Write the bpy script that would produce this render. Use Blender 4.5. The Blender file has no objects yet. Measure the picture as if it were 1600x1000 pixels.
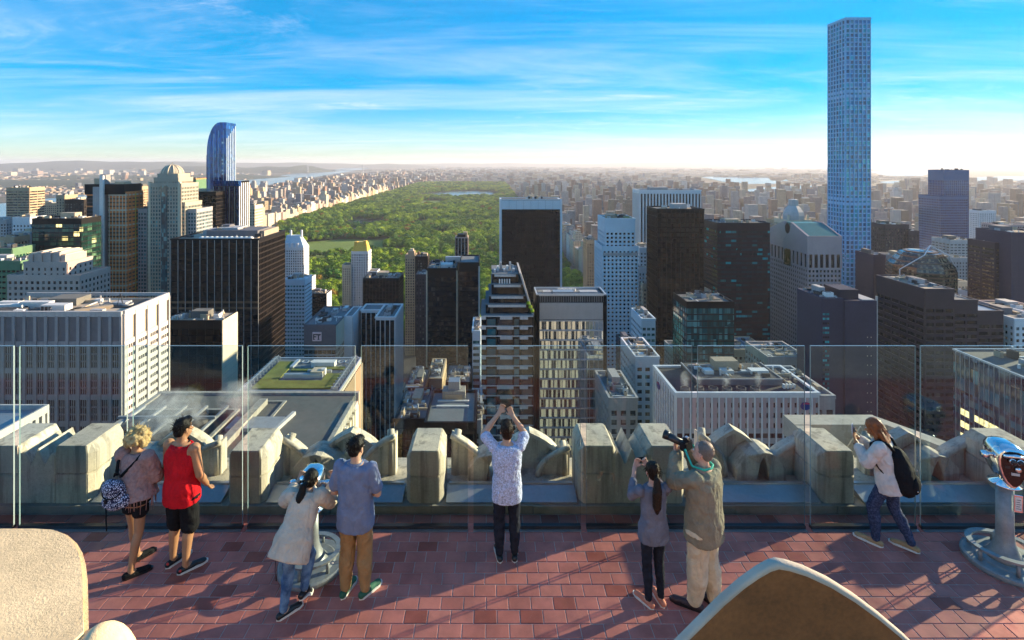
import bpy, bmesh, math, random
import numpy as np
from mathutils import Vector, Matrix

# ------------------------------------------------------------------ camera, sky, sun, exposure
F, VX, HY, CZ = 820.0, 765.0, 254.0, 4.85      # focal length (px of a 1600 px frame), vanishing point, eye height over the deck
GROUND = -250.0
sc = bpy.context.scene
cam_d = bpy.data.cameras.new('camera'); cam = bpy.data.objects.new('camera', cam_d)
sc.collection.objects.link(cam); sc.camera = cam
cam.location = (0, 0, CZ); cam.rotation_euler = (math.radians(90), 0, 0)
cam_d.sensor_width = 36; cam_d.lens = F / 1600 * 36
cam_d.shift_x = (800 - VX) / 1600; cam_d.shift_y = -(500 - HY) / 1600
cam_d.clip_start = 0.05; cam_d.clip_end = 200000
SUN_AZ, SUN_EL = math.radians(66.5), math.radians(14)
SUN = Vector((math.cos(SUN_EL) * math.sin(SUN_AZ), math.cos(SUN_EL) * math.cos(SUN_AZ), math.sin(SUN_EL)))
w = bpy.data.worlds.new('World'); sc.world = w; w.use_nodes = True
nt = w.node_tree; nt.nodes.clear()
def wn(t, **k):
    n = nt.nodes.new(t)
    for a, b in k.items(): setattr(n, a, b)
    return n
sky = wn('ShaderNodeTexSky', sky_type='NISHITA', sun_disc=False, sun_elevation=SUN_EL, sun_rotation=SUN_AZ)
sky.altitude = 250; sky.air_density = 1.0; sky.dust_density = 0.0; sky.ozone_density = 5.0
hs = wn('ShaderNodeHueSaturation'); hs.inputs['Saturation'].default_value = 2.15
hs.inputs['Hue'].default_value = 0.500
gm = wn('ShaderNodeGamma'); gm.inputs[1].default_value = 0.55; nt.links.new(sky.outputs[0], gm.inputs[0]); nt.links.new(gm.outputs[0], hs.inputs['Color'])
# cirrus: streaky noise on a cloud layer (direction divided by its height)
tc = wn('ShaderNodeTexCoord'); sx = wn('ShaderNodeSeparateXYZ'); nt.links.new(tc.outputs['Generated'], sx.inputs[0])
def wm(op, a, b=None, c=None):
    n = wn('ShaderNodeMath', operation=op)
    for i, v in enumerate((a, b, c)):
        if v is None: continue
        if isinstance(v, (int, float)): n.inputs[i].default_value = v
        else: nt.links.new(v, n.inputs[i])
    return n.outputs[0]
zz = wm('MAXIMUM', sx.outputs[2], 0.0)
zc = wm('ADD', zz, 0.07)
cu, cv = wm('DIVIDE', sx.outputs[0], zc), wm('DIVIDE', sx.outputs[1], zc)
cx = wn('ShaderNodeCombineXYZ'); nt.links.new(cu, cx.inputs[0]); nt.links.new(cv, cx.inputs[1])
def cnoise(rot, scl, scale, detail, dist, rough=0.6):
    m = wn('ShaderNodeMapping'); nt.links.new(cx.outputs[0], m.inputs[0])
    m.inputs['Rotation'].default_value = (0, 0, math.radians(rot)); m.inputs['Scale'].default_value = scl
    n = wn('ShaderNodeTexNoise'); nt.links.new(m.outputs[0], n.inputs['Vector'])
    n.inputs['Scale'].default_value = scale; n.inputs['Detail'].default_value = detail
    n.inputs['Distortion'].default_value = dist; n.inputs['Roughness'].default_value = rough
    return n.outputs['Fac']
def ramp(v, a, b, lo=0.0, hi=1.0):
    m = wn('ShaderNodeMapRange'); m.interpolation_type = 'SMOOTHSTEP'
    nt.links.new(v, m.inputs[0])
    for i, q in enumerate((a, b, lo, hi)): m.inputs[i + 1].default_value = q
    return m.outputs[0]
fib = ramp(cnoise(-34, (0.7, 1.5, 1), 1.0, 11, 2.2, 0.70), 0.44, 0.80)
mass_ = ramp(cnoise(-20, (0.7, 1.0, 1), 0.5, 3, 0.5), 0.40, 0.66)
veil = ramp(cnoise(-30, (0.4, 1.1, 1), 0.6, 7, 1.0), 0.38, 0.80)
cl = wm('ADD', wm('MULTIPLY', wm('MULTIPLY', fib, mass_), 0.42), wm('MULTIPLY', veil, 0.42))
cl = wm('MINIMUM', cl, 0.85)
mixc = wn('ShaderNodeMix', data_type='RGBA'); nt.links.new(cl, mixc.inputs[0])
tn = wn('ShaderNodeMix', data_type='RGBA', blend_type='MULTIPLY'); tn.inputs[0].default_value = 1; nt.links.new(hs.outputs[0], tn.inputs[6]); tn.inputs[7].default_value = (0.94, 0.985, 1.04, 1)
nt.links.new(tn.outputs[2], mixc.inputs[6]); mixc.inputs[7].default_value = (2.9, 2.95, 3.1, 1)
bg = wn('ShaderNodeBackground'); bg.inputs[1].default_value = 0.145
wo = wn('ShaderNodeOutputWorld'); nt.links.new(mixc.outputs[2], bg.inputs[0]); nt.links.new(bg.outputs[0], wo.inputs[0])
sl = bpy.data.lights.new('sun', 'SUN'); sl.energy = 5.0; sl.angle = math.radians(0.53); sl.color = (1.0, 0.76, 0.48)
so = bpy.data.objects.new('sun', sl); sc.collection.objects.link(so)
so.rotation_euler = SUN.to_track_quat('Z', 'Y').to_euler()
sc.view_settings.view_transform = 'Standard'; sc.view_settings.look = 'None'
sc.view_settings.exposure = 1.6; sc.view_settings.gamma = 1.0; sc.view_settings.use_curve_mapping = False
sc.render.engine = 'CYCLES'
sc.cycles.use_denoising = True
sc.cycles.use_adaptive_sampling = True; sc.cycles.adaptive_threshold = 0.02
sc.cycles.max_bounces = 6; sc.cycles.diffuse_bounces = 3; sc.cycles.glossy_bounces = 3
sc.cycles.transmission_bounces = 4; sc.cycles.transparent_max_bounces = 12; sc.cycles.volume_bounces = 0
sc.cycles.caustics_reflective = False; sc.cycles.caustics_refractive = False

# ------------------------------------------------------------------ helpers
COL = sc.collection
rnd = random.Random(7)
def wx(px, Y): return (px - VX) / F * Y
def wz(py, Y): return CZ - (py - HY) / F * Y
def P(px, py, Y): return (wx(px, Y), Y, wz(py, Y))

def tag(o, label=None, cat=None, group=None, kind=None):
    if label: o['label'] = label
    if cat: o['category'] = cat
    if group: o['group'] = group
    if kind: o['kind'] = kind
    return o
def thing(name, label, cat, loc=(0, 0, 0), rotz=0.0, group=None):
    o = bpy.data.objects.new(name, None); o.empty_display_size = 0.2
    COL.objects.link(o); o.location = loc; o.rotation_euler = (0, 0, rotz)
    return tag(o, label, cat, group)
def wparent(o, parent):
    """child given in world coordinates under an unrotated root"""
    o.parent = parent
    r = parent
    while r is not None:
        o.location = Vector(o.location) - Vector(r.location); r = r.parent
def mesh_obj(name, verts, faces, mat=None, parent=None, smooth=False, world=False):
    me = bpy.data.meshes.new(name); me.from_pydata(verts, [], faces); me.update()
    o = bpy.data.objects.new(name, me); COL.objects.link(o)
    if mat is not None: me.materials.append(M[mat] if isinstance(mat, str) else mat)
    if smooth: me.polygons.foreach_set('use_smooth', [True] * len(me.polygons))
    if parent is not None:
        o.parent = parent
        if world: wparent(o, parent)
    return o
CUBE_V = [(-.5, -.5, -.5), (.5, -.5, -.5), (.5, .5, -.5), (-.5, .5, -.5), (-.5, -.5, .5), (.5, -.5, .5), (.5, .5, .5), (-.5, .5, .5)]
CUBE_F = [(0, 3, 2, 1), (4, 5, 6, 7), (0, 1, 5, 4), (1, 2, 6, 5), (2, 3, 7, 6), (3, 0, 4, 7)]
_cubes = {}
def cube_mesh(mat):
    if mat not in _cubes:
        me = bpy.data.meshes.new('block_' + mat); me.from_pydata(CUBE_V, [], CUBE_F); me.materials.append(M[mat]); _cubes[mat] = me
    return _cubes[mat]
def box(name, parent, mat, x0, x1, y0, y1, z0, z1, rot=None):
    """box in world coordinates; shares one cube mesh per material"""
    o = bpy.data.objects.new(name, cube_mesh(mat)); COL.objects.link(o)
    o.location = ((x0 + x1) / 2, (y0 + y1) / 2, (z0 + z1) / 2); o.scale = (abs(x1 - x0), abs(y1 - y0), abs(z1 - z0))
    if rot: o.rotation_euler = rot
    if parent is not None: wparent_s(o, parent)
    return o
def wparent_s(o, parent):
    # parents of parts are unscaled empties or cube-mesh parts (scaled): undo the parent's own transform
    o.parent = parent
    m = Matrix.Identity(4); r = parent; chain = []
    while r is not None: chain.append(r); r = r.parent
    W = Matrix.Identity(4)
    for r in reversed(chain):
        W = W @ r.matrix_parent_inverse @ r.matrix_basis if r.parent else r.matrix_basis.copy()
    o.matrix_parent_inverse = W.inverted()
class MB:
    def __init__(s): s.v = []; s.f = []; s.m = []
    def add(s, verts, faces, mi=0):
        n = len(s.v); s.v += [tuple(v) for v in verts]; s.f += [tuple(i + n for i in f) for f in faces]; s.m += [mi] * len(faces)
    def box(s, x0, x1, y0, y1, z0, z1, mi=0):
        s.add([(x0, y0, z0), (x1, y0, z0), (x1, y1, z0), (x0, y1, z0), (x0, y0, z1), (x1, y0, z1), (x1, y1, z1), (x0, y1, z1)], CUBE_F, mi)
    def lathe(s, prof, c=(0, 0, 0), n=24, mi=0, cap=True):
        """prof: [(r, z)] bottom to top"""
        vs = []; fs = []
        for r, z in prof:
            for k in range(n):
                a = 2 * math.pi * k / n; vs.append((c[0] + r * math.cos(a), c[1] + r * math.sin(a), c[2] + z))
        for i in range(len(prof) - 1):
            for k in range(n):
                fs.append((i * n + k, i * n + (k + 1) % n, (i + 1) * n + (k + 1) % n, (i + 1) * n + k))
        if cap: fs.append(tuple(range(n))[::-1]); fs.append(tuple((len(prof) - 1) * n + k for k in range(n)))
        s.add(vs, fs, mi)
    def tube(s, pts, rad, n=10, mi=0):
        pts = [Vector(p) for p in pts]; rs = rad if isinstance(rad, (list, tuple)) else [rad] * len(pts)
        vs = []; fs = []; up = None
        for i, p in enumerate(pts):
            d = (pts[min(i + 1, len(pts) - 1)] - pts[max(i - 1, 0)]).normalized()
            a = Vector((0, 0, 1)) if abs(d.z) < 0.9 else Vector((1, 0, 0))
            if up is not None: a = up
            u = d.cross(a).normalized(); v = u.cross(d).normalized(); up = v
            for k in range(n):
                t = 2 * math.pi * k / n; vs.append(p + (u * math.cos(t) + v * math.sin(t)) * rs[i])
        for i in range(len(pts) - 1):
            for k in range(n): fs.append((i * n + k, i * n + (k + 1) % n, (i + 1) * n + (k + 1) % n, (i + 1) * n + k))
        fs.append(tuple(range(n))[::-1]); fs.append(tuple((len(pts) - 1) * n + k for k in range(n)))
        s.add(vs, fs, mi)
    def prism(s, poly, axis, a, b, mi=0):
        """poly: 2-D points; axis 'x','y','z' = extrusion axis from a to b"""
        def mk(p, t): return {'x': (t, p[0], p[1]), 'y': (p[0], t, p[1]), 'z': (p[0], p[1], t)}[axis]
        n = len(poly); vs = [mk(p, a) for p in poly] + [mk(p, b) for p in poly]
        fs = [tuple(range(n)), tuple(range(2 * n - 1, n - 1, -1))] + [(k, k + n, (k + 1) % n + n, (k + 1) % n) for k in range(n)]
        s.add(vs, fs, mi)
    def build(s, name, mats, parent=None, smooth=False, world=True, fix=True, bevel=0):
        me = bpy.data.meshes.new(name); me.from_pydata(s.v, [], s.f)
        for m in (mats if isinstance(mats, (list, tuple)) else [mats]): me.materials.append(M[m])
        me.polygons.foreach_set('material_index', s.m)
        if smooth: me.polygons.foreach_set('use_smooth', [True] * len(me.polygons))
        if fix or bevel:
            bm = bmesh.new(); bm.from_mesh(me); bmesh.ops.recalc_face_normals(bm, faces=bm.faces)
            if bevel: bmesh.ops.bevel(bm, geom=[e for e in bm.edges if e.calc_face_angle(0) > 0.5], offset=bevel, segments=2, affect='EDGES', clamp_overlap=True)
            bm.to_mesh(me); bm.free()
        me.update()
        o = bpy.data.objects.new(name, me); COL.objects.link(o)
        if parent is not None:
            if world: wparent_s(o, parent)
            else: o.parent = parent
        return o

# ------------------------------------------------------------------ materials
M = {}
class NB:
    def __init__(s, name):
        m = bpy.data.materials.new(name); m.use_nodes = True; s.m = m; s.t = m.node_tree; s.t.nodes.clear(); M[name] = m
        s.out = s.n('ShaderNodeOutputMaterial')
    def n(s, t, **k):
        n = s.t.nodes.new(t)
        for a, b in k.items(): setattr(n, a, b)
        return n
    def l(s, a, b): s.t.links.new(a, b)
    def math(s, op, a, b=None, c=None):
        n = s.n('ShaderNodeMath', operation=op)
        for i, v in enumerate((a, b, c)):
            if v is None: continue
            if isinstance(v, (int, float)): n.inputs[i].default_value = v
            else: s.l(v, n.inputs[i])
        return n.outputs[0]
    def noise(s, vec, scale, detail=4, rough=0.55, dist=0.0):
        n = s.n('ShaderNodeTexNoise'); s.l(vec, n.inputs['Vector']); n.inputs['Scale'].default_value = scale
        n.inputs['Detail'].default_value = detail; n.inputs['Roughness'].default_value = rough; n.inputs['Distortion'].default_value = dist
        return n.outputs['Fac']
    def mix(s, f, a, b):
        n = s.n('ShaderNodeMix', data_type='RGBA')
        for i, v in ((0, f), (6, a), (7, b)):
            if isinstance(v, (int, float)): n.inputs[i].default_value = v
            elif isinstance(v, (tuple, list)): n.inputs[i].default_value = (*v[:3], 1)
            else: s.l(v, n.inputs[i])
        return n.outputs[2]
    def mul(s, col, v):
        n = s.n('ShaderNodeVectorMath', operation='SCALE')
        if isinstance(col, (tuple, list)): n.inputs[0].default_value = col[:3]
        else: s.l(col, n.inputs[0])
        if isinstance(v, (int, float)): n.inputs['Scale'].default_value = v
        else: s.l(v, n.inputs['Scale'])
        return n.outputs[0]
    def rng(s, v, a, b, lo, hi, smooth=False):
        m = s.n('ShaderNodeMapRange')
        if smooth: m.interpolation_type = 'SMOOTHSTEP'
        s.l(v, m.inputs[0])
        for i, q in enumerate((a, b, lo, hi)): m.inputs[i + 1].default_value = q
        return m.outputs[0]
    def pos(s): return s.n('ShaderNodeNewGeometry').outputs['Position']
    def bsdf(s, col, rough=0.6, metal=0.0, spec=0.4, bump=None, bstr=0.3, bdist=0.02, emit=None, estr=0.0):
        p = s.n('ShaderNodeBsdfPrincipled')
        for nm, v in (('Base Color', col), ('Roughness', rough), ('Metallic', metal), ('Specular IOR Level', spec)):
            if isinstance(v, (int, float)): p.inputs[nm].default_value = v
            elif isinstance(v, (tuple, list)): p.inputs[nm].default_value = (*v[:3], 1)
            else: s.l(v, p.inputs[nm])
        if bump is not None:
            b = s.n('ShaderNodeBump'); b.inputs['Strength'].default_value = bstr; b.inputs['Distance'].default_value = bdist
            s.l(bump, b.inputs['Height']); s.l(b.outputs[0], p.inputs['Normal'])
        if emit is not None:
            if isinstance(emit, (tuple, list)): p.inputs['Emission Color'].default_value = (*emit[:3], 1)
            else: s.l(emit, p.inputs['Emission Color'])
            if isinstance(estr, (int, float)): p.inputs['Emission Strength'].default_value = estr
            else: s.l(estr, p.inputs['Emission Strength'])
        s.l(p.outputs[0], s.out.inputs['Surface'])
        return p
def pmat(name, col, rough=0.65, var=0.12, scale=0.3, metal=0.0, spec=0.3, objvar=0.0, bump=0.0, bscale=20.0, bdist=0.01, streak=0.0):
    """plain surface: two noise scales on world position, optional per-object tone, relief and rain streaks"""
    b = NB(name); p = b.pos()
    f = b.math('ADD', b.math('MULTIPLY', b.noise(p, scale, 5), 0.6), b.math('MULTIPLY', b.noise(p, scale * 9, 3), 0.4))
    k = b.rng(f, 0.3, 0.7, 1 - var, 1 + var)
    if streak:
        mp = b.n('ShaderNodeMapping'); b.l(p, mp.inputs[0]); mp.inputs['Scale'].default_value = (1.2, 1.2, 0.05)
        k = b.math('MULTIPLY', k, b.rng(b.noise(mp.outputs[0], 1.0, 4), 0.35, 0.65, 1 - streak, 1 + streak * 0.5))
    if objvar:
        oi = b.n('ShaderNodeObjectInfo'); k = b.math('MULTIPLY', k, b.rng(oi.outputs['Random'], 0, 1, 1 - objvar, 1 + objvar))
    c = b.mul(col, k)
    b.bsdf(c, rough, metal, spec, bump=b.noise(p, bscale, 6, 0.65) if bump else None, bstr=bump, bdist=bdist)
    return name
def gmat(name, dark, light, pitch, fh, share=0.25, rough=0.08, spec=0.8, glowing=None, litshare=0.0, metal=0.0, band=False, off=(0, 0, 0)):
    """curtain-wall glass: each pane (a cell of world space) has its own blind / tint; some panes glow to imitate reflected sun"""
    b = NB(name); g = b.n('ShaderNodeNewGeometry'); sx = b.n('ShaderNodeSeparateXYZ'); b.l(g.outputs['Position'], sx.inputs[0])
    cx = b.n('ShaderNodeCombineXYZ')
    b.l(b.math('FLOOR', b.math('DIVIDE', b.math('ADD', sx.outputs[0], 0.013 - off[0]), pitch * (3 if band else 1))), cx.inputs[0])
    b.l(b.math('FLOOR', b.math('DIVIDE', b.math('ADD', sx.outputs[1], 0.017 - off[1]), pitch * (3 if band else 1))), cx.inputs[1])
    b.l(b.math('FLOOR', b.math('DIVIDE', b.math('ADD', sx.outputs[2], 0.011 - off[2]), fh)), cx.inputs[2])
    wn_ = b.n('ShaderNodeTexWhiteNoise', noise_dimensions='3D'); b.l(cx.outputs[0], wn_.inputs['Vector'])
    r = wn_.outputs['Value']
    big = b.noise(g.outputs['Position'], 0.02, 3)
    thr = b.math('MULTIPLY', b.rng(big, 0.35, 0.65, 0.3, 1.7), share)
    blind = b.math('LESS_THAN', r, thr)
    tone = b.rng(b.n('ShaderNodeTexWhiteNoise').outputs['Value'], 0, 1, 1, 1)
    sep = b.n('ShaderNodeSeparateColor'); b.l(wn_.outputs['Color'], sep.inputs[0])
    c = b.mix(blind, b.mul(dark, b.rng(sep.outputs[1], 0, 1, 0.5, 1.5)), b.mul(light, b.rng(sep.outputs[2], 0, 1, 0.35, 1.1)))
    if glowing:
        on = b.math('MULTIPLY', b.math('GREATER_THAN', r, 1 - litshare), b.rng(sep.outputs[1], 0, 1, 0.2, 1.0))
        b.bsdf(c, rough, metal, spec, emit=glowing, estr=on)
    else: b.bsdf(c, rough, metal, spec)
    return name
# stone, metal, ground
pmat('limestone', (0.47, 0.43, 0.36), 0.85, 0.22, 0.9, spec=0.15, bump=0.5, bscale=55, bdist=0.006, streak=0.12)
pmat('stone_dark', (0.33, 0.31, 0.27), 0.85, 0.25, 1.1, spec=0.15, bump=0.5, bscale=40, bdist=0.006, streak=0.2)
pmat('stone_sunlit', (0.74, 0.58, 0.35), 0.9, 0.26, 5.0, spec=0.1, bump=0.55, bscale=130, bdist=0.006, streak=0.15)  # yellow sunlight on the near stones is put into the colour
pmat('stone_brown', (0.15, 0.062, 0.020), 0.45, 0.45, 6.0, spec=0.25, bump=0.35, bscale=50, bdist=0.004)
pmat('grout', (0.42, 0.36, 0.33), 0.9, 0.2, 3)
pmat('ledge_metal', (0.30, 0.33, 0.36), 0.42, 0.15, 2.0, metal=0.5, spec=0.5)
pmat('steel_dark', (0.06, 0.06, 0.065), 0.4, 0.2, 2, metal=0.7)
pmat('steel', (0.45, 0.45, 0.45), 0.35, 0.12, 4, metal=0.85)
pmat('chrome', (0.82, 0.83, 0.85), 0.10, 0.05, 4, metal=1.0)
pmat('viewer_grey', (0.24, 0.26, 0.27), 0.5, 0.25, 14, metal=0.35, spec=0.5, bump=0.2, bscale=90, bdist=0.003)
pmat('viewer_brown', (0.035, 0.020, 0.018), 0.22, 0.15, 6, metal=0.4, spec=0.6)
pmat('asphalt', (0.05, 0.05, 0.052), 0.85, 0.25, 0.05)
pmat('roof_grey', (0.13, 0.13, 0.12), 0.9, 0.22, 0.12, objvar=0.15)
pmat('roof_dark', (0.055, 0.055, 0.055), 0.85, 0.35, 0.2, objvar=0.2)
pmat('roof_tan', (0.36, 0.30, 0.23), 0.9, 0.25, 0.15, objvar=0.15)
pmat('roof_slate', (0.15, 0.17, 0.18), 0.85, 0.2, 0.15)
pmat('roof_green', (0.16, 0.17, 0.035), 0.95, 0.4, 0.35)
pmat('unit_white', (0.62, 0.62, 0.60), 0.6, 0.15, 0.8, objvar=0.2)
pmat('unit_grey', (0.30, 0.31, 0.32), 0.6, 0.2, 0.8, objvar=0.3)
pmat('unit_tan', (0.45, 0.36, 0.25), 0.7, 0.2, 0.8, objvar=0.25)
pmat('tank_wood', (0.20, 0.13, 0.08), 0.85, 0.25, 1.5)
pmat('copper', (0.22, 0.42, 0.36), 0.6, 0.2, 0.3)
pmat('teal_roof', (0.025, 0.16, 0.16), 0.45, 0.12, 0.2, spec=0.5)
pmat('gold_roof', (0.72, 0.47, 0.08), 0.45, 0.12, 0.5, metal=0.25)
# facades
pmat('conc_white', (0.50, 0.48, 0.46), 0.8, 0.10, 0.10, streak=0.10)
pmat('conc_shaded', (0.24, 0.245, 0.26), 0.8, 0.10, 0.10, streak=0.12)  # darker copy of conc_white: shade on the ribbed front painted in
pmat('conc_grey', (0.36, 0.36, 0.36), 0.8, 0.12, 0.10, streak=0.1)
pmat('white_clad', (0.68, 0.69, 0.70), 0.55, 0.07, 0.08)
pmat('grid_blue', (0.22, 0.52, 0.76), 0.5, 0.08, 0.08)  # white concrete grid, with the blue of its shade put into the colour
pmat('blue_white', (0.48, 0.60, 0.68), 0.6, 0.08, 0.08)
pmat('cream', (0.62, 0.54, 0.40), 0.8, 0.10, 0.10, streak=0.08)
pmat('tan_brick', (0.42, 0.32, 0.21), 0.85, 0.15, 0.12)
pmat('stone_tan', (0.38, 0.34, 0.27), 0.8, 0.12, 0.12)
pmat('pink_stone', (0.46, 0.36, 0.31), 0.8, 0.12, 0.12)
pmat('mauve_granite', (0.45, 0.33, 0.32), 0.7, 0.10, 0.10)
pmat('brown_granite', (0.045, 0.032, 0.042), 0.5, 0.15, 0.10)
pmat('plum_wall', (0.036, 0.036, 0.068), 0.6, 0.15, 0.08)
pmat('black_metal', (0.004, 0.005, 0.007), 0.5, 0.15, 0.3, spec=0.15)
pmat('navy_metal', (0.004, 0.008, 0.018), 0.5, 0.15, 0.3, spec=0.15)
pmat('bronze_metal', (0.018, 0.012, 0.010), 0.5, 0.2, 0.3, spec=0.2)
pmat('alu', (0.50, 0.52, 0.54), 0.4, 0.1, 0.3, metal=0.5)
pmat('louvre_grey', (0.13, 0.13, 0.145), 0.7, 0.15, 0.5)
pmat('orange_net', (0.80, 0.26, 0.08), 0.8, 0.3, 0.3)
pmat('green_clad', (0.10, 0.20, 0.11), 0.5, 0.2, 0.2)
pmat('copper_band', (0.17, 0.10, 0.06), 0.4, 0.2, 0.2, metal=0.4)
gmat('gl_dark', (0.006, 0.008, 0.012), (0.10, 0.085, 0.07), 1.6, 3.6, 0.10, 0.07, 0.45)
gmat('gl_black', (0.003, 0.004, 0.006), (0.035, 0.028, 0.026), 1.6, 3.8, 0.12, 0.09, 0.3)
gmat('gl_brown', (0.008, 0.005, 0.005), (0.05, 0.028, 0.018), 2.0, 3.8, 0.15, 0.10, 0.3)
gmat('gl_navy', (0.012, 0.03, 0.06), (0.10, 0.16, 0.22), 1.6, 3.8, 0.15, 0.06)
gmat('gl_blue', (0.008, 0.07, 0.30), (0.04, 0.20, 0.50), 1.5, 3.6, 0.18, 0.05, 0.9, metal=0.55)  # blue sky reflection put into the base colour of the glass
gmat('gl_royal', (0.004, 0.05, 0.20), (0.012, 0.10, 0.30), 1.5, 3.9, 0.15, 0.06, 0.8, metal=0.4)
gmat('gl_teal', (0.012, 0.07, 0.085), (0.10, 0.32, 0.33), 1.6, 3.7, 0.22, 0.06, 0.8)
gmat('gl_tealdash', (0.006, 0.030, 0.042), (0.02, 0.36, 0.40), 1.5, 3.8, 0.18, 0.08, 0.3, band=True)  # teal cells paint reflections onto the dark glass
gmat('gl_green', (0.010, 0.040, 0.032), (0.10, 0.20, 0.12), 1.6, 3.7, 0.14, 0.06, 0.7, glowing=(1.0, 0.80, 0.30), litshare=0.03, band=True)  # yellow emission stands for sun reflections in the glass, no lamps behind
gmat('gl_pale', (0.10, 0.14, 0.17), (0.48, 0.50, 0.50), 1.6, 3.9, 0.35, 0.08, 0.7)
gmat('gl_432', (0.006, 0.17, 0.36), (0.012, 0.46, 0.62), (wx(1360, 550) - wx(1321, 550)) / 6, 4.72, 0.42, 0.06, 0.8, metal=0.3, off=(wx(1321, 550), 550, wz(28, 550) - 1.3))
gmat('gl_warm', (0.05, 0.04, 0.03), (0.32, 0.24, 0.14), 1.6, 3.6, 0.25, 0.10)
gmat('gl_win', (0.025, 0.027, 0.032), (0.22, 0.21, 0.19), 2.4, 3.5, 0.22, 0.10)
# single pane used by the near facades: tone by object
def pane_mat(name, dark, light, share, spec=0.8):
    b = NB(name); oi = b.n('ShaderNodeObjectInfo'); r = oi.outputs['Random']
    wn_ = b.n('ShaderNodeTexWhiteNoise', noise_dimensions='1D'); b.l(b.math('MULTIPLY', r, 917.3), wn_.inputs['W'])
    c = b.mix(b.math('LESS_THAN', r, share), b.mul(dark, b.rng(wn_.outputs['Value'], 0, 1, 0.5, 1.6)), b.mul(light, b.rng(wn_.outputs['Value'], 0, 1, 0.4, 1.1)))
    b.bsdf(c, 0.07, 0.0, spec)
pane_mat('pane_navy', (0.014, 0.018, 0.03), (0.12, 0.13, 0.15), 0.15)
pane_mat('pane_dark', (0.012, 0.013, 0.015), (0.16, 0.14, 0.10), 0.18)
pane_mat('pane_blue', (0.05, 0.10, 0.14), (0.38, 0.40, 0.40), 0.35)
pane_mat('pane_teal', (0.02, 0.10, 0.13), (0.10, 0.22, 0.25), 0.2)
b = NB('pane_mirror'); oi = b.n('ShaderNodeObjectInfo'); b.bsdf(b.mul((0.62, 0.72, 0.78), b.rng(oi.outputs['Random'], 0, 1, 0.75, 1.05)), 0.02, 0.92, 0.8)
pane_mat('pane_plum', (0.02, 0.018, 0.026), (0.09, 0.075, 0.06), 0.25, 0.5)
pane_mat('pane_cyan', (0.02, 0.30, 0.34), (0.06, 0.42, 0.46), 0.4)
def emat(name, col, st):
    b = NB(name); p = b.pos(); b.bsdf(b.mul(col, 0.5), 0.5, emit=b.mul(col, b.rng(b.noise(p, 0.9, 3), 0.35, 0.65, 0.5, 1.2)), estr=st)
emat('bright_pane', (1.0, 0.72, 0.30), 0.9)  # glow that stands for sunlight reflected in golden panes
# generic masonry block with punched windows, tone by object (named buildings) or by colour attribute (the far mass)
def city_mat(name, attr):
    b = NB(name); g = b.n('ShaderNodeNewGeometry'); sx = b.n('ShaderNodeSeparateXYZ'); b.l(g.outputs['Position'], sx.inputs[0])
    ns = b.n('ShaderNodeSeparateXYZ'); b.l(g.outputs['True Normal'], ns.inputs[0])
    u = b.math('ADD', b.math('MULTIPLY', sx.outputs[0], b.math('ABSOLUTE', ns.outputs[1])), b.math('MULTIPLY', sx.outputs[1], b.math('ABSOLUTE', ns.outputs[0])))
    if attr:
        at = b.n('ShaderNodeAttribute', attribute_name='tint'); base = at.outputs['Color']; r = b.math('FRACT', b.math('MULTIPLY', at.outputs['Fac'], 37.7))
    else:
        oi = b.n('ShaderNodeObjectInfo'); r = oi.outputs['Random']; base = oi.outputs['Color']
    fu = b.math('FRACT', b.math('DIVIDE', u, b.rng(r, 0, 1, 2.6, 4.2)))
    fv = b.math('FRACT', b.math('DIVIDE', sx.outputs[2], b.rng(r, 0, 1, 3.3, 3.9)))
    win = b.math('MULTIPLY', b.math('MULTIPLY', b.math('GREATER_THAN', fu, 0.32), b.math('LESS_THAN', fu, 0.74)), b.math('MULTIPLY', b.math('GREATER_THAN', fv, 0.30), b.math('LESS_THAN', fv, 0.80)))
    win = b.math('MULTIPLY', win, b.math('LESS_THAN', ns.outputs[2], 0.3))
    k = b.rng(b.noise(g.outputs['Position'], 0.08, 3), 0.3, 0.7, 0.85, 1.15)
    wallc = b.mul(base, k)
    roofc = b.mix(b.math('FRACT', b.math('MULTIPLY', r, 13.1)), (0.10, 0.10, 0.10), (0.34, 0.31, 0.28))
    c = b.mix(b.math('GREATER_THAN', ns.outputs[2], 0.5), wallc, b.mul(roofc, b.rng(b.noise(g.outputs['Position'], 0.35, 3), 0.3, 0.7, 0.6, 1.4)))
    c = b.mix(win, c, (0.03, 0.032, 0.04))
    b.bsdf(c, b.rng(win, 0, 1, 0.85, 0.15), 0, 0.4)
city_mat('city_block', False); city_mat('city_far', True)
# foliage, lawn, water, land
b = NB('foliage'); oi = b.n('ShaderNodeObjectInfo'); p = b.pos()
rr = b.n('ShaderNodeTexWhiteNoise', noise_dimensions='1D'); b.l(b.math('MULTIPLY', oi.outputs['Random'], 531.7), rr.inputs['W'])
zone = b.rng(b.noise(p, 0.008, 4), 0.40, 0.60, 0.0, 1.0)
f = b.math('ADD', b.math('MULTIPLY', rr.outputs['Value'], 0.5), b.math('MULTIPLY', zone, 0.5))
c = b.mix(b.rng(f, 0.2, 0.9, 0, 1), (0.036, 0.130, 0.012), (0.30, 0.40, 0.02))
c = b.mix(b.math('GREATER_THAN', rr.outputs['Value'], 0.975), c, (0.24, 0.15, 0.02))
c = b.mul(c, b.rng(b.noise(p, 0.55, 3), 0.3, 0.7, 0.65, 1.35))
b.bsdf(c, 0.75, 0, 0.15)
pmat('bark', (0.07, 0.05, 0.035), 0.9, 0.2, 1.0)
pmat('lawn', (0.12, 0.19, 0.03), 0.95, 0.25, 0.01)
pmat('park_floor', (0.075, 0.12, 0.02), 0.95, 0.4, 0.02)
b = NB('water'); p = b.pos()
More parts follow.
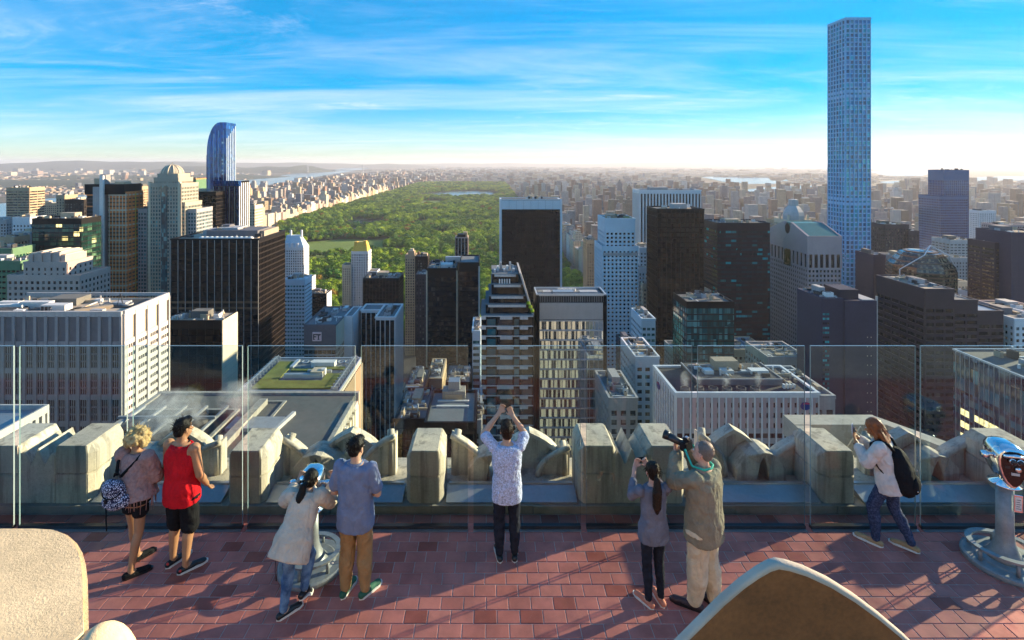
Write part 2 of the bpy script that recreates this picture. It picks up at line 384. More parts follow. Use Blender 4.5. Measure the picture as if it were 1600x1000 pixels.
b.bsdf((0.03, 0.07, 0.10), 0.16, 0, 0.6, bump=b.noise(p, 0.05, 5, 0.6), bstr=0.25, bdist=3.0)
b = NB('land'); p = b.pos()
v = b.n('ShaderNodeTexVoronoi'); b.l(p, v.inputs['Vector']); v.inputs['Scale'].default_value = 0.02
sepc = b.n('ShaderNodeSeparateColor'); b.l(v.outputs['Color'], sepc.inputs[0])
green = b.rng(b.noise(p, 0.0007, 6, 0.65), 0.42, 0.60, 0, 1, True)
urban = b.mix(sepc.outputs[0], (0.055, 0.05, 0.05), (0.30, 0.25, 0.21))
b.bsdf(b.mix(b.math('MULTIPLY', green, b.rng(sepc.outputs[1], 0, 1, 0.45, 1.0)), urban, (0.035, 0.055, 0.022)), 0.95, 0, 0.1)
pmat('hill_wood', (0.030, 0.050, 0.028), 0.95, 0.35, 0.004)
b = NB('air'); b.t.nodes.remove(b.out); b.out = b.n('ShaderNodeOutputMaterial')
pv = b.n('ShaderNodeVolumePrincipled'); pv.inputs['Color'].default_value = (0.87, 0.90, 1.0, 1); pv.inputs['Density'].default_value = 3.9e-5
pv.inputs['Anisotropy'].default_value = 0.2; b.l(pv.outputs[0], b.out.inputs['Volume'])
# ------------------------------------------------------------------ setting: ground, water, park, hills
def sheet(name, pts, z, mat, kind='structure'):
    o = mesh_obj(name, [(x, y, z) for x, y in pts], [tuple(range(len(pts)))], mat)
    if o.data.polygons[0].normal.z < 0: o.data.flip_normals()
    o['kind'] = kind
    return o
sheet('ground', [(-52000, -3000), (52000, -3000), (52000, 46000), (-52000, 46000)], GROUND, 'land')
def gp(px, py, z=GROUND):
    Y = (CZ - z) * F / (py - HY); return (wx(px, Y), Y)
sheet('midtown_streets', [(-1500, -300), (2600, -300), (2600, 745), (-1500, 745)], GROUND + 0.6, 'asphalt')
river_r = [(-1500, -1500), (-1750, 1500), (-2250, 4000), (-2500, 6200), (-3000, 8900), (-3650, 13000), (-7100, 34800)]
river_l = [(-9100, 34800), (-5600, 19000), (-4700, 13000), (-3760, 9000), (-3330, 6900), (-3150, 4000), (-2700, 1500), (-2400, -1500)]
sheet('river_water', river_r + river_l, GROUND + 2.5, 'water')
def patch(name, pxs): sheet(name, [gp(x, y, GROUND + 3) for x, y in pxs], GROUND + 3, 'water')
patch('sound_water', [(1095, 277), (1130, 274.5), (1180, 275), (1232, 274), (1246, 277), (1225, 281), (1215, 287), (1170, 287.5), (1130, 284), (1112, 280)])
patch('sound_water', [(1150, 298), (1195, 293), (1250, 289.5), (1300, 291), (1380, 296), (1390, 300), (1330, 303), (1290, 303), (1240, 305), (1180, 303)])
patch('sound_water', [(1355, 268), (1400, 265), (1450, 265.5), (1500, 267), (1520, 269), (1450, 272), (1440, 275), (1385, 274.5)])
patch('sound_water', [(1370, 284), (1400, 282.5), (1425, 283), (1410, 286.5), (1385, 286.5)])
patch('sound_water', [(1500, 279), (1540, 276), (1700, 275), (1720, 280), (1620, 282), (1520, 282.5)])
patch('sound_water', [(1200, 277), (1260, 272.5), (1310, 273), (1330, 275), (1270, 277), (1230, 283), (1205, 282)])
patch('sound_water', [(1080, 264.2), (1250, 262.6), (1500, 262.2), (1800, 262.4), (1800, 263.9), (1500, 264.2), (1300, 264.4)])
patch('sound_water', [(985, 289), (1010, 286.5), (1038, 287), (1030, 290), (1005, 291)])
PZ = GROUND + 8
sheet('park_ground', [(-813, 745), (186, 745), (186, 6250), (-813, 6250)], PZ, 'park_floor')
lawns = [[(-560, 1400), (-420, 1370), (-300, 1430), (-300, 1580), (-330, 1660), (-470, 1690), (-570, 1620)],
         [(-420, 3000), (-290, 2980), (-250, 3250), (-280, 3420), (-430, 3400)],
         [(-330, 2050), (-250, 2040), (-230, 2170), (-320, 2190)]]
lakes = [[(-590, 2020), (-520, 1960), (-430, 2010), (-400, 2120), (-450, 2230), (-560, 2260), (-600, 2150)],
         [(-560, 3850), (-420, 3700), (-150, 3680), (20, 3760), (80, 3950), (70, 4300), (10, 4520), (-150, 4640), (-330, 4520), (-480, 4250), (-570, 4050)]]
for q in lawns: sheet('lawn', q, PZ + 0.5, 'lawn')
for q in lakes: sheet('lake_water', q, PZ + 0.6, 'water')
def hill(name, x0, x1, y0, y1, h, seed, nx=60, ny=8):
    r = random.Random(seed); vs = []; fs = []
    ph = [r.uniform(0, 6.3) for _ in range(6)]
    for j in range(ny + 1):
        for i in range(nx + 1):
            u, v = i / nx, j / ny
            z = h * math.sin(math.pi * v) ** 0.7 * (0.75 + 0.13 * math.sin(9 * u + ph[0]) + 0.09 * math.sin(23 * u + ph[1]) + 0.04 * math.sin(61 * u + ph[2])) * min(1, 6 * u + 0.02, 7 * (1 - u) + 0.02)
            vs.append((x0 + (x1 - x0) * u, y0 + (y1 - y0) * v, GROUND - 2 + z))
    for j in range(ny):
        for i in range(nx):
            a = j * (nx + 1) + i; fs.append((a, a + 1, a + nx + 2, a + nx + 1))
    o = mesh_obj(name, vs, fs, 'hill_wood', smooth=True); o['kind'] = 'structure'
hill('hills', -26000, -8500, 15500, 21000, 350, 1)
hill('hills', -26000, -2000, 24000, 30000, 330, 5)
hill('hills', -8800, -4300, 12500, 15500, 200, 2)
hill('hills', -7400, -3500, 7600, 9800, 62, 3)
hill('hills', -9000, 26000, 33000, 40000, 300, 4)
hill('hills', -14000, -3400, 5200, 7600, 55, 6)

pmat('band_steel', (0.07, 0.14, 0.28), 0.45, 0.1, 0.3, metal=0.4)
# ------------------------------------------------------------------ building kit
def facade(parent, side, a0, a1, fx, z0, z1, st, mb=None, lim=170):
    """piers and spandrels in front of the glass; own objects, or one joined mesh (mb) where they are too small to pick apart"""
    p, fh = st['p'], st['fh']; n = max(1, round((a1 - a0) / p)); p = (a1 - a0) / n
    zb = max(z0, z1 - lim)
    def emit(nm, mat, u0, u1, d0, d1, w0, w1):
        if side == 'S': q = (u0, u1, fx - d1, fx - d0, w0, w1)
        elif side == 'W': q = (fx - d1, fx - d0, u0, u1, w0, w1)
        else: q = (fx + d0, fx + d1, u0, u1, w0, w1)
        if mb is not None: mb.box(*q, mi=0 if nm == 'pier' else 1)
        else: box(nm, parent, mat, *q)
    if st.get('pd', 0) > 0:
        for i in range(n + 1):
            c = a0 + i * p; h = st['pw'] / 2
            emit('pier', st['wall'], max(a0, c - h) if i else a0, min(a1, c + h) if i < n else a1, -0.04, st['pd'], zb, z1 - st.get('ptop', 0))
    if st.get('sd', 0) > 0:
        z = z1 - st.get('top', st['sh'])
        while z > zb + 1:
            emit('spandrel', st.get('smat', st['wall']), a0 + 0.02, a1 - 0.02, -0.05, st['sd'], z - st['sh'], z)
            z -= fh
    if st.get('top', 0) > 0:
        emit('top_band', st.get('tmat', st['wall']), a0 + 0.01, a1 - 0.01, -0.06, max(st.get('sd', 0), st.get('td', 0)) + 0.03, z1 - st['top'], z1)
def mass(root, x0, x1, y0, y1, z0, z1, st, faces, roof='roof_grey', par=1.0, join=False, lim=170):
    g = box('window_glass', root, st['glass'], x0, x1, y0, y1, z0, z1 - 0.3)
    mb = MB() if join else None
    for s in faces:
        if s == 'S': facade(root, 'S', x0, x1, y0, z0, z1, st, mb, lim)
        elif s == 'W': facade(root, 'W', y0, y1, x0, z0, z1, dict(st, **st.get('side', {})), mb, lim)
        else: facade(root, 'E', y0, y1, x1, z0, z1, dict(st, **st.get('side', {})), mb, lim)
    if join and mb.v:
        o = mb.build('facade_frame', [st['wall'], st.get('smat', st['wall'])], root, fix=False); o['kind'] = 'stuff'
    r = box('roof', root, roof, x0 + 0.3, x1 - 0.3, y0 + 0.3, y1 - 0.3, z1 - 0.3, z1 + 0.05)
    pm = st.get('tmat', st['wall']); t = 0.5
    d = max(st.get('pd', 0), st.get('sd', 0)) * 0.9
    if par:
        for q in ((x0 - d, x1 + d, y0 - d, y0 + t), (x0 - d, x1 + d, y1 - t, y1 + d)): box('parapet', root, pm, *q, z1 - 0.25, z1 + par)
        for q in ((x0 - d, x0 + t, y0 + t, y1 - t), (x1 - t, x1 + d, y0 + t, y1 - t)): box('parapet', root, pm, *q, z1 - 0.25, z1 + par - 0.01)
    return r
def roof_kit(root, x0, x1, y0, y1, z, seed, n=6, mats=('unit_white', 'unit_grey', 'unit_tan'), big=1.0):
    r = random.Random(seed); W_, D_ = x1 - x0, y1 - y0
    if n > 2 and W_ > 8 and D_ > 8 and r.random() < .7:
        a, b_ = r.uniform(.12, .5), r.uniform(.3, .55); box('penthouse', root, r.choice(('louvre_grey', 'unit_tan', 'roof_grey', 'conc_grey')), x0 + W_ * a, x0 + W_ * (a + .3), y0 + D_ * b_, y0 + D_ * (b_ + .35), z, z + r.uniform(2.5, 4.5))
    for _ in range(int(n * 1.7)):
        w_, d_, h_ = r.uniform(1.0, 4.8) * big, r.uniform(1.0, 4.2) * big, r.uniform(.7, 2.8) * big
        cx_, cy_ = r.uniform(x0 + w_, max(x0 + w_ + .1, x1 - w_)), r.uniform(y0 + d_, max(y0 + d_ + .1, y1 - d_))
        box('rooftop_unit', root, r.choice(mats + ('roof_dark',)), cx_ - w_ / 2, cx_ + w_ / 2, cy_ - d_ / 2, cy_ + d_ / 2, z, z + h_)
        if h_ > 1.6: box('unit_cap', root, 'steel_dark', cx_ - w_ * .3, cx_ + w_ * .3, cy_ - d_ * .3, cy_ + d_ * .3, z + h_, z + h_ + .25)
    for k in range(n):
        cx_, cy_ = r.uniform(x0 + 1, x1 - 1), r.uniform(y0 + 1, y1 - 1); L_ = r.uniform(1.5, 6)
        if k % 2: box('duct', root, r.choice(mats), max(x0 + .5, cx_ - L_), min(x1 - .5, cx_ + L_), cy_ - .3, cy_ + .3, z, z + r.uniform(.4, 1.1))
        else: box('pipe_run', root, r.choice(mats), cx_ - .2, cx_ + .2, max(y0 + .5, cy_ - L_), min(y1 - .5, cy_ + L_), z + .2, z + .55)
    for _ in range(n):
        cx_, cy_ = r.uniform(x0 + 1, x1 - 1), r.uniform(y0 + 1, y1 - 1); box('vent_stack', root, r.choice(mats), cx_ - .25, cx_ + .25, cy_ - .25, cy_ + .25, z, z + r.uniform(.8, 2.6))
def fans(root, pts, z, r_, mat='unit_grey'):
    for (x, y) in pts:
        mb = MB(); mb.lathe([(r_ * 1.05, 0), (r_, 0.5), (r_, 1.1), (r_ * 0.88, 1.1), (r_ * 0.86, 0.5)], (x, y, z), 18); f = mb.build('cooling_fan', mat, root, smooth=False)
def tank(root, x, y, z, s=1.0):
    mb = MB(); mb.lathe([(1.9 * s, 2 * s), (1.9 * s, 5.4 * s), (0.1, 6.8 * s)], (x, y, z), 12)
    for a in range(4): mb.box(x + 1.2 * s * (1 if a & 1 else -1) - .1, x + 1.2 * s * (1 if a & 1 else -1) + .1, y + 1.2 * s * (1 if a & 2 else -1) - .1, y + 1.2 * s * (1 if a & 2 else -1) + .1, z, z + 2.1 * s)
    mb.build('water_tank', 'tank_wood', root)

ST = {
 'white_rib': dict(p=5.3, fh=10.0, pw=0.95, pd=0.75, sh=1.9, sd=0.35, top=1.9, wall='conc_white', glass='gl_navy'),
 'black_mull': dict(p=5.0, fh=3.8, pw=0.22, pd=0.45, sh=0.55, sd=0.10, top=1.5, wall='alu', smat='black_metal', tmat='black_metal', glass='gl_black', side=dict(p=2.3, pw=0.28, pd=0.3, sh=1.0, sd=0.15, wall='bronze_metal', smat='bronze_metal')),
 'brown_glass': dict(p=4.5, fh=3.7, pw=0.2, pd=0.2, sh=0.4, sd=0.1, top=4.0, wall='bronze_metal', smat='black_metal', tmat='bronze_metal', glass='gl_brown', side=dict(p=60, pw=0.1, pd=0.05, sh=0.1, sd=0.0, top=0)),
 'black_flat': dict(p=3.2, fh=3.8, pw=0.25, pd=0.15, sh=0.7, sd=0.12, top=5.0, wall='black_metal', smat='black_metal', tmat='black_metal', glass='gl_dark'),
 'dark_strip': dict(p=3.0, fh=3.8, pw=0.35, pd=0.3, sh=0.9, sd=0.15, top=2.0, wall='black_metal', smat='bronze_metal', glass='gl_black'),
 'brown_strip': dict(p=3.4, fh=3.8, pw=0.5, pd=0.35, sh=0.8, sd=0.10, top=1.5, wall='bronze_metal', smat='black_metal', glass='gl_brown'),
 'solow': dict(p=2.6, fh=3.9, pw=0.18, pd=0.2, sh=0.5, sd=0.1, top=0.0, wall='black_metal', smat='black_metal', tmat='white_clad', glass='gl_black'),
 'green_glass': dict(p=3.0, fh=3.7, pw=0.18, pd=0.12, sh=0.9, sd=0.1, top=3.0, wall='black_metal', smat='black_metal', tmat='black_metal', glass='gl_green', side=dict(wall='green_clad', smat='green_clad', tmat='green_clad')),
 'teal_glass': dict(p=3.0, fh=3.8, pw=0.16, pd=0.15, sh=0.7, sd=0.1, top=3.5, wall='black_metal', smat='gl_navy', tmat='gl_navy', glass='gl_teal'),
 'teal_dash': dict(p=3.0, fh=3.8, pw=0.12, pd=0.10, sh=1.9, sd=0.08, top=4.0, wall='navy_metal', smat='navy_metal', tmat='navy_metal', glass='gl_tealdash'),
 'punch_white': dict(p=3.2, fh=3.2, pw=1.55, pd=0.5, sh=1.5, sd=0.48, top=9.0, wall='blue_white', glass='gl_dark'),
 'gm': dict(p=4.2, fh=3.8, pw=2.0, pd=0.8, sh=0.6, sd=0.05, top=4.0, wall='white_clad', smat='black_metal', glass='gl_black', td=0.6),
 'grid432': dict(p=4.7, fh=4.7, pw=1.05, pd=0.9, sh=1.05, sd=0.88, top=1.3, wall='grid_blue', glass='gl_432'),
 'mauve': dict(p=3.0, fh=3.8, pw=1.25, pd=0.5, sh=1.7, sd=0.45, top=0.0, wall='mauve_granite', glass='gl_dark'),
 'brown_gran': dict(p=4.6, fh=4.0, pw=0.8, pd=0.4, sh=1.9, sd=0.38, top=8.5, wall='brown_granite', glass='gl_dark'),
 'band_blue': dict(p=3.0, fh=3.9, pw=0.15, pd=0.1, sh=1.5, sd=0.3, top=3.0, wall='alu', smat='band_steel', tmat='gl_royal', glass='gl_royal'),
 'masonry': dict(p=3.2, fh=3.5, pw=1.5, pd=0.35, sh=1.5, sd=0.33, top=2.5, wall='cream', glass='gl_win'),
 'tan': dict(p=3.2, fh=3.5, pw=1.5, pd=0.35, sh=1.5, sd=0.33, top=2.5, wall='tan_brick', glass='gl_win'),
 'pink': dict(p=3.4, fh=3.6, pw=1.7, pd=0.35, sh=1.7, sd=0.33, top=2.5, wall='pink_stone', glass='gl_win'),
 'grey': dict(p=3.2, fh=3.5, pw=1.5, pd=0.35, sh=1.4, sd=0.33, top=2.5, wall='conc_grey', glass='gl_win'),
 'white': dict(p=3.2, fh=3.4, pw=1.5, pd=0.35, sh=1.6, sd=0.33, top=2.5, wall='white_clad', glass='gl_win'),
 'bluew': dict(p=3.0, fh=3.6, pw=0.8, pd=0.2, sh=1.8, sd=0.35, top=3, wall='blue_white', glass='gl_teal'),
 'hotel': dict(p=2.28, fh=3.3, pw=0.42, pd=0.45, sh=1.7, sd=0.2, top=1.0, wall='white_clad', smat='conc_grey', glass='gl_dark', side=dict(p=2.6, pw=0.9)),
 'plum': dict(p=6, fh=4.2, pw=0.1, pd=0.05, sh=0.2, sd=0.06, top=0, wall='plum_wall', glass='plum_wall'),
 'whitepier': dict(p=5.0, fh=4.0, pw=0.75, pd=0.6, sh=0.5, sd=0.1, top=1.5, wall='white_clad', smat='black_metal', glass='gl_black'),
 'ft': dict(p=3.2, fh=3.9, pw=0.25, pd=0.2, sh=1.2, sd=0.2, top=15.0, wall='conc_grey', tmat='louvre_grey', glass='gl_dark', side=dict(wall='cream', smat='cream', tmat='cream', pw=0.9, sh=1.2)),
}
def tower(name, label, px0, px1, py, Y, depth, st, roof='roof_grey', z0=GROUND, par=1.0, group=None, kit=4, cat='building', join=None, faces=None, kitbig=1.0):
    """front face from px0 to px1 with its top edge at row py, standing Y metres off"""
    st = ST[st] if isinstance(st, str) else st
    x0, x1, z1 = wx(px0, Y), wx(px1, Y), wz(py, Y)
    root = thing(name, label, cat, ((x0 + x1) / 2, Y + depth / 2, z0), group=group)
    if faces is None: faces = 'SE' if (x0 + x1) / 2 < 0 else 'SW'
    if join is None: join = st['fh'] * F / Y < 8.0
    rf_ = mass(root, x0, x1, Y, Y + depth, z0, z1, st, faces, roof, par, join)
    if kit: roof_kit(rf_, x0, x1, Y, Y + depth, z1 + 0.05, int(px0 * 7 + py), kit, big=kitbig)
    root['dims'] = (x0, x1, Y, Y + depth, z0, z1)
    return root
def dims(r):
    d = tuple(r['dims']); return d

# ------------------------------------------------------------------ left of the park
# white ribbed office block
r = thing('office_block', 'wide white concrete office block with deep vertical ribs and crowded roof', 'building', (wx(60, 200), 214, GROUND))
x0, x1, Y0, Y1, z1 = wx(-60, 200), wx(191, 200), 200.0, 228.5, wz(487, 200)
box('window_glass', r, 'gl_black', x0, x1, Y0, Y1, GROUND, z1 - 2.6)
n = 15; pit = (x1 - x0) / n
for i in range(n + 1):
    c = x0 + i * pit; box('pier', r, 'conc_shaded', max(c - .55, x0 - .2), min(c + .55, x1 + .25), Y0 - 0.9, Y0 + 0.05, z1 - 150, z1 - 1.6)
    if i < n:
        box('louvre_panel', r, 'louvre_grey', c + .55, c + pit - .55, Y0 - 0.25, Y0 + 0.1, z1 - 11.2, z1 - 1.8)
        for k in range(1, 4):
            u = c + .55 + (pit - 1.1) * k / 4; box('mullion', r, 'conc_grey', u - .07, u + .07, Y0 - 0.35, Y0 + 0.05, z1 - 90, z1 - 13.2)
for k in range(9):
    zt = z1 - 11.2 - k * 10.1; box('spandrel', r, 'conc_shaded', x0, x1, Y0 - 0.55, Y0 + 0.06, zt - 2.0, zt)
    for q in (1, 2): box('spandrel', r, 'louvre_grey', x0, x1, Y0 - 0.2, Y0 + 0.07, zt - 2.0 - q * 2.75 - .5, zt - 2.0 - q * 2.75 + .1)
box('top_band', r, 'conc_grey', x0 - .1, x1, Y0 - 0.7, Y0 + 0.6, z1 - 1.8, z1 + 0.2)
m = 4; pit = (Y1 - Y0) / m
for i in range(m + 1):
    c = Y0 + i * pit; box('pier', r, 'conc_white', x1 - 0.05, x1 + 0.9, max(c - .6, Y0 + .06), min(c + .6, Y1), z1 - 150, z1 - 1.0)
    if i < m:
        box('blank_panel', r, 'cream', x1 - 0.05, x1 + 0.3, c + 1.3, c + pit - 1.3, z1 - 11.5, z1 - 2.5)
        for k in range(26):
            zt = z1 - 11.6 - k * 3.4
            if zt > z1 - 90:
                box('spandrel', r, 'conc_white', x1 - 0.05, x1 + 0.45, c + .6, c + pit - .6, zt - 1.9, zt)
        for k in range(1, 5):
            u = c + .6 + (pit - 1.2) * k / 5; box('mullion', r, 'conc_white', x1 - .05, x1 + .38, u - .16, u + .16, z1 - 95, z1 - 13.4)
box('top_band', r, 'conc_white', x1 - 0.4, x1 + 0.7, Y0 + .6, Y1, z1 - 2.6, z1 + 0.25)
box('parapet', r, 'conc_grey', x0, x1 + .5, Y1 - .6, Y1 + .2, z1 - 1, z1 + 0.3)
rf = box('roof', r, 'roof_tan', x0, x1 - .4, Y0 + .5, Y1 - .6, z1 - 2.4, z1 - 1.9)
zr = z1 - 1.9
def rp(px, y): return wx(px, y)
for (a, b_, c, d, h, m_) in ((30, 76, 211, 214, 2.6, 'unit_white'), (63, 101, 206, 210, 2.7, 'unit_white'), (-5, 28, 215, 218, 1.5, 'unit_white'), (38, 62, 205, 210, .8, 'roof_dark'), (96, 128, 204, 212, .5, 'roof_dark'), (160, 212, 212, 224, .5, 'roof_dark'),
                             (102, 150, 220, 224, 1.0, 'unit_tan'), (-20, 25, 203, 209, 1.2, 'roof_dark'), (20, 36, 203, 205, 1.6, 'unit_white'), (140, 160, 205, 207, 1.2, 'unit_grey'), (176, 196, 214, 218, 1.6, 'unit_grey')):
    box('rooftop_unit', r, m_, rp(a, c), rp(b_, c), c, d, zr, zr + h)
for k in range(3): box('fan_housing', r, 'steel_dark', rp(64 + 6 * k, 206), rp(68.5 + 6 * k, 206), 205.85, 206.05, zr + .5, zr + 2.2)
box('duct', r, 'unit_white', rp(0, 212), rp(30, 212), 211, 213, zr + .3, zr + 1.6, rot=(0, 0, .2))
roof_kit(r, rp(0, 212), rp(150, 212), 203, 226, zr, 17, 9, big=.6)
box('walkway', r, 'unit_tan', rp(124, 209), rp(172, 209), 207.5, 210, zr, zr + 1.2, rot=(0, 0, .75))
fans(r, [(rp(164 + 18 * k, 215), 215 + 3 * (k % 2)) for k in range(3)], zr, 1.9)
xm = rp(188, 214); mb = MB()
for s in (-1, 1): mb.tube([(xm + s * 1.4, 214, zr), (xm, 214, zr + 5.5)], 0.12, 6)
mb.tube([(xm, 215.4, zr), (xm, 214, zr + 5.5)], 0.12, 6); mb.tube([(xm - 1, 214, zr + 4.4), (xm + 1, 214, zr + 4.4)], 0.1, 6)
mb.build('antenna_mast', 'steel_dark', r)
r = tower('office_block', 'low dark bronze glass block with blank cream end wall beside the ribbed block', 255, 347, 502, 290, 17, 'brown_glass', 'roof_tan', kit=9, par=0.6)
x0, x1, y0, y1, z0, z1 = dims(r)
box('end_wall', r, 'cream', x1 - .05, x1 + .5, y0 - .3, y1, z0, z1 + .5)
for k in range(34): box('panel_joint', r, 'conc_grey', x1 + .4, x1 + .53, y0 + .2, y1 - .2, z1 - 4 - k * 3.7, z1 - 3.85 - k * 3.7)
# tall black tower with pale mullions
r = tower('office_tower', 'broad black office tower with thin pale mullions and a row of white roof domes', 267, 404, 375, 360, 46, 'black_mull', 'roof_tan', kit=3)
x0, x1, y0, y1, z0, z1 = dims(r)
box('penthouse', r, 'louvre_grey', x0 + 18, x1 - 6, y0 + 12, y1 - 10, z1, z1 + 5); box('penthouse', r, 'roof_tan', x1 - 18, x1 - 3, y0 + 16, y1 - 4, z1, z1 + 4.2)
box('penthouse', r, 'unit_grey', x0 + 24, x1 - 22, y0 + 16, y1 - 16, z1 + 5, z1 + 6.4); roof_kit(r, x0 + 20, x1 - 20, y0 + 14, y1 - 12, z1 + 5, 31, 5, big=.6)
for k in range(11):
    mb = MB(); mb.lathe([(1.9, 0), (1.9, .8), (1.5, 1.5), (.8, 1.9), (.05, 2.0)], (x0 + 19 + k * 3.4, y0 + 4, z1), 14); mb.build('roof_dome', 'unit_white', r, smooth=True)
for zz_ in (z1 - 42, z1 - 46): box('bronze_band', r, 'copper_band', x0, x1, y0 - .2, y0, zz_ - 1.4, zz_)
# tower with the curved blue glass top
r = thing('glass_skyscraper', 'tall slender blue glass skyscraper with a curved crown', 'skyscraper', (wx(345, 590), 605, GROUND))
Y = 590.0; x0, x1, zt, zc = wx(323, Y), wx(353, Y), wz(191, Y), wz(222, Y)
prof = [(x0, GROUND)] + [(x0, zc - 12)]
for k in range(9):
    t = k / 8 * math.pi / 2; prof.append((x0 + 15 * (1 - math.cos(t)), zc - 12 + (zt - zc + 12) * math.sin(t)))
prof += [(x1, zt), (x1, GROUND)]
mb = MB(); mb.prism(prof, 'y', Y, Y + 23); mb.build('window_glass', 'gl_blue', r)
for k in range(9):
    u = x0 + (x1 - x0) * k / 8; h = zt
    if u < x0 + 15: h = zc - 12 + (zt - zc + 12) * math.sin(math.acos(max(0, min(1, 1 - (u - x0) / 15))))
    box('fin', r, 'blue_white' if k % 2 else 'gl_royal', u - .22, u + .22, Y - .35, Y + .02, GROUND, h - 9 * (1 if k % 2 else .3))
mb = MB()
for k in range(58): mb.box(x0 + .3, x1 - .2, Y - .12, Y, zc - 14 - k * 3.9, zc - 13.5 - k * 3.9)
mb.build('floor_line', 'gl_navy', r, fix=False)['kind'] = 'stuff'
for k in range(6):
    u = Y + 1.5 + 20 * k / 5; box('fin', r, 'blue_white', x1 - .02, x1 + .4, u - .45, u + .45, GROUND, zt - 18 + 3 * k)
rr_ = random.Random(3)
for k in range(60):
    zz_ = zt - 24 - k * 3.9
    if rr_.random() < .35: box('balcony_panel', r, 'white_clad', x1 - 4.6, x1 - 2.2, Y - .3, Y + .01, zz_, zz_ + 2)
lz = wz(283, 560); lx0, lx1 = wx(334, 560), wx(372, 560)
mb = MB(); mb.prism([(560, GROUND), (560, lz - 6), (561.5, lz - 2), (565, lz), (586, lz), (586, GROUND)], 'x', lx0, lx1); mb.build('lower_wing', 'gl_black', r)
for k in range(15):
    u = lx0 + (lx1 - lx0) * k / 14; box('fin', r, 'gl_blue' if k % 3 else 'alu', u - .2, u + .2, 559.6, 560.05, GROUND, lz - 6)
    box('crown_fin', r, 'gl_blue', u - .8, u + .5, 560.3, 566, lz - 5.8, lz + .3)
for k in range(6): box('fin', r, 'white_clad', lx1 - .05, lx1 + .4, 562 + k * 4.4, 563.6 + k * 4.4, GROUND, lz - 2)
tower('office_tower', 'flat black tower between the domed tower and the blue glass skyscraper', 285, 337, 301, 540, 30, 'dark_strip', 'roof_dark', kit=5)
# domed tower
r = thing('domed_tower', 'grey stone stepped tower crowned by a ribbed stone dome', 'skyscraper', (wx(257, 480), 500, GROUND))
Y = 480.0; cxm = wx(257, Y)
st = dict(ST['grey'], p=2.6, fh=3.4, pw=.8, sh=1.3, top=1.5, wall='stone_tan', glass='gl_teal')
mass(r, wx(209, Y), wx(301, Y), Y + 6, Y + 34, GROUND, wz(328, Y + 6), dict(st, wall='conc_grey'), 'SE', join=True)
mass(r, wx(228, Y), wx(287, Y), Y + 2, Y + 30, GROUND, wz(318, Y), st, 'SE', join=True)
mass(r, wx(234, Y), wx(283, Y), Y, Y + 28, GROUND, wz(288, Y), dict(st, pw=1.1), 'SE', join=True)
mass(r, wx(239, Y), wx(277, Y), Y + 1.5, Y + 25, wz(288, Y), wz(279, Y), dict(st, p=1.8, fh=4, pw=.9), 'SE', join=True)
mass(r, wx(243, Y), wx(275, Y), Y + 3, Y + 22, wz(279, Y), wz(273, Y), dict(st, p=1.5, fh=3.2), 'SE', join=True)
for k in (-1, 1): box('corner_pier', r, 'cream', cxm + k * 13.5 - 1, cxm + k * 13.5 + 1, Y - .6, Y + 2, GROUND, wz(284, Y))
mb = MB(); mb.box(wx(257, Y) - 2.6, wx(257, Y) + 2.6, Y - 1.0, Y, GROUND, wz(290, Y)); mb.build('center_bay', 'gl_teal', r)
zd = wz(273, Y); R = (wx(275, Y) - wx(243, Y)) / 2
mb = MB(); mb.lathe([(R * math.cos(t), 9.0 * math.sin(t)) for t in [k * math.pi / 2 / 8 for k in range(8)]] + [(0.3, 9.0), (0.2, 11.5)], (cxm, Y + 12, zd), 28)
d = mb.build('dome', 'stone_tan', r, smooth=True)
for k in range(12):
    a = 2 * math.pi * k / 12 + .13; mb = MB(); mb.tube([(cxm + (R + .1) * math.cos(t) * math.cos(a), Y + 12 + (R + .1) * math.cos(t) * math.sin(a), zd + 9.15 * math.sin(t)) for t in [j * math.pi / 2 / 7 for j in range(8)]], .42, 6)
    mb.build('dome_rib', 'cream', r, smooth=True)
# tower under construction
r = thing('unfinished_tower', 'tower under construction wrapped in orange netting with a white hoist mast', 'skyscraper', (wx(163, 470), 480, GROUND))
Y = 470.0
def rect(nm, mat, a, b_, t, bot, y0, y1, par=r): return box(nm, par, mat, wx(a, Y), wx(b_, Y), y0, y1, bot if bot < -200 else wz(bot, Y), wz(t, Y))
rect('concrete_core', 'conc_grey', 145, 160, 292, GROUND, 470, 492)
rect('dark_formwork', 'black_metal', 130, 192, 288, 304, 471.5, 495)
rect('brick_wing', 'bronze_metal', 133, 146, 304, GROUND, 472, 492)
rect('slab_core', 'orange_net', 166, 194, 300, GROUND, 473, 496)
for k in range(48):
    z = wz(304, Y) - k * 3.4; box('floor_slab', r, 'cream' if k % 4 == 0 else 'copper_band', wx(166, Y), wx(194.5, Y), 472.2, 496.5, z - 1.2, z)
    box('floor_slab', r, 'brown_granite' if k % 3 else 'orange_net', wx(133, Y), wx(145, Y), 471.4, 492, z - 1.1, z)
for k in range(6): u = wx(168 + k * 5.2, Y); box('column', r, 'cream', u - .3, u + .3, 472, 472.4, GROUND, wz(302, Y))
for k in range(5): u = 474 + k * 5; box('column', r, 'gold_roof' if k == 2 else 'orange_net', wx(194.5, Y), wx(194.5, Y) + .4, u, u + 1, GROUND, wz(302, Y))
rect('hoist_mast', 'unit_white', 158.5, 164, 274, GROUND, 467.5, 469.5)
rect('top_rig', 'unit_tan', 139, 152, 279, 288, 476, 482); rect('top_rig', 'unit_grey', 152, 160, 273, 288, 474, 480); rect('top_rig', 'unit_tan', 172, 188, 284, 288, 476, 484)
tower('office_tower', 'dark green glass office block with yellow sun reflections and a sunlit green end', 50, 127, 343, 430, 22, 'green_glass', 'roof_dark', kit=7)
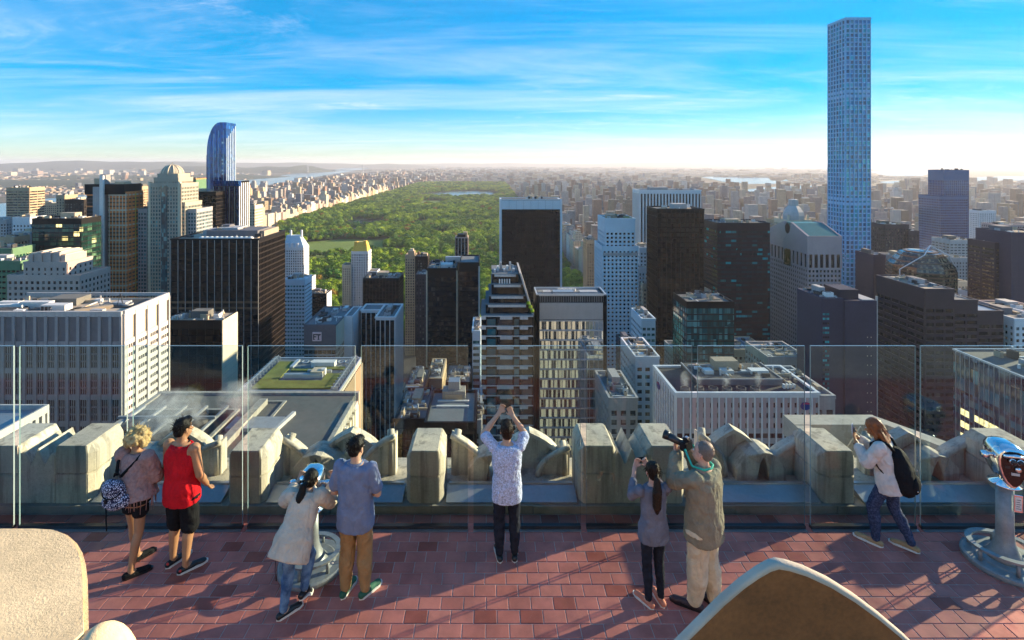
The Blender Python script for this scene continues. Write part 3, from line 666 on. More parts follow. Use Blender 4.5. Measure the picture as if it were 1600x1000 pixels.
# stepped pinkish block
r = thing('stepped_block', 'pink stone art deco block with ribbed stepped top', 'building', (wx(68, 330), 345, GROUND)); Y = 330.0
mass(r, wx(12, Y), wx(125, Y), Y, Y + 26, GROUND, wz(432, Y), dict(ST['pink'], top=1.2), 'SE', 'roof_tan', join=False)
mass(r, wx(35, Y), wx(103, Y), Y + 1, Y + 22, wz(432, Y), wz(412, Y), dict(ST['pink'], p=4, pw=2.6, top=1), 'SE', 'roof_tan')
for k in range(8):
    a = 41 + k * 7.1; h = 395 + (k in (0, 7)) * 3 + (k % 2) * 2
    box('rib_block', r, 'pink_stone', wx(a, Y), wx(a + 6.6, Y), Y + 1.5 + (k % 2) * .8, Y + 20, wz(414, Y), wz(h, Y)); box('rib_cap', r, 'cream', wx(a + .5, Y), wx(a + 6, Y), Y + 3, Y + 18, wz(h, Y), wz(h - 1.5, Y))
tower('office_block', 'olive glass block at the left edge below the tan slab', -60, 19, 390, 400, 20, dict(ST['bluew'], wall='green_clad', glass='gl_green'), kit=4)
tower('office_block', 'low olive terraced block at the left edge', -70, 32, 410, 345, 16, dict(ST['bluew'], wall='green_clad', glass='gl_dark', sh=2.2), kit=4)
tower('apartment_tower', 'brown banded apartment slab at the far left by the river', 10, 46, 294, 700, 24, dict(ST['tan'], p=14, pw=.6, sh=1.7), kit=5)
tower('apartment_tower', 'small white ribbed tower left of the green glass block', 20, 47, 341, 500, 18, dict(ST['white'], p=3.4, pw=1.5, sd=.1, top=5), kit=4)
tower('apartment_tower', 'yellowish block with a dark half rising left of the unfinished tower', 88, 101, 306, 650, 20, 'tan', kit=3)
tower('apartment_tower', 'dark brown block beside the yellowish one', 101, 131, 313, 640, 20, dict(ST['tan'], wall='bronze_metal'), kit=4)
tower('apartment_tower', 'sunlit tan tower between unfinished tower and domed tower', 198, 222, 292, 760, 26, 'tan', kit=3)
tower('apartment_tower', 'brown brick slab directly right of the orange netting', 195, 213, 326, 560, 20, dict(ST['tan'], wall='bronze_metal'), kit=2)
tower('office_tower', 'flat orange topped block peeking out right of the dome', 277, 306, 280, 720, 30, dict(ST['tan'], top=14, wall='green_clad', tmat='orange_net'), kit=2)
for i, (a, b_, t, Y, s, lb) in enumerate([(-30, 10, 345, 620, 'grey', 'grey block at the left edge under the brown slab'), (46, 88, 318, 900, 'tan', 'low tan block in front of the left river water'), (0, 22, 372, 440, 'tan', 'small brick block with red roof left of the green glass tower'),
        (22, 48, 365, 455, 'grey', 'small grey block under the white ribbed tower'), (147, 160, 395, 500, 'white', 'pale low block behind the smoking chimney'), (213, 232, 380, 560, 'masonry', 'sunlit cream block left of the domed tower foot'),
        (382, 398, 322, 640, 'masonry', 'cream block just right of the low blue wing'), (196, 214, 392, 520, 'masonry', 'small sunlit block between netting and domed tower'), (223, 234, 300, 900, 'tan', 'narrow brick block behind the domed tower')]):
    tower('apartment_block', lb, a, b_, t, Y, 22, s, kit=4)
# foreground roofs on the left
r = thing('low_roof_block', 'low block with white slotted wall and teal roof at the left edge', 'building', (-150, 120, GROUND))
zt = wz(632, 140); xr = wx(76, 140)
box('wall', r, 'conc_grey', -190, xr - .6, 70, 139.5, GROUND, zt - 1.6); box('roof', r, 'ledge_metal', -189, xr - .5, 70.2, 139.6, zt - 1.5, zt - 1.2)
box('parapet', r, 'conc_white', -189, xr, 139.6, 140.2, zt - 8, zt)
for k in range(26):
    u = 88 + k * 2.0; box('slot_pier', r, 'conc_white', xr - .5, xr, u, u + .9, zt - 8, zt - 2.01)
box('slot_cap', r, 'conc_white', xr - .55, xr + .05, 80, 139.5, zt - 2, zt); box('slot_sill', r, 'conc_white', xr - .55, xr + .03, 80, 139.5, zt - 30, zt - 6)
r = thing('setback_roof', 'broad grey flat roof with steaming cooling pit just below the deck', 'building', (-45, 80, GROUND)); zr = -39.2
box('wall', r, 'limestone', -63, -25, 45, 100.4, GROUND, zr - 1.2); box('roof', r, 'roof_grey', -62.4, -25.6, 45, 99.8, zr - 1.2, zr - .1)
box('parapet', r, 'stone_dark', -63.2, -24.9, 99.8, 100.6, zr - 2, zr + .25); box('parapet', r, 'stone_dark', -25.6, -24.9, 45, 96.7, zr - 2, zr + .2); box('parapet', r, 'stone_dark', -63.2, -62.4, 45, 99.8, zr - 2, zr + .2)
for k in range(18): box('wall_rib', r, 'cream', -24.95, -24.3, 62 + k * 1.95, 63.1 + k * 1.95, GROUND + 100, zr - 1.2)
box('pit_wall', r, 'stone_dark', -44.6, -44, 62, 92, zr - .1, zr + .7); box('pit_wall', r, 'stone_dark', -61, -44, 92, 92.6, zr - .1, zr + .7)
box('pit_floor', r, 'roof_dark', -61, -44.6, 62, 92, zr - .1, zr + .06)
fans(r, [(-57, 74), (-50.5, 74), (-57, 82), (-50.5, 82), (-50.5, 89)], zr + .1, 2.6, 'steel_dark')
for k in range(5): box('pipe', r, 'unit_grey', -60 + k * 3.6, -59.6 + k * 3.6, 66, 91, zr + 1.6, zr + 2.0)
for k in range(3): box('pipe', r, 'unit_grey', -61, -45, 70 + k * 8, 70.4 + k * 8, zr + 2.0, zr + 2.4)
box('hatch', r, 'unit_grey', -43.4, -35, 86, 90, zr - .1, zr + .5); box('duct', r, 'stone_dark', -42, -40.6, 76, 96, zr - .1, zr + .9); box('curb', r, 'stone_dark', -38, -37.5, 78, 97, zr - .1, zr + .12); box('curb', r, 'stone_dark', -42, -38, 96.5, 97, zr - .1, zr + .12); box('beam', r, 'conc_white', -35.2, -34.6, 83, 92, zr - .1, zr + .5, rot=(0, 0, -.15))
roof_kit(r, -58, -45, 63, 70, zr + .1, 5, 6, ('unit_grey', 'steel_dark'))
r = thing('green_roof_block', 'block with a planted yellow green roof and railed edge', 'building', (-53, 152, GROUND)); Y = 140.0; zr = wz(612, Y)
x0, x1 = wx(370, Y), wx(530, Y)
box('wall', r, 'limestone', x0, x1, Y, Y + 24.5, GROUND, zr - .8); box('roof', r, 'roof_slate', x0 + .5, x1 - .5, Y + .5, Y + 24, zr - .8, zr - .2)
for q in ((x0 + 3, x1 - 3, Y + 2, Y + 7), (x0 + 3, x0 + 8, Y + 7, Y + 21), (x1 - 7, x1 - 2.5, Y + 7, Y + 12), (x0 + 9, x0 + 18, Y + 14, Y + 15.5), (x1 - 12, x1 - 3, Y + 15, Y + 17)): box('planting', r, 'roof_green', *q, zr - .2, zr + .15)
for q in ((x0, x1, Y, Y + .4), (x0, x1, Y + 24, Y + 24.5), (x0, x0 + .4, Y + .4, Y + 24), (x1 - .4, x1, Y + .4, Y + 24)): box('parapet', r, 'alu', *q, zr - .6, zr + .1)
for s in (x0 + 1.6, x1 - 1.6):
    for k in (0, .5): box('rail', r, 'alu', s - .06, s + .06, Y + .5, Y + 24, zr + .4 + k, zr + .5 + k)
    for k in range(12): box('rail_post', r, 'alu', s - .9, s + .9, Y + 1 + k * 2, Y + 1.12 + k * 2, zr - .1, zr + .95)
for (a, c) in ((x0 + 11, 21), (x0 + 13.6, 21), (x0 + 16.4, 21), (x0 + 22, 21), (x0 + 24, 21)):
    mb = MB(); mb.lathe([(1.1, 0), (1.1, .4), (.85, .4), (.85, .05)], (a, Y + c, zr - .2), 20); mb.build('roof_ring', 'alu', r)
for q in ((x0 + 9, x0 + 20, Y + 9, Y + 9.7, 1.2, 'alu'), (x0 + 14, x0 + 21, Y + 17, Y + 19.5, 1.5, 'unit_white'), (x1 - 11, x1 - 7.5, Y + 9.5, Y + 13, 1.7, 'unit_tan'), (x0 + 19, x0 + 20.2, Y + 10.5, Y + 12, 2, 'unit_white'), (x1 - 13, x1 - 6, Y + 13, Y + 13.5, .8, 'alu'), (x0 + 8, x0 + 9, Y + 16, Y + 22, .7, 'alu')): box('rooftop_unit', r, q[5], q[0], q[1], q[2], q[3], zr - .2, zr - .2 + q[4])
for k in range(20): box('wall_rib', r, 'tan_brick', x1 - .05, x1 + .5, Y + .6 + k * 1.2, Y + 1.2 + k * 1.2, GROUND + 90, zr - 1.4)

# ------------------------------------------------------------------ middle
r = thing('gothic_tower', 'pale stone hotel tower with steep copper roof and two chimneys at the park edge', 'hotel', (wx(462, 725), 740, GROUND)); Y = 725.0
mass(r, wx(443, Y), wx(484, Y), Y, Y + 24, GROUND, wz(436, Y), dict(ST['masonry'], wall='white_clad'), 'SE', join=True)
mass(r, wx(443, Y), wx(474, Y), Y + 1, Y + 22, wz(436, Y), wz(387, Y), dict(ST['masonry'], wall='white_clad'), 'SE', join=True, par=.2)
xa, xb, za, zb_ = wx(443, Y), wx(474, Y), wz(387, Y), wz(369, Y)
mb = MB(); mb.add([(xa, Y + 1, za), (xb, Y + 1, za), (xb, Y + 22, za), (xa, Y + 22, za), (xa + 1, Y + 8, zb_), (xb - 8, Y + 8, zb_), (xb - 8, Y + 15, zb_), (xa + 1, Y + 15, zb_)], CUBE_F); mb.build('roof', 'blue_white', r)
for u in (450, 467): box('chimney', r, 'white_clad', wx(u, Y) - 1, wx(u, Y) + 1, Y + 9, Y + 12, zb_ - 6, wz(361, Y))
for k in range(3): box('dormer', r, 'white_clad', xa + 3 + k * 7, xa + 6 + k * 7, Y + .6, Y + 6, za, za + 6)
tower('office_tower', 'blue white banded slab right beside the broad black tower', 444, 476, 438, 500, 20, dict(ST['bluew'], sh=1.9), 'blue_white', kit=4)
r = tower('office_block', 'small dark green glass block with white edge and rooftop machinery', 478, 510, 460, 620, 18, 'dark_strip', kit=10); x0, x1, y0, y1, z0, z1 = dims(r)
box('edge_wall', r, 'white_clad', x1, x1 + .8, y0 - .3, y1, z0, z1 + .6)
r = thing('gold_roof_tower', 'slim pale tower with a bright golden mansard roof facing the park', 'hotel', (wx(562, 735), 745, GROUND)); Y = 735.0
mass(r, wx(549, Y), wx(575, Y), Y, Y + 20, GROUND, wz(393, Y), dict(ST['masonry'], wall='white_clad'), 'SE', join=True, par=.3)
xa, xb, za, zb_ = wx(550, Y), wx(574, Y), wz(393, Y), wz(379, Y)
mb = MB(); mb.add([(xa, Y, za), (xb, Y, za), (xb, Y + 19, za), (xa, Y + 19, za), (xa + 3, Y + 5, zb_), (xb - 2.5, Y + 5, zb_), (xb - 2.5, Y + 14, zb_), (xa + 3, Y + 14, zb_)], CUBE_F); mb.build('roof', 'gold_roof', r)
for u in (555, 569): box('roof_dormer', r, 'gold_roof', wx(u, Y) - 2, wx(u, Y) + 2, Y + 3, Y + 9, za + 4, wz(378, Y) + (u > 560))
mass(r, wx(536, Y), wx(549, Y), Y - 4, Y + 14, GROUND, wz(414, Y), ST['masonry'], 'SE', join=True); mass(r, wx(575, Y), wx(590, Y), Y - 5, Y + 14, GROUND, wz(424, Y), dict(ST['masonry'], wall='white_clad'), 'SE', join=True)
tower('office_block', 'dark brown boxy block with steaming roof machinery below the gold roofed tower', 567, 623, 436, 560, 30, 'brown_strip', kit=12)
r = thing('prewar_tower', 'tan brick prewar tower with stepped ornamental crown', 'apartment tower', (wx(652, 690), 700, GROUND)); Y = 690.0
mass(r, wx(633, Y), wx(648, Y), Y, Y + 20, GROUND, wz(400, Y), ST['tan'], 'SE', join=True); mass(r, wx(648, Y), wx(668, Y), Y + 1, Y + 20, GROUND, wz(402, Y), dict(ST['tan'], wall='bronze_metal'), 'SE', join=True)
box('crown', r, 'tan_brick', wx(637, Y), wx(647, Y), Y + 3, Y + 12, wz(400, Y), wz(393, Y)); box('crown', r, 'cream', wx(640, Y), wx(645, Y), Y + 5, Y + 10, wz(393, Y), wz(390, Y)); box('penthouse', r, 'tan_brick', wx(660, Y), wx(667, Y), Y + 3, Y + 12, wz(402, Y), wz(397, Y)); tank(r, wx(653, Y), Y + 9, wz(402, Y)); roof_kit(r, wx(649, Y), wx(667, Y), Y + 2, Y + 18, wz(402, Y), 5, 4)
tower('apartment_tower', 'slim dark brick tower left of the twin black slabs', 650, 668, 430, 560, 20, dict(ST['tan'], wall='brown_granite'), kit=3)
r = tower('apartment_tower', 'narrow dark tower with gilded vertical stripes before the park', 711, 731, 372, 640, 18, dict(ST['dark_strip'], p=4, pw=1.2, wall='pink_stone', top=3), kit=2); x0, x1, y0, y1, z0, z1 = dims(r)
box('crown', r, 'bronze_metal', x0 + 3, x1 - 3, y0 + 3, y1 - 3, z1, z1 + 4); box('crown', r, 'tan_brick', x1 - 6, x1 - 1, y0 + 4, y1 - 6, z1, z1 + 6.5)
# twin black slabs
r = tower('office_tower', 'twin black slab tower with pale corner strips and rooftop gear', 667, 713, 421, 400, 30, dict(ST['black_flat'], sh=1.0), 'roof_slate', kit=8); x0, x1, y0, y1, z0, z1 = dims(r)
xa, xb = wx(717.5, 392), wx(748, 392); mass(r, xa, xb, 392, 425, GROUND, wz(412, 392), dict(ST['black_flat'], sh=1.0), 'SE', 'roof_slate')
for u in (x0 - .6, x1): box('corner_strip', r, 'cream', u, u + 1.0, y0 - .5, y0 + 1, z0, z1 - 1)
box('corner_strip', r, 'conc_white', xb - .2, xb + .8, 391.6, 393, z0, wz(416, 392)); box('roof_screen', r, 'alu', x0 + 12, xb - 1, y0 + 26, y0 + 29, z1, z1 + 5); box('roof_screen', r, 'unit_white', x0 + 10, x0 + 19, y0 + 6, y0 + 15, z1, z1 + 2.6)
# block with the FT sign and its darker neighbour
r = thing('sign_block', 'grey louvred block carrying a pink FT sign with sunlit side', 'building', (wx(500, 350), 368, GROUND)); zt = wz(509, 350)
x0, x1 = wx(475, 350), wx(525, 350)
rf_ = mass(r, x0, x1, 350, 394.6, GROUND, zt, ST['ft'], 'SE', 'roof_slate', par=.9)
mass(r, x1 + .2, x1 + 6, 369.3, 394.6, GROUND, zt, dict(ST['ft'], top=70, tmat='white_clad', side=dict(top=70, tmat='white_clad')), 'SE', 'roof_slate', par=.9)
roof_kit(rf_, x0 + 1, x1 - 1, 352, 392, zt, 6, 8, ('unit_grey', 'roof_dark', 'unit_white'))
fans(r, [(x0 + 8.4, 358), (x0 + 12, 363)], zt, 1.9, 'unit_white'); box('roof_screen', r, 'alu', x0 + 16, x1 - 2, 384, 391, zt, zt + 2.4)
sx0, sz = wx(488.3, 349.4), wz(520, 349.4); sg = 5.9
pmat('pink_sign', (0.80, 0.62, 0.62), 0.6, 0.03, 0.5); pmat('ink', (0.01, 0.01, 0.012), 0.6, 0.05, 1)
box('sign', r, 'pink_sign', sx0, sx0 + sg, 349.1, 349.85, sz - sg + .4, sz + .4)
cu = bpy.data.curves.new('lettering', 'FONT'); cu.body = 'FT'; cu.size = 5.2; cu.extrude = 0.05; cu.align_x = 'CENTER'; cu.offset = 0.09; cu.space_character = 0.92
tmp = bpy.data.objects.new('lettering', cu); COL.objects.link(tmp); bpy.context.view_layer.update(); lm = bpy.data.meshes.new_from_object(tmp.evaluated_get(bpy.context.evaluated_depsgraph_get())); bpy.data.objects.remove(tmp); to = bpy.data.objects.new('lettering', lm); lm.materials.clear(); lm.materials.append(M['ink']); COL.objects.link(to)
to.rotation_euler = (math.pi / 2, 0, 0); to.location = (sx0 + sg / 2, 349.02, sz - sg + 1.5); wparent_s(to, r)
for (a, b_, q) in ((0.5, 1.85, 1.35), (3.45, 4.75, 1.35), (2.95, 3.3, 4.1), (4.75, 5.2, 4.1)): box('serif', r, 'ink', sx0 + a, sx0 + b_, 348.98, 349.06, sz - sg + q, sz - sg + q + (.34 if q < 2 else 1.1))
r = thing('dark_slab', 'L shaped dark glass slab with white vertical piers and white roof rim', 'building', (-78, 384, GROUND)); zt = wz(497, 366.9)
rf_ = mass(r, -79.7, -66.4, 366.9, 400.7, GROUND, zt, ST['whitepier'] | dict(p=3.3, pw=.4), 'SE', 'roof_slate', par=1.0); mass(r, -94.1, -79.8, 385, 400.7, GROUND, zt, ST['whitepier'] | dict(p=3.6, pw=.4), 'S', 'roof_slate', par=1.0)
roof_kit(rf_, -78.5, -67.5, 369, 398, zt, 3, 6, ('unit_grey', 'roof_dark', 'alu'))
# stepped glass tower with terraces
r = thing('terraced_tower', 'terraced glass tower with horizontal balcony bands narrowing to a slanted top', 'skyscraper', (wx(792, 225), 238, GROUND)); Y = 225.0
steps = [(752, 833, 493, 0), (759, 826, 478, 2), (764, 822, 466, 3.5), (768, 818, 449, 5), (769, 811, 434, 7)]
for i, (a, b_, t, dy) in enumerate(steps):
    x0, x1, zt = wx(a, Y), wx(b_, Y), wz(t, Y); zb_ = GROUND if i == 0 else wz(steps[i - 1][2], Y)
    box('window_glass', r, 'gl_dark', x0, x1, Y + dy, Y + 26, zb_, zt)
    box('terrace_deck', r, 'roof_slate', x0 - .2, x1 + .2, Y + dy - .2, Y + 26, zt, zt + .3)
    if i:
        k = 0
        while zt - k * 4.3 > zb_ + 1:
            box('balcony_band', r, 'conc_white', x0 + 1, x1 - 1, Y + dy - .5, Y + dy, zt - k * 4.3 - 1.0, zt - k * 4.3); k += 1
x0, x1 = wx(752, Y), wx(833, Y); z = wz(493, Y); k = 0
while z > wz(700, Y):
    box('balcony_band', r, 'conc_white', x0, x1, Y - .5, Y + .03, z - .45, z)
    for (u0, u1) in ((-.01, .09), (.30, .62) if k % 2 else (.36, .60), (.74, .90)): box('balcony_front', r, 'conc_white', x0 + (x1 - x0) * max(u0, 0), x0 + (x1 - x0) * u1, Y - .85, Y - .45, z - 1.5, z - .2)
    for (u0, u1, m_) in ((.11, .28, 'pane_teal'), (.32, .60, 'pane_navy'), (.63, .73, 'pane_teal'), (.78, .97, 'pane_navy')):
        box('pane', r, m_, x0 + (x1 - x0) * u0, x0 + (x1 - x0) * u1, Y - .1, Y + .02, z - 4.0, z - 1.5)
    z -= 4.25; k += 1
for u in (.10, .29, .62, .74, .99): box('pier', r, 'bronze_metal', x0 + (x1 - x0) * u - .3, x0 + (x1 - x0) * u + .3, Y - .3, Y + .05, GROUND + 40, wz(497, Y))
mb = MB(); xt, xq = wx(812, Y), wx(835, Y); mb.prism([(xt, wz(428, Y)), (xt + .8, wz(428, Y)), (xq, wz(494, Y)), (xq - .9, wz(494, Y))], 'y', Y + 1, Y + 26); mb.build('slanted_wall', 'conc_grey', r)
zt = wz(434, Y)
for k in range(7): box('rooftop_unit', r, ('alu', 'unit_white', 'unit_grey')[k % 3], wx(772 + k * 5.2, Y), wx(775 + k * 5.2, Y), Y + 9 + (k * 3) % 8, Y + 12 + (k * 3) % 8, zt, zt + 1.5 + (k % 3))
for k in range(5): box('rooftop_unit', r, 'unit_white', wx(780 + k * 4, Y), wx(782 + k * 4, Y), Y + 5.5, Y + 6.5, wz(449, Y), wz(449, Y) + 2.2)
mb = MB(); mb.tube([(wx(800, Y), Y + 10, zt), (wx(804, Y), Y + 10, zt + 3.5), (wx(797, Y), Y + 10, zt + 4.2)], .18, 6); mb.build('davit_arm', 'steel', r)
for k in range(3): mb = MB(); mb.lathe([(.2, 0), (.9, .6), (.7, 1.5), (.1, 1.9)], (wx(826 + k * 3, Y), Y + 1.2, wz(478 + k * 6, Y)), 9); mb.build('terrace_plant', 'foliage', r)
# boxy tower with curved glass bay
r = thing('box_tower', 'square glass tower with grey louvred top and mirror glass bays', 'office tower', (wx(892, 235), 246, GROUND)); Y = 235.0
x0, x1, zt = wx(843, Y), wx(942, Y), wz(461, Y)
box('window_glass', r, 'gl_pale', x0, x1, Y, Y + 13, GROUND, wz(500, Y)); box('core', r, 'black_metal', x0 - 1.2, x1 + 1.2, Y + .6, Y + 13, GROUND, zt - .5)
box('top_frame', r, 'black_metal', x0 - 1.2, x1 + 1.2, Y + .2, Y + .7, wz(474, Y), zt); box('louvre_panel', r, 'conc_grey', x0, x1, Y - .3, Y + .3, wz(499, Y), wz(473, Y))
for k in range(28): box('louvre', r, 'alu', x0, x1, Y - .42, Y - .25, wz(474 + k * .88, Y) - .13, wz(474 + k * .88, Y) - .02)
for k in range(40): u = x0 - 1 + (x1 - x0 + 2) * k / 39; box('screen_rib', r, 'unit_grey', u - .08, u + .08, Y + .05, Y + .25, wz(472, Y), zt - .6)
for u in (x0 - 1.6, x1 + .3): box('corner_fin', r, 'black_metal', u, u + 1.3, Y - .9, Y + 13, GROUND, zt)
for q in ((x0 - 1.4, x1 + 1.6, Y - .2, Y + .4), (x0 - 1.4, x1 + 1.6, Y + 12.6, Y + 13.2), (x0 - 1.4, x0 - .8, Y + .4, Y + 12.6), (x1 + 1, x1 + 1.6, Y + .4, Y + 12.6)): box('parapet', r, 'alu', *q, zt - .4, zt + .5)
box('roof', r, 'roof_slate', x0 - .8, x1 + 1, Y + .4, Y + 12.6, zt - .9, zt - .3)
for k in range(5): mb = MB(); mb.lathe([(.8, 0), (.8, 1), (.55, 1), (.5, .4)], (wx(878 + k * 6, Y), Y + 9, zt - .3), 14); mb.build('cooling_fan', 'unit_white', r)
for (a, b_) in ((850, 862), (866, 898), (908, 936)): box('rooftop_unit', r, 'unit_grey' if a != 866 else 'ledge_metal', wx(a, Y), wx(b_, Y), Y + 3, Y + 7, zt - .3, zt + .7)
nf, nb = 14, 14
rr_ = random.Random(9)
for f_ in range(nf):
    za = wz(500, Y) - f_ * 4.35
    box('spandrel', r, 'alu', x0, x1, Y - .75, Y - .02, za - .42, za)
    for c in range(nb):
        u0, u1 = x0 + (x1 - x0) * c / nb, x0 + (x1 - x0) * (c + 1) / nb
        m_ = 'pane_mirror'
        box('pane', r, m_, u0 + .06, u1 - .06, Y - .22 - .05 * rr_.random(), Y - .05, za - 4.3, za - .45, rot=(0.008 * rr_.uniform(-1, 1), 0, 0.010 * rr_.uniform(-1, 1)))
for c in range(nb + 1): u = x0 + (x1 - x0) * c / nb; box('mullion', r, 'alu', u - .07, u + .07, Y - .4, Y - .03, wz(500, Y) - 62, wz(500, Y))
# black tower framed in white
r = tower('office_tower', 'black glass slab framed by white edges and white top band against the park', 784, 875, 327, 590, 30, 'solow', kit=0, par=0, join=True); x0, x1, y0, y1, z0, z1 = dims(r)
zt = wz(312, 590)
for u in (x0 - 2.2, x1): box('edge_wall', r, 'white_clad', u, u + 2.2, y0 - .9, y1, z0, zt)
box('top_band', r, 'white_clad', x0, x1, y0 - .7, y1 - .5, z1, zt - .6)
for k in range(9): u = x0 + (x1 - x0) * k / 8; box('panel_joint', r, 'conc_grey', u - .12, u + .12, y0 - .76, y0 - .6, z1, zt - .6)
box('roof', r, 'roof_dark', x0, x1, y0, y1 - 1, zt - .6, zt - .2)
for q in ((x0 - 2.2, x1 + 2.2, y0 - .9, y0), (x0 - 2.2, x1 + 2.2, y1 - .8, y1)): box('parapet', r, 'white_clad', *q, zt, zt + .9)
for k in range(8): box('rooftop_unit', r, ('unit_white', 'steel_dark', 'unit_tan')[k % 3], x0 + 28 + k * 2.4, x0 + 30 + k * 2.4, y0 + 8, y0 + 14, zt, zt + 2 + (k * 7 % 3))
# pale punched window tower
r = thing('punched_tower', 'pale blue white tower with a dense grid of square punched windows', 'office tower', (wx(968, 420), 436, GROUND)); Y = 420.0
mass(r, wx(946, Y), wx(992, Y), Y, Y + 28, GROUND, wz(343, Y), ST['punch_white'], 'SW', kit if False else 'roof_tan', join=True)
mass(r, wx(941.5, Y - 1.5), wx(997, Y - 1.5), Y - 1.5, Y + 29, GROUND, wz(386, Y), dict(ST['punch_white'], top=1.5), 'SW', 'roof_tan', join=True)
box('dark_floor', r, 'conc_grey', wx(942, Y - 2), wx(996.5, Y - 2), Y - 2.2, Y - 1.9, wz(399, Y), wz(394, Y))
roof_kit(r, wx(947, Y), wx(991, Y), Y + 1, Y + 26, wz(343, Y), 4, 9, ('unit_tan', 'unit_white', 'green_clad'))
tower('office_tower', 'broad white tower of tall narrow piers and dark strips', 1000, 1095, 298, 690, 34, 'gm', 'roof_dark', kit=5, join=False)
tower('office_tower', 'dark bronze slab standing in front of the white pier tower', 1027, 1100, 328, 400, 26, 'brown_strip', 'roof_tan', kit=4)
r = tower('office_tower', 'black glass tower flecked with strips of teal reflection', 1121, 1203, 350, 450, 30, 'teal_dash', 'roof_grey', kit=5); x0, x1, y0, y1, z0, z1 = dims(r)
box('gold_edge', r, 'cream', x0 - .6, x0 - .12, y0 + 12, y1 - 4, z0, z1 - 60)
# tower with the broken pediment
r = thing('pediment_tower', 'pinkish granite tower with gabled top, round notch and teal roof', 'skyscraper', (wx(1288, 430), 458, GROUND)); Y = 430.0
x0, x1, z1 = wx(1262, Y), wx(1314, Y), wz(369, Y); y1 = Y + 57
st = ST['mauve']; zb_ = z1 - 26
mass(r, x0, x1, Y, y1, GROUND, zb_, st, 'SW', join=True, par=0)
box('crown', r, 'gl_dark', x0 + .5, x1 - .5, Y + .5, y1 - .5, zb_, zb_ + 11); box('crown', r, 'mauve_granite', x0 - .45, x1 + .45, Y - .45, y1 + .4, zb_ + 11, z1)
for k in range(7): u = x0 + (x1 - x0) * k / 6; box('crown_pier', r, 'mauve_granite', u - .8, u + .8, Y - .4, Y + .6, zb_ - .5, zb_ + 11)
for k in range(11):
    u = Y + 57 * k / 10
    if k != 5: box('crown_pier', r, 'mauve_granite', x0 - .4, x0 + .6, u - 1.2, u + 1.2, zb_ - .5, zb_ + 11)
zg = wz(346, Y + 28); ym = Y + 28.5
mb = MB(); mb.prism([(Y - .4, z1), (y1 + .4, z1), (ym + 5, zg), (ym + 4, zg - 6), (ym + 2, zg - 8.5), (ym, zg - 9), (ym - 2, zg - 8.5), (ym - 4, zg - 6), (ym - 5, zg)], 'x', x0 - .4, x0 + 1.5); mb.build('pediment', 'mauve_granite', r)
mb = MB(); mb.prism([(Y + .6, z1 + .1), (y1 - .6, z1 + .1), (ym + 5, zg - .8), (ym - 5, zg - .8)], 'x', x0 + 1.5, x1 - .6); mb.build('roof', 'teal_roof', r)
mb = MB(); mb.prism([(Y - .4, z1), (y1 + .4, z1), (ym + 5, zg), (ym - 5, zg)], 'x', x1 - .6, x1 + .4); mb.build('pediment', 'mauve_granite', r)
mb = MB(); mb.prism([(ym + 3.6 * math.cos(t), zg - 6 + 4.6 * math.sin(t)) for t in [k * math.pi / 8 for k in range(16)]], 'x', x0 - .5, x0 - .38); mb.build('round_notch', 'black_metal', r)
for k in range(-1, 2): box('blank_strip', r, 'gl_dark', x0 - .52, x0 - .40, ym - 5, ym + 5, zb_ - 3.2 - 0 * k, zb_ + 10)
# slender white grid tower
r = thing('slender_tower', 'extremely tall slender white concrete grid tower with square windows', 'skyscraper', (wx(1340, 550), 564, GROUND)); Y = 550.0
x0, x1, z1 = wx(1321, Y), wx(1360, Y), wz(28, Y)
mass(r, x0, x1, Y, Y + 28, GROUND, z1, dict(ST['grid432'], p=(x1 - x0) / 6, fh=4.72), 'SW', 'conc_grey', par=.5, join=True, lim=420)
for k in range(5):
    zz_ = z1 - 18 - k * 56.6; mb = MB()
    for q in (0, 4.9): mb.box(x0 - .2, x1 + .2, Y - .25, Y + .3, zz_ - q - 4, zz_ - q - .8); mb.box(x0 - .25, x0 + .3, Y, Y + 28, zz_ - q - 4, zz_ - q - .8)
    mb.build('open_floor', 'gl_432' if k % 2 == 0 else 'grid_blue', r, fix=False)
tower('office_tower', 'dark blue banded tower on the right with a flat blue crown', 1475, 1514, 266, 800, 29, dict(ST['band_blue'], top=15, tmat='gl_royal', sh=.7), kit=3, par=.5, join=True)
r = tower('office_tower', 'grey banded lower shaft wrapped round the blue crowned tower', 1469, 1512, 307, 795, 40, 'band_blue', kit=0, join=True)
tower('office_block', 'pale gridded block before the banded tower', 1484, 1526, 376, 640, 26, dict(ST['white'], p=5, pw=1.2, sh=2, wall='conc_white'), kit=4)
# brown stepped granite block on the right
r = thing('granite_block', 'massive dark brown granite block with stepped right shoulder', 'office tower', (wx(1500, 300), 318, GROUND)); Y = 300.0
xs = [wx(q, Y) for q in (1445, 1490, 1527, 1567)]; zs = [wz(q, Y) for q in (453, 470, 487)]
for i in range(3):
    st = dict(ST['brown_gran'], top=9.0 if i == 0 else 5.5, p=6.2, pw=.9)
    mass(r, xs[i], xs[i + 1] - .01, Y, Y + 37, GROUND, zs[i], st, 'SW' if i == 0 else 'S', ('roof_tan', 'roof_slate', 'ledge_metal')[i], par=.7)
roof_kit(r, xs[0] + 2, xs[1], Y + 4, Y + 35, zs[0], 8, 9, ('unit_grey', 'unit_tan', 'ledge_metal')); roof_kit(r, xs[1], xs[2], Y + 4, Y + 30, zs[1], 9, 3)
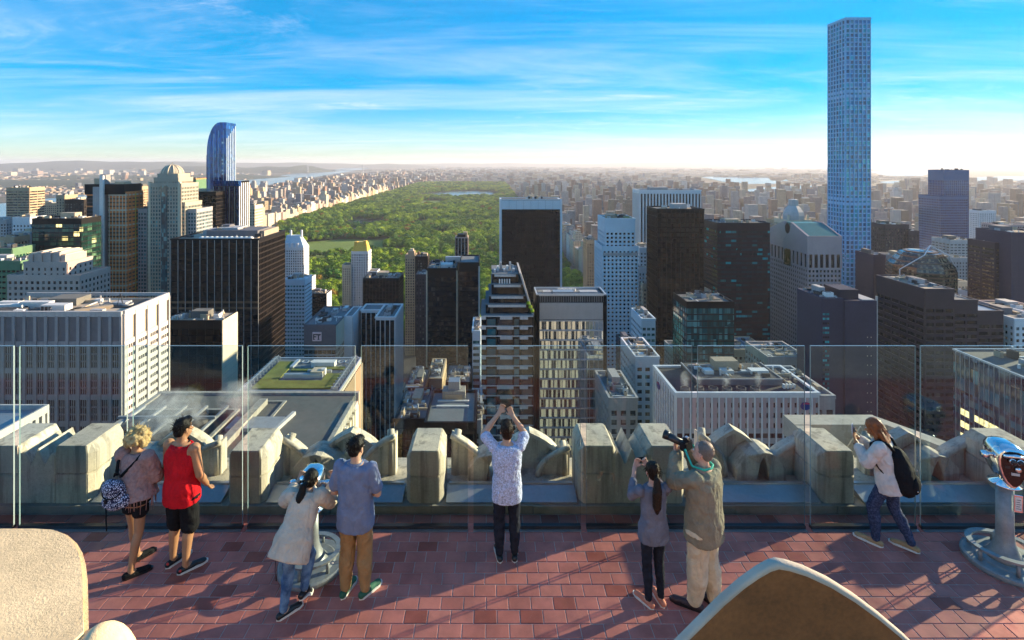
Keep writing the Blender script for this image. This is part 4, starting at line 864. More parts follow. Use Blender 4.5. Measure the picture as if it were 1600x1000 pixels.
# copper dome
r = thing('octagon_tower', 'bronze glass tower with a faceted dome and white arched ribs', 'office tower', (wx(1441, 420), 440, GROUND)); Y = 420.0; cxm = wx(1441, Y + 20)
Rr = (wx(1487, Y) - wx(1395, Y)) / 2; zd = wz(440, Y); pr = [(Rr, -170), (Rr, 0), (Rr, 6), (Rr * .96, 10), (Rr * .80, 14), (Rr * .62, 20), (Rr * .35, 21.5), (.3, 22)]
mb = MB(); mb.lathe(pr, (cxm, Y + 22, zd), 8); mb.build('dome', 'gl_warm', r)
for k in range(8): mb = MB(); zz_ = zd + 8 - k * 3.2; mb.lathe([(Rr + .25, 0), (Rr + .25, 1.2)], (cxm, Y + 22, zz_ - 3), 8); mb.build('copper_band', 'copper_band', r)
for k in range(4): mb = MB(); q = (.97, .84, .70, .5)[k]; mb.lathe([(Rr * q + .3, 0), (Rr * q + .1, 1.1)], (cxm, Y + 22, zd + (8.5, 12.5, 16.8, 20.2)[k]), 8); mb.build('copper_band', 'copper_band', r)
for s in (-1, 1): mb = MB(); mb.tube([(cxm, Y + 12, zd + 27), (cxm + s * Rr * .42, Y + 6, zd + 20), (cxm + s * Rr, Y + 14, zd + 7), (cxm + s * Rr, Y + 14, zd - 20)], .45, 6); mb.build('arched_rib', 'white_clad', r)
mb = MB(); mb.tube([(cxm, Y + 20, zd + 20), (cxm, Y + 12, zd + 27)], .4, 6); mb.build('arched_rib', 'white_clad', r)
# blank plum tower
r = thing('blank_tower', 'dark blank walled tower with a few cyan lit windows down its left side', 'office tower', (wx(1340, 260), 272, GROUND)); Y = 260.0
x0, x1, x2 = wx(1286, Y), wx(1320, Y), wx(1370, Y)
box('wall', r, 'plum_wall', x0, x1, Y + .8, Y + 22, GROUND, wz(467, Y)); box('wall', r, 'plum_wall', x1 + .01, x2, Y, Y + 22, GROUND, wz(470, Y)); box('penthouse', r, 'brown_granite', wx(1318, Y), wx(1348, Y), Y + 3, Y + 15, wz(470, Y), wz(455, Y))
box('roof', r, 'unit_grey', wx(1349, Y), x2 - .4, Y + .6, Y + 21, wz(470, Y), wz(470, Y) + .4); box('edge_strip', r, 'conc_white', x2 - .02, x2 + .35, Y - .2, Y + 1, GROUND, wz(463, Y))
roof_kit(r, x0 + .5, x1 - 1, Y + 1, Y + 20, wz(467, Y), 3, 7)
rr_ = random.Random(4)
for k in range(44):
    z = wz(490, Y) - k * 2.3
    for c in range(3):
        if rr_.random() < .55: box('bright_pane', r, 'pane_cyan', x0 + .4 + c * 1.1, x0 + 1.3 + c * 1.1, Y + .72, Y + .82, z - 1.0, z)
        else: box('window', r, 'pane_plum', x0 + .4 + c * 1.1, x0 + 1.3 + c * 1.1, Y + .74, Y + .82, z - 1.0, z)
    if k % 2 and k > 3:
        for u in (x2 - 3.0, x2 - 4.8): box('small_window', r, 'cream', u, u + .35, Y - .05, Y + .02, z - .5, z)
for k in range(7):
    for c in range(10): box('wall_vent', r, 'black_metal', x1 + 1.5 + c * 1.25, x1 + 1.62 + c * 1.25, Y - .03, Y + .02, wz(480, Y) - k * 9, wz(480, Y) - k * 9 + .2)
tower('office_block', 'small dark teal glass cube between the bronze slab and the black tower', 1073, 1147, 474, 300, 22, dict(ST['teal_glass'], top=2.2, tmat='black_metal', smat='black_metal', glass='gl_teal'), 'roof_grey', kit=7)
# white hotel with roof fans
r = tower('hotel_block', 'white ribbed hotel block with dark steaming roof and purple emblems', 1056, 1279, 616, 170, 22.5, 'hotel', 'roof_dark', kit=0, cat='hotel', par=.7); x0, x1, y0, y1, z0, z1 = dims(r)
for k in range(22): box('blank_panel', r, 'mauve_granite', x0 + (x1 - x0) * k / 20.3 + .3, x0 + (x1 - x0) * k / 20.3 + 1.9, y0 - .24, y0 - .02, z1 - 11, z1 - 1.2) if k < 20 else None
fans(r, [(x0 + 4 + k * 4.6, y0 + 2.6) for k in range(6)], z1, 1.5, 'roof_grey')
box('penthouse', r, 'roof_dark', x0 + 9.5, x1 - 8, y0 + 7, y1 - 1, z1, z1 + 2.0); box('penthouse_wall', r, 'roof_slate', x0 + 9.5, x1 - 8, y0 + 6.7, y0 + 7, z1, z1 + 1.8)
for q in ((x0 + 9.3, x1 - 7.8, y0 + 6.6, y0 + 6.9), (x0 + 9.3, x0 + 9.6, y0 + 6.9, y1 - 1), (x1 - 8.1, x1 - 7.8, y0 + 6.9, y1 - 1)): box('rim', r, 'conc_grey', *q, z1 + 1.9, z1 + 2.3)
for (a, b_) in ((14, 17), (20, 24), (30, 36)): box('rooftop_unit', r, 'unit_white', x0 + a, x0 + b_, y0 + 11, y0 + 14, z1 + 2, z1 + 3.2)
roof_kit(r, x0 + 10, x1 - 9, y0 + 8, y1 - 2, z1 + 2, 44, 7, big=.55); roof_kit(r, x1 - 8, x1 - 1, y0 + 6, y1 - 1, z1, 45, 3, big=.5)
for k in range(4): box('vent', r, 'unit_white', x1 - 9 + k * 1.1, x1 - 8.4 + k * 1.1, y0 + 4, y0 + 5, z1, z1 + 1.4)
pmat('emblem_blue', (0.03, 0.05, 0.20), 0.5, 0.1, 1); pmat('emblem_red', (0.45, 0.03, 0.10), 0.5, 0.1, 1)
for (side, u, zz_) in (('S', x1 - 4.5, z1 - 3.6), ('W', y0 + 16, z1 - 4.0)):
    mb = MB(); prf = [(u + 1.7 * math.cos(t), zz_ + 1.3 * math.sin(t)) for t in [k * math.pi / 9 for k in range(18)]]; mb.prism(prf, 'y' if side == 'S' else 'x', (y0 - .62) if side == 'S' else (x0 - .62), (y0 - .5) if side == 'S' else (x0 - .5)); mb.build('emblem', 'emblem_blue', r)
    mb = MB(); prf = [(u + .2 + 1.2 * math.cos(t), zz_ + .6 + .6 * math.sin(t)) for t in [k * math.pi / 7 for k in range(8)]]; mb.prism(prf, 'y' if side == 'S' else 'x', (y0 - .66) if side == 'S' else (x0 - .66), (y0 - .63) if side == 'S' else (x0 - .63)); mb.build('emblem', 'emblem_red', r)
# teal glass block at the right edge
r = thing('teal_block', 'teal curtain wall block at the right edge with a patch of golden windows', 'office block', (wx(1600, 150), 140, GROUND)); x0 = wx(1490, 170); z1 = wz(547, 170)
box('window_glass', r, 'gl_teal', x0, x0 + 55, 95, 170, GROUND, z1 - .3); box('roof', r, 'roof_grey', x0 + .4, x0 + 54, 95.5, 169.5, z1 - .35, z1 - .1)
for k in range(46):
    u = 97 + k * 1.6; box('mullion', r, 'alu', x0 - .22, x0 + .02, u - .06, u + .06, z1 - 62, z1)
for k in range(16): box('spandrel', r, 'gl_navy', x0 - .12, x0 + .03, 95, 170, z1 - 3.6 - k * 3.9 - (6 if k else 0), z1 - (0.2 if k == 0 else 1.8) - k * 3.9 - (6 if k else 0))
rr_ = random.Random(12)
for k in range(15):
    for c in range(45):
        zz_ = z1 - 9.7 - k * 3.9; glowing = 2 <= k <= 9 and ((36 <= c <= 40 and rr_.random() < .9) or (42 <= c <= 43 and rr_.random() < .75))
        if c > 12: box('pane', r, 'bright_pane' if glowing else 'pane_teal', x0 - .10, x0 + .01, 97.08 + c * 1.6, 98.5 + c * 1.6, zz_ - 1.9, zz_ + 1.9 - (1.0 if glowing else 0))  # golden panes emit to imitate a sun reflection
box('parapet', r, 'alu', x0 - .25, x0 + .3, 95, 170.2, z1, z1 + .5); box('parapet', r, 'alu', x0 + .3, x0 + 55, 169.7, 170.2, z1, z1 + .5)
roof_kit(r, x0 + 4, x0 + 40, 130, 168, z1, 21, 12); box('penthouse', r, 'unit_white', x0 + 12, x0 + 30, 140, 152, z1, z1 + 4)
tower('office_tower', 'brown tower with copper lit window bands at the right edge', 1555, 1578, 381, 420, 24, dict(ST['tan'], wall='brown_granite', glass='gl_warm', p=10, sh=1.9), kit=3)
tower('office_tower', 'plain dark purple slab at the right edge', 1580, 1640, 365, 410, 30, 'plum', kit=3)
tower('apartment_tower', 'dark stepped apartment tower right of the slender white tower', 1383, 1420, 352, 600, 26, dict(ST['tan'], wall='brown_granite'), kit=4)
tower('apartment_tower', 'dark block leaning against the dark stepped tower', 1420, 1436, 362, 595, 22, dict(ST['tan'], wall='brown_granite'), kit=3)
tower('apartment_tower', 'low dark block left of the dark stepped tower', 1366, 1385, 366, 640, 22, dict(ST['grey'], wall='mauve_granite'), kit=3)
fill = [(917, 932, 376, 640, 'tan', 'sunlit orange brick slab left of the punched window tower'), (1000, 1026, 388, 480, 'white', 'white stepped hotel between punched tower and bronze slab'), (998, 1012, 420, 470, 'white', 'lower white hotel wing left of the bronze slab'),
        (1005, 1026, 445, 462, 'masonry', 'cream hotel wing at the foot of the bronze slab'), (1003, 1024, 500, 330, 'bluew', 'small blue banded block below the white hotel wings'), (1100, 1118, 393, 500, 'grey', 'grey block between bronze slab and black tower'),
        (1104, 1116, 430, 480, 'masonry', 'small sunlit block between bronze slab and black tower'), (1200, 1212, 352, 520, 'tan', 'thin sunlit brick block left of the gabled tower'), (1400, 1432, 402, 520, 'pink', 'pink block behind the faceted dome'),
        (1484, 1512, 404, 560, 'grey', 'grey ribbed block right of the faceted dome'), (1487, 1512, 441, 500, 'masonry', 'cream block with tall windows below the grey ribbed block'), (1530, 1560, 462, 470, 'white', 'low pale block behind the stepped shoulder'),
        (1583, 1640, 487, 330, 'mauve', 'mauve block at the right edge beyond the stepped shoulder'), (1585, 1640, 500, 300, 'white', 'white roofed low block at the right edge'), (1530, 1556, 330, 900, 'white', 'distant white slab right of the blue crowned tower'),
        (1560, 1600, 352, 700, 'mauve', 'mauve brick block behind the plain purple slab'), (1365, 1384, 400, 480, 'plum', 'dark blue block at the right foot of the slender tower'), (1213, 1262, 345, 700, 'tan', 'brick block behind the gabled tower')]
for a, b_, t, Y, s, lb in fill: tower('city_block', lb, a, b_, t, Y, 24, s, kit=4)
r = thing('crown_hotel', 'stone hotel with a bulbous stepped crown behind the gabled tower', 'hotel', (wx(1250, 600), 612, GROUND)); Y = 600.0
mass(r, wx(1229, Y), wx(1268, Y), Y, Y + 26, GROUND, wz(345, Y), ST['masonry'], 'SW', join=True)
mb = MB(); cxm = wx(1249, Y); mb.lathe([(11.5, 0), (11.5, 6), (10.6, 10), (8.2, 14), (5.5, 17), (5.2, 24), (4.6, 24.5)], (cxm, Y + 12, wz(346, Y)), 8); mb.build('crown', 'conc_white', r)
for s in (-1, 1):
    for q in (-1, 1): box('pinnacle', r, 'cream', cxm + s * 11 - 1, cxm + s * 11 + 1, Y + 12 + q * 9 - 1, Y + 12 + q * 9 + 1, wz(346, Y), wz(336, Y))
# low roofs between the towers, seen through the glass
low = [(980, 1003, 548, 300, 'teal_glass', 'low block with teal cornice left of the white hotel'), (993, 1030, 560, 240, 'white', 'white roofed apartment block left of the ribbed hotel'), (952, 996, 625, 200, 'grey', 'low grey roof block at the foot of the mirror glass tower'),
       (1060, 1130, 556, 330, 'grey', 'low cluttered grey roof beyond the ribbed hotel'), (1130, 1200, 548, 350, 'tan', 'low brick block beyond the ribbed hotel'), (1200, 1262, 560, 300, 'grey', 'grey block beyond the right end of the ribbed hotel'),
       (1270, 1304, 622, 180, 'grey', 'small banded block right of the ribbed hotel'), (630, 662, 612, 240, 'dark_strip', 'small dark block with blue roof rim below the twin slabs'), (668, 690, 594, 260, 'tan', 'small tan block with tall chimney stack below the twin slabs'), (695, 735, 600, 280, 'dark_strip', 'dark low block under the narrow gilded tower'),
       (738, 750, 519, 300, 'bluew', 'thin pale blue gridded block left of the terraced tower'), (617, 668, 658, 190, 'dark_strip', 'low dark roof behind the parapet ornament'), (735, 751, 660, 190, 'grey', 'narrow grey roof left of the terraced tower foot')]
for a, b_, t, Y, s, lb in low: tower('low_block', lb, a, b_, t, Y, 26, s, 'roof_slate' if s != 'teal_glass' else 'copper', kit=8, kitbig=.8)
r = tower('low_block', 'low block with stepped skylit roof and small gabled attic', 664, 742, 664, 170, 24, 'dark_strip', 'roof_slate', kit=0); x0, x1, y0, y1, z0, z1 = dims(r)
for k in range(2): box('roof_light_row', r, 'unit_white', x0 + 2.5, x1 - 2.5, y0 + 12 + k * 4, y0 + 13 + k * 4, z1, z1 + .5)
box('attic', r, 'stone_dark', x0 + 4, x1 - 4, y1 - 6, y1 - 1, z1, z1 + 3); box('attic_wall', r, 'tan_brick', x0 + 5, x1 - 5, y1 - 6.4, y1 - 6, z1, z1 + 2); mb = MB(); mb.prism([(x0 + 6, z1 + 3), (x1 - 6, z1 + 3), ((x0 + x1) / 2 + 2, z1 + 6), ((x0 + x1) / 2 - 2, z1 + 6)], 'y', y1 - 5, y1 - 1); mb.build('gable', 'ledge_metal', r)
# ------------------------------------------------------------------ apartment rows along the park and uptown
tones = {'tan': (0.46, 0.35, 0.22), 'cream': (0.58, 0.50, 0.37), 'brick': (0.34, 0.20, 0.13), 'grey': (0.36, 0.35, 0.34), 'white': (0.62, 0.60, 0.56), 'brown': (0.24, 0.17, 0.12), 'pink': (0.46, 0.34, 0.29), 'slate': (0.17, 0.19, 0.23)}
META = {}
def block(x0, x1, y0, y1, h, tone, where, grp, seed, tow=0, zg=GROUND):
    r = random.Random(seed); root = thing('apartment_house', '', 'apartment house', ((x0 + x1) / 2, y0, zg), group=grp)
    mb = MB(); mb.box(x0, x1, y0, y1, zg, zg + h)
    feats = []
    w_, d_ = x1 - x0, y1 - y0; top = zg + h
    sb = r.random()
    if sb < .55:
        s1 = r.uniform(.08, .22); hh = r.uniform(5, 18); mb.box(x0 + w_ * s1, x1 - w_ * s1, y0 + d_ * s1, y1 - d_ * s1, top, top + hh); top += hh; feats.append('setback top')
        if r.random() < .4: hh = r.uniform(4, 12); mb.box(x0 + w_ * .3, x1 - w_ * .3, y0 + d_ * .3, y1 - d_ * .3, top, top + hh); top += hh; feats[-1] = 'stepped top'
    o = mb.build('wall', 'city_block', root, fix=False)
    c = tones[tone]; k = r.uniform(.8, 1.2); o.color = (c[0] * k, c[1] * k, c[2] * k, 1)
    if tow:
        for s in (-1, 1):
            mb = MB(); q = (y0 + y1) / 2 + s * d_ * .32
            mb.box(x1 - w_ * .75, x1 - w_ * .15, q - d_ * .15, q + d_ * .15, top - 1, top + 30); mb.box(x1 - w_ * .65, x1 - w_ * .25, q - d_ * .1, q + d_ * .1, top + 30, top + 38)
            t = mb.build('twin_tower', 'city_block', root, fix=False); t.color = o.color
        feats = ['twin towers']
    if r.random() < .75:
        px_ = r.uniform(x0 + w_ * .3, x1 - w_ * .3); py_ = r.uniform(y0 + d_ * .3, y1 - d_ * .3)
        box('penthouse', root, r.choice(('unit_tan', 'unit_grey', 'roof_tan', 'unit_white')), px_ - w_ * .12, px_ + w_ * .12, py_ - d_ * .12, py_ + d_ * .12, top, top + r.uniform(3, 6)); feats.append('roof hut')
    if r.random() < .45: tank(root, r.uniform(x0 + w_ * .35, x1 - w_ * .35), r.uniform(y0 + d_ * .35, y1 - d_ * .35), top, 1.2); feats.append('water tank')
    META[root.name] = [tone, feats, where, h, w_, '', 0]
    return root
rows = []
r0 = random.Random(21)
# the wall of apartment houses along the west edge of the park
y = 770.0; i = 0
while y < 4200:
    d_ = r0.uniform(34, 62); h = r0.uniform(42, 66) if r0.random() < .8 else r0.uniform(70, 95)
    tow = 1 if i in (1, 7, 14, 22) else 0
    rows.append(block(-852 - r0.uniform(0, 8), -818, y, y + d_, h if not tow else 62, r0.choice(('tan', 'cream', 'cream', 'tan', 'pink', 'white')), 'park west', 'apartment houses along the west edge of the park', i, tow)); y += d_ + r0.choice((1, 1, 14)); i += 1
for k in range(58):
    y = 800 + 3200 * (k / 58) ** 1.35 + r0.uniform(-20, 20); x = -895 - r0.uniform(0, 520) - (y - 800) * .12
    h = r0.uniform(28, 60) if r0.random() < .7 else r0.uniform(60, 120)
    rows.append(block(x, x + r0.uniform(20, 34), y, y + r0.uniform(20, 40), h, r0.choice(('tan', 'cream', 'brick', 'tan', 'grey', 'white')), 'west side', 'west side houses behind the park front', 500 + k))
# the east side: Fifth Avenue front and the blocks behind it
y = 760.0; i = 0
while y < 2900:
    d_ = r0.uniform(30, 55); rows.append(block(206, 206 + r0.uniform(28, 40), y, y + d_, r0.uniform(48, 72), r0.choice(('cream', 'white', 'tan', 'pink')), 'park east', 'apartment houses along the east edge of the park', 900 + i)); y += d_ + r0.choice((1, 1, 15)); i += 1
occ = []
k = 0; tries = 0
while k < 105 and tries < 4000:
    tries += 1
    y = 700 + 2600 * r0.random() ** 1.2; x = 262 + r0.random() * (y * 1.0 + 150)
    if any(abs(x - a) < 30 and abs(y - b_) < 34 for a, b_ in occ): continue
    occ.append((x, y)); h = r0.uniform(35, 80) if r0.random() < .62 else r0.uniform(90, 150)
    if y < 1000: h = min(h, 95)
    rows.append(block(x, x + r0.uniform(18, 28), y, y + r0.uniform(18, 30), h, r0.choice(('tan', 'grey', 'pink', 'grey', 'brown', 'slate', 'white', 'brick', 'brown')), 'east side', 'east side towers beyond the near skyline', 1300 + k)); k += 1
# labels: look first, then neighbours along the row
cnt = {}
order = {w_: sorted([q for q in rows if META[q.name][2] == w_], key=lambda q: q.location.y) for w_ in ('park west', 'west side', 'park east', 'east side')}
place = {'park west': 'facing the park from the west', 'west side': 'behind the western park front', 'park east': 'on the eastern park edge', 'east side': 'among the eastern towers'}
ordw = ['nearest', 'second', 'third', 'fourth', 'fifth', 'sixth', 'seventh', 'eighth', 'ninth', 'tenth', 'eleventh', 'twelfth', 'thirteenth', 'fourteenth', 'fifteenth', 'sixteenth', 'seventeenth', 'eighteenth', 'nineteenth', 'twentieth']
for w_, lst in order.items():
    seen = {}
    for q in lst:
        tone, feats, _, h, wd = META[q.name][:5]
        look = ('tall ' if h > 84 else 'low ' if h < 45 else '') + tone + (' with ' + ' and '.join(list(feats)[:2]) if len(feats) else ' flat topped')
        n_ = seen.get(look, 0); seen[look] = n_ + 1
        META[q.name][5:] = [look, n_]
    for q in lst:
        lk, rk = META[q.name][5:]; tot = seen[lk]; a, _, b_ = lk.partition(' with ')
        a2 = a.replace(' flat topped', '')
        base = f"{a2} house" + (f" with {b_}" if b_ else ' with a flat roof') + ' ' + place[w_]
        if tot > 1: base = f"{ordw[min(rk, 19)]} {base}"
        q['label'] = base
# far city as one mass: boxes with a colour attribute
def far_mass(name, label, specs, seed, cat='city'):
    g = np.random.default_rng(seed); B = []
    for (n, xr, yr, hr, wr, test, tall) in specs:
        x = g.uniform(*xr, n * 4); y = yr[0] + (yr[1] - yr[0]) * g.random(n * 4) ** 1.3
        ok = test(x, y) & ((np.mod(y - 745, 80) > 11) | (y > 9000)) & ((np.mod(x - 186, 150) > 17) | (y > 9000)); x, y = x[ok][:n], y[ok][:n]; m = len(x)
        w1, w2 = g.uniform(*wr, m), g.uniform(*wr, m); sc_ = 1 + y / 9000
        h = g.uniform(*hr, m); tl = g.random(m) < tall[0]; h[tl] = g.uniform(tall[1], tall[2], tl.sum())
        B.append(np.stack([x, y, w1 * sc_, w2 * sc_, h, np.full(m, GROUND)], 1))
    B = np.concatenate(B); n = len(B)
    cv = np.array(CUBE_V) + np.array([0, 0, .5])
    V = (cv[None] * B[:, None, 2:5]) + np.stack([B[:, 0], B[:, 1], B[:, 5]], 1)[:, None]
    fi = np.array([f for f in CUBE_F[1:]])
    Fc = (fi[None] + (np.arange(n) * 8)[:, None, None]).reshape(-1, 4)
    me = bpy.data.meshes.new(name); me.from_pydata(V.reshape(-1, 3).tolist(), [], Fc.tolist())
    at = me.color_attributes.new('tint', 'FLOAT_COLOR', 'POINT')
    pal = np.array([tones[k] for k in ('tan', 'cream', 'brick', 'grey', 'white', 'brown', 'pink', 'slate')])
    c = pal[g.integers(0, len(pal), n)] * g.uniform(.62, 1.0, (n, 1)); c = np.concatenate([c, np.ones((n, 1))], 1)
    at.data.foreach_set('color', np.repeat(c, 8, 0).astype(np.float32).ravel())
    me.materials.append(M['city_far']); o = bpy.data.objects.new(name, me); COL.objects.link(o); tag(o, label, cat, kind='stuff')
def free(x, y):
    rv = np.interp(y, [p[1] for p in river_r], [p[0] for p in river_r])
    return (x > rv + 60) & ~((x > -830) & (x < 200) & (y < 6300))
far_mass('uptown_city', 'countless distant blocks of the city north and west of the park', [
    (2600, (-2300, -900), (800, 9000), (14, 38), (14, 34), lambda x, y: free(x, y) & (x < -860), (.12, 45, 80)),
    (2600, (-2500, 1500), (6300, 16000), (14, 34), (20, 50), free, (.10, 45, 75)),
    (1800, (-3000, 6000), (9000, 26000), (12, 26), (40, 90), free, (.05, 40, 70))], 1)
sea_c = [gp(1190, 281, GROUND), gp(1270, 297, GROUND), gp(1430, 270, GROUND), gp(1600, 279, GROUND), gp(1400, 285, GROUND)]
def dry(x, y):
    px = VX + x / y * F; py = HY + F * (CZ - GROUND) / y
    w_ = ((px > 1085) & (px < 1240) & (py > 272) & (py < 289)) | ((px > 1140) & (px < 1400) & (py > 288) & (py < 307)) | ((px > 1350) & (py > 264) & (py < 276)) | ((px > 1490) & (py > 273) & (py < 284)) | ((px > 1365) & (px < 1430) & (py > 281) & (py < 288))
    return ~w_
far_mass('east_city', 'dense hazy mass of east side blocks running to the far river', [
    (3600, (240, 3600), (900, 4300), (16, 48), (12, 26), lambda x, y: (x < y * .95 + 300) & (x > 240) & dry(x, y), (.17, 60, 125)),
    (2600, (240, 6500), (3600, 9500), (12, 34), (18, 40), lambda x, y: dry(x, y), (.08, 45, 90)),
    (2400, (1500, 16000), (3800, 20000), (8, 18), (40, 110), lambda x, y: dry(x, y), (.03, 30, 60))], 2)
far_mass('river_town', 'pale low houses and slabs across the river under the hills', [
    (2300, (-9500, -3200), (3900, 9500), (8, 18), (14, 34), lambda x, y: x < np.interp(y, [1500, 4000, 6900, 9000, 13000], [-2760, -3230, -3420, -3850, -4800]), (.03, 30, 70)),
    (500, (-14000, -4000), (8000, 16000), (8, 22), (30, 70), lambda x, y: x < np.interp(y, [6900, 9000, 13000, 19000], [-3500, -3900, -4800, -5700]), (.10, 50, 110))], 3)
# bridge far up the river
r = thing('suspension_bridge', 'distant grey suspension bridge across the river', 'bridge', (-4100, 12800, GROUND))
for px in (481, 567):
    c = wx(px, 12800); mb = MB()
    for s in (-14, 14): mb.box(c + s - 5, c + s + 5, 12790, 12810, GROUND, GROUND + 190)
    for z in (70, 120, 180): mb.box(c - 9, c + 9, 12792, 12808, GROUND + z, GROUND + z + 8)
    mb.build('tower', 'unit_grey', r)
xa, xb = wx(481, 12800), wx(567, 12800)
box('road_deck', r, 'unit_grey', xa - 220, xb + 220, 12785, 12815, GROUND + 62, GROUND + 72)
mb = MB(); mb.tube([(xa + (xb - xa) * t, 12800, GROUND + 80 + 108 * (2 * t - 1) ** 2) for t in [k / 16 for k in range(17)]], 3, 5); mb.tube([(xa - 220, 12800, GROUND + 72), (xa, 12800, GROUND + 188)], 3, 5); mb.tube([(xb + 220, 12800, GROUND + 72), (xb, 12800, GROUND + 188)], 3, 5)
mb.build('cable', 'unit_grey', r)
# ------------------------------------------------------------------ park trees
def crown_mesh(seed):
    r = random.Random(seed); mb = MB()
    bm0 = bmesh.new(); bmesh.ops.create_icosphere(bm0, subdivisions=2, radius=1); iv = [v.co.copy() for v in bm0.verts]; fi = [tuple(v.index for v in f.verts) for f in bm0.faces]; bm0.free()
    for k in range(13):
        a = r.uniform(0, 6.28); t = r.random(); rad = 4.3 * math.sqrt(r.random()) * (1 - .35 * t); c = Vector((rad * math.cos(a), rad * math.sin(a), 5.5 + 7.0 * t)); s = r.uniform(1.5, 2.9)
        ph = [r.uniform(0, 6) for _ in range(3)]
        mb.add([c + v * s * (1 + .22 * math.sin(5 * v.x + ph[0]) + .2 * math.sin(6 * v.y + ph[1]) + .16 * math.sin(7 * v.z + ph[2]) + r.uniform(-.10, .10)) for v in iv], fi)
    for k in range(420):
        a = r.uniform(0, 6.28); u = r.uniform(-.5, 1); d = Vector((math.cos(a) * math.sqrt(1 - u * u) * 6.1, math.sin(a) * math.sqrt(1 - u * u) * 6.1, 8.6 + 5.2 * u)) * 1.0
        d += Vector((r.uniform(-1, 1), r.uniform(-1, 1), r.uniform(-1, 1))) * .9; e1 = Vector((r.uniform(-1, 1), r.uniform(-1, 1), r.uniform(-1, 1))).normalized() * r.uniform(.35, .8); e2 = e1.orthogonal().normalized() * r.uniform(.3, .7)
        mb.add([d - e1, d + e2, d + e1, d - e2], [(0, 1, 2, 3)])
    me = bpy.data.meshes.new('crown'); me.from_pydata(mb.v, [], mb.f); me.materials.append(M['foliage']); return me
crowns = [crown_mesh(40 + k) for k in range(6)]
mb = MB(); mb.tube([(0, 0, -1), (.1, 0, 3), (0, .1, 7)], [.45, .35, .2], 7)
for a in (0.4, 2.4, 4.6): mb.tube([(0, 0, 4), (2.2 * math.cos(a), 2.2 * math.sin(a), 8)], [.2, .08], 5)
trunk_me = bpy.data.meshes.new('trunk'); trunk_me.from_pydata(mb.v, [], mb.f); trunk_me.materials.append(M['bark'])
def inside(pt, poly, grow=0):
    x, y = pt; c = False; n = len(poly)
    for i in range(n):
        x1, y1 = poly[i]; x2, y2 = poly[i - 1]
        if (y1 > y) != (y2 > y) and x < (x2 - x1) * (y - y1) / (y2 - y1) + x1: c = not c
    return c
rt = random.Random(77); pts = []
y = 752.0
while y < 6240:
    s = 13.0 if y < 1500 else 14.5 if y < 2200 else 16.5 if y < 3500 else 19
    x = -808 + rt.uniform(0, s)
    while x < 182:
        p_ = (x + rt.uniform(-.4, .4) * s, y + rt.uniform(-.4, .4) * s)
        px = VX + p_[0] / p_[1] * F
        vis = px > 430
        if vis and not any(inside(p_, q) for q in lawns + lakes) and math.sin(p_[0] * .021 + 1.3 * math.sin(p_[1] * .006)) * math.sin(p_[1] * .017 + p_[0] * .004) > -.66:
            pts.append((p_[0], p_[1], min(1.42, s / 11.0) * (rt.uniform(.6, 1.0) if rt.random() < .45 else rt.uniform(1.0, 1.5))))
        x += s
    y += s * .92
windows_ = [(478, 548), (577, 634), (672, 712), (736, 783), (880, 934)]
near = [p_ for p_ in pts if any(a < VX + p_[0] / p_[1] * F < b_ for a, b_ in windows_) and wz(452, p_[1]) < PZ + 12]
near.sort(key=lambda q: q[1]); near = near[:300]; ns_ = set(near)
for p_ in near:
    t = thing('park_tree', 'broad leafy green tree among the nearest trees of the park', 'tree', (p_[0], p_[1], PZ), rt.uniform(0, 6.28), 'nearest trees of the park')
    for nm, me in (('trunk', trunk_me), ('crown', rt.choice(crowns))):
        o = bpy.data.objects.new(nm, me); COL.objects.link(o); o.parent = t; o.scale = (p_[2] * rt.uniform(.9, 1.1), p_[2], p_[2] * rt.uniform(.85, 1.1))
rest = [p_ for p_ in pts if p_ not in ns_]
proto = bpy.data.collections.new('crown_kinds')
for me in crowns: proto.objects.link(bpy.data.objects.new('crown_kind', me))
me = bpy.data.meshes.new('park_wood'); me.from_pydata([(p_[0], p_[1], PZ) for p_ in rest], [], [])
at = me.attributes.new('size', 'FLOAT', 'POINT'); at.data.foreach_set('value', [p_[2] for p_ in rest])
wood = bpy.data.objects.new('park_wood', me); COL.objects.link(wood); tag(wood, 'unbroken mass of green treetops filling the park', 'trees', kind='stuff')
ng = bpy.data.node_groups.new('plant_trees', 'GeometryNodeTree'); ng.interface.new_socket('Geometry', in_out='INPUT', socket_type='NodeSocketGeometry'); ng.interface.new_socket('Geometry', in_out='OUTPUT', socket_type='NodeSocketGeometry')
gi, go = ng.nodes.new('NodeGroupInput'), ng.nodes.new('NodeGroupOutput'); ip = ng.nodes.new('GeometryNodeInstanceOnPoints'); ci = ng.nodes.new('GeometryNodeCollectionInfo')
ci.inputs[0].default_value = proto; ci.inputs['Separate Children'].default_value = True; ci.inputs['Reset Children'].default_value = True
na = ng.nodes.new('GeometryNodeInputNamedAttribute'); na.data_type = 'FLOAT'; na.inputs[0].default_value = 'size'
rv = ng.nodes.new('FunctionNodeRandomValue'); rv.data_type = 'FLOAT_VECTOR'; rv.inputs[0].default_value = (0, 0, 0); rv.inputs[1].default_value = (.15, .15, 6.28)
ip.inputs['Pick Instance'].default_value = True
ng.links.new(gi.outputs[0], ip.inputs['Points']); ng.links.new(ci.outputs[0], ip.inputs['Instance']); ng.links.new(na.outputs[0], ip.inputs['Scale']); ng.links.new(rv.outputs[0], ip.inputs['Rotation']); ng.links.new(ip.outputs[0], go.inputs[0])
md = wood.modifiers.new('plant', 'NODES'); md.node_group = ng
# ------------------------------------------------------------------ the air
mb = MB(); mb.box(-51000, 51000, -2900, 45500, GROUND - 3, 175)
hz = mb.build('haze', 'air'); tag(hz, 'thin morning haze over the whole city', 'haze', kind='stuff')

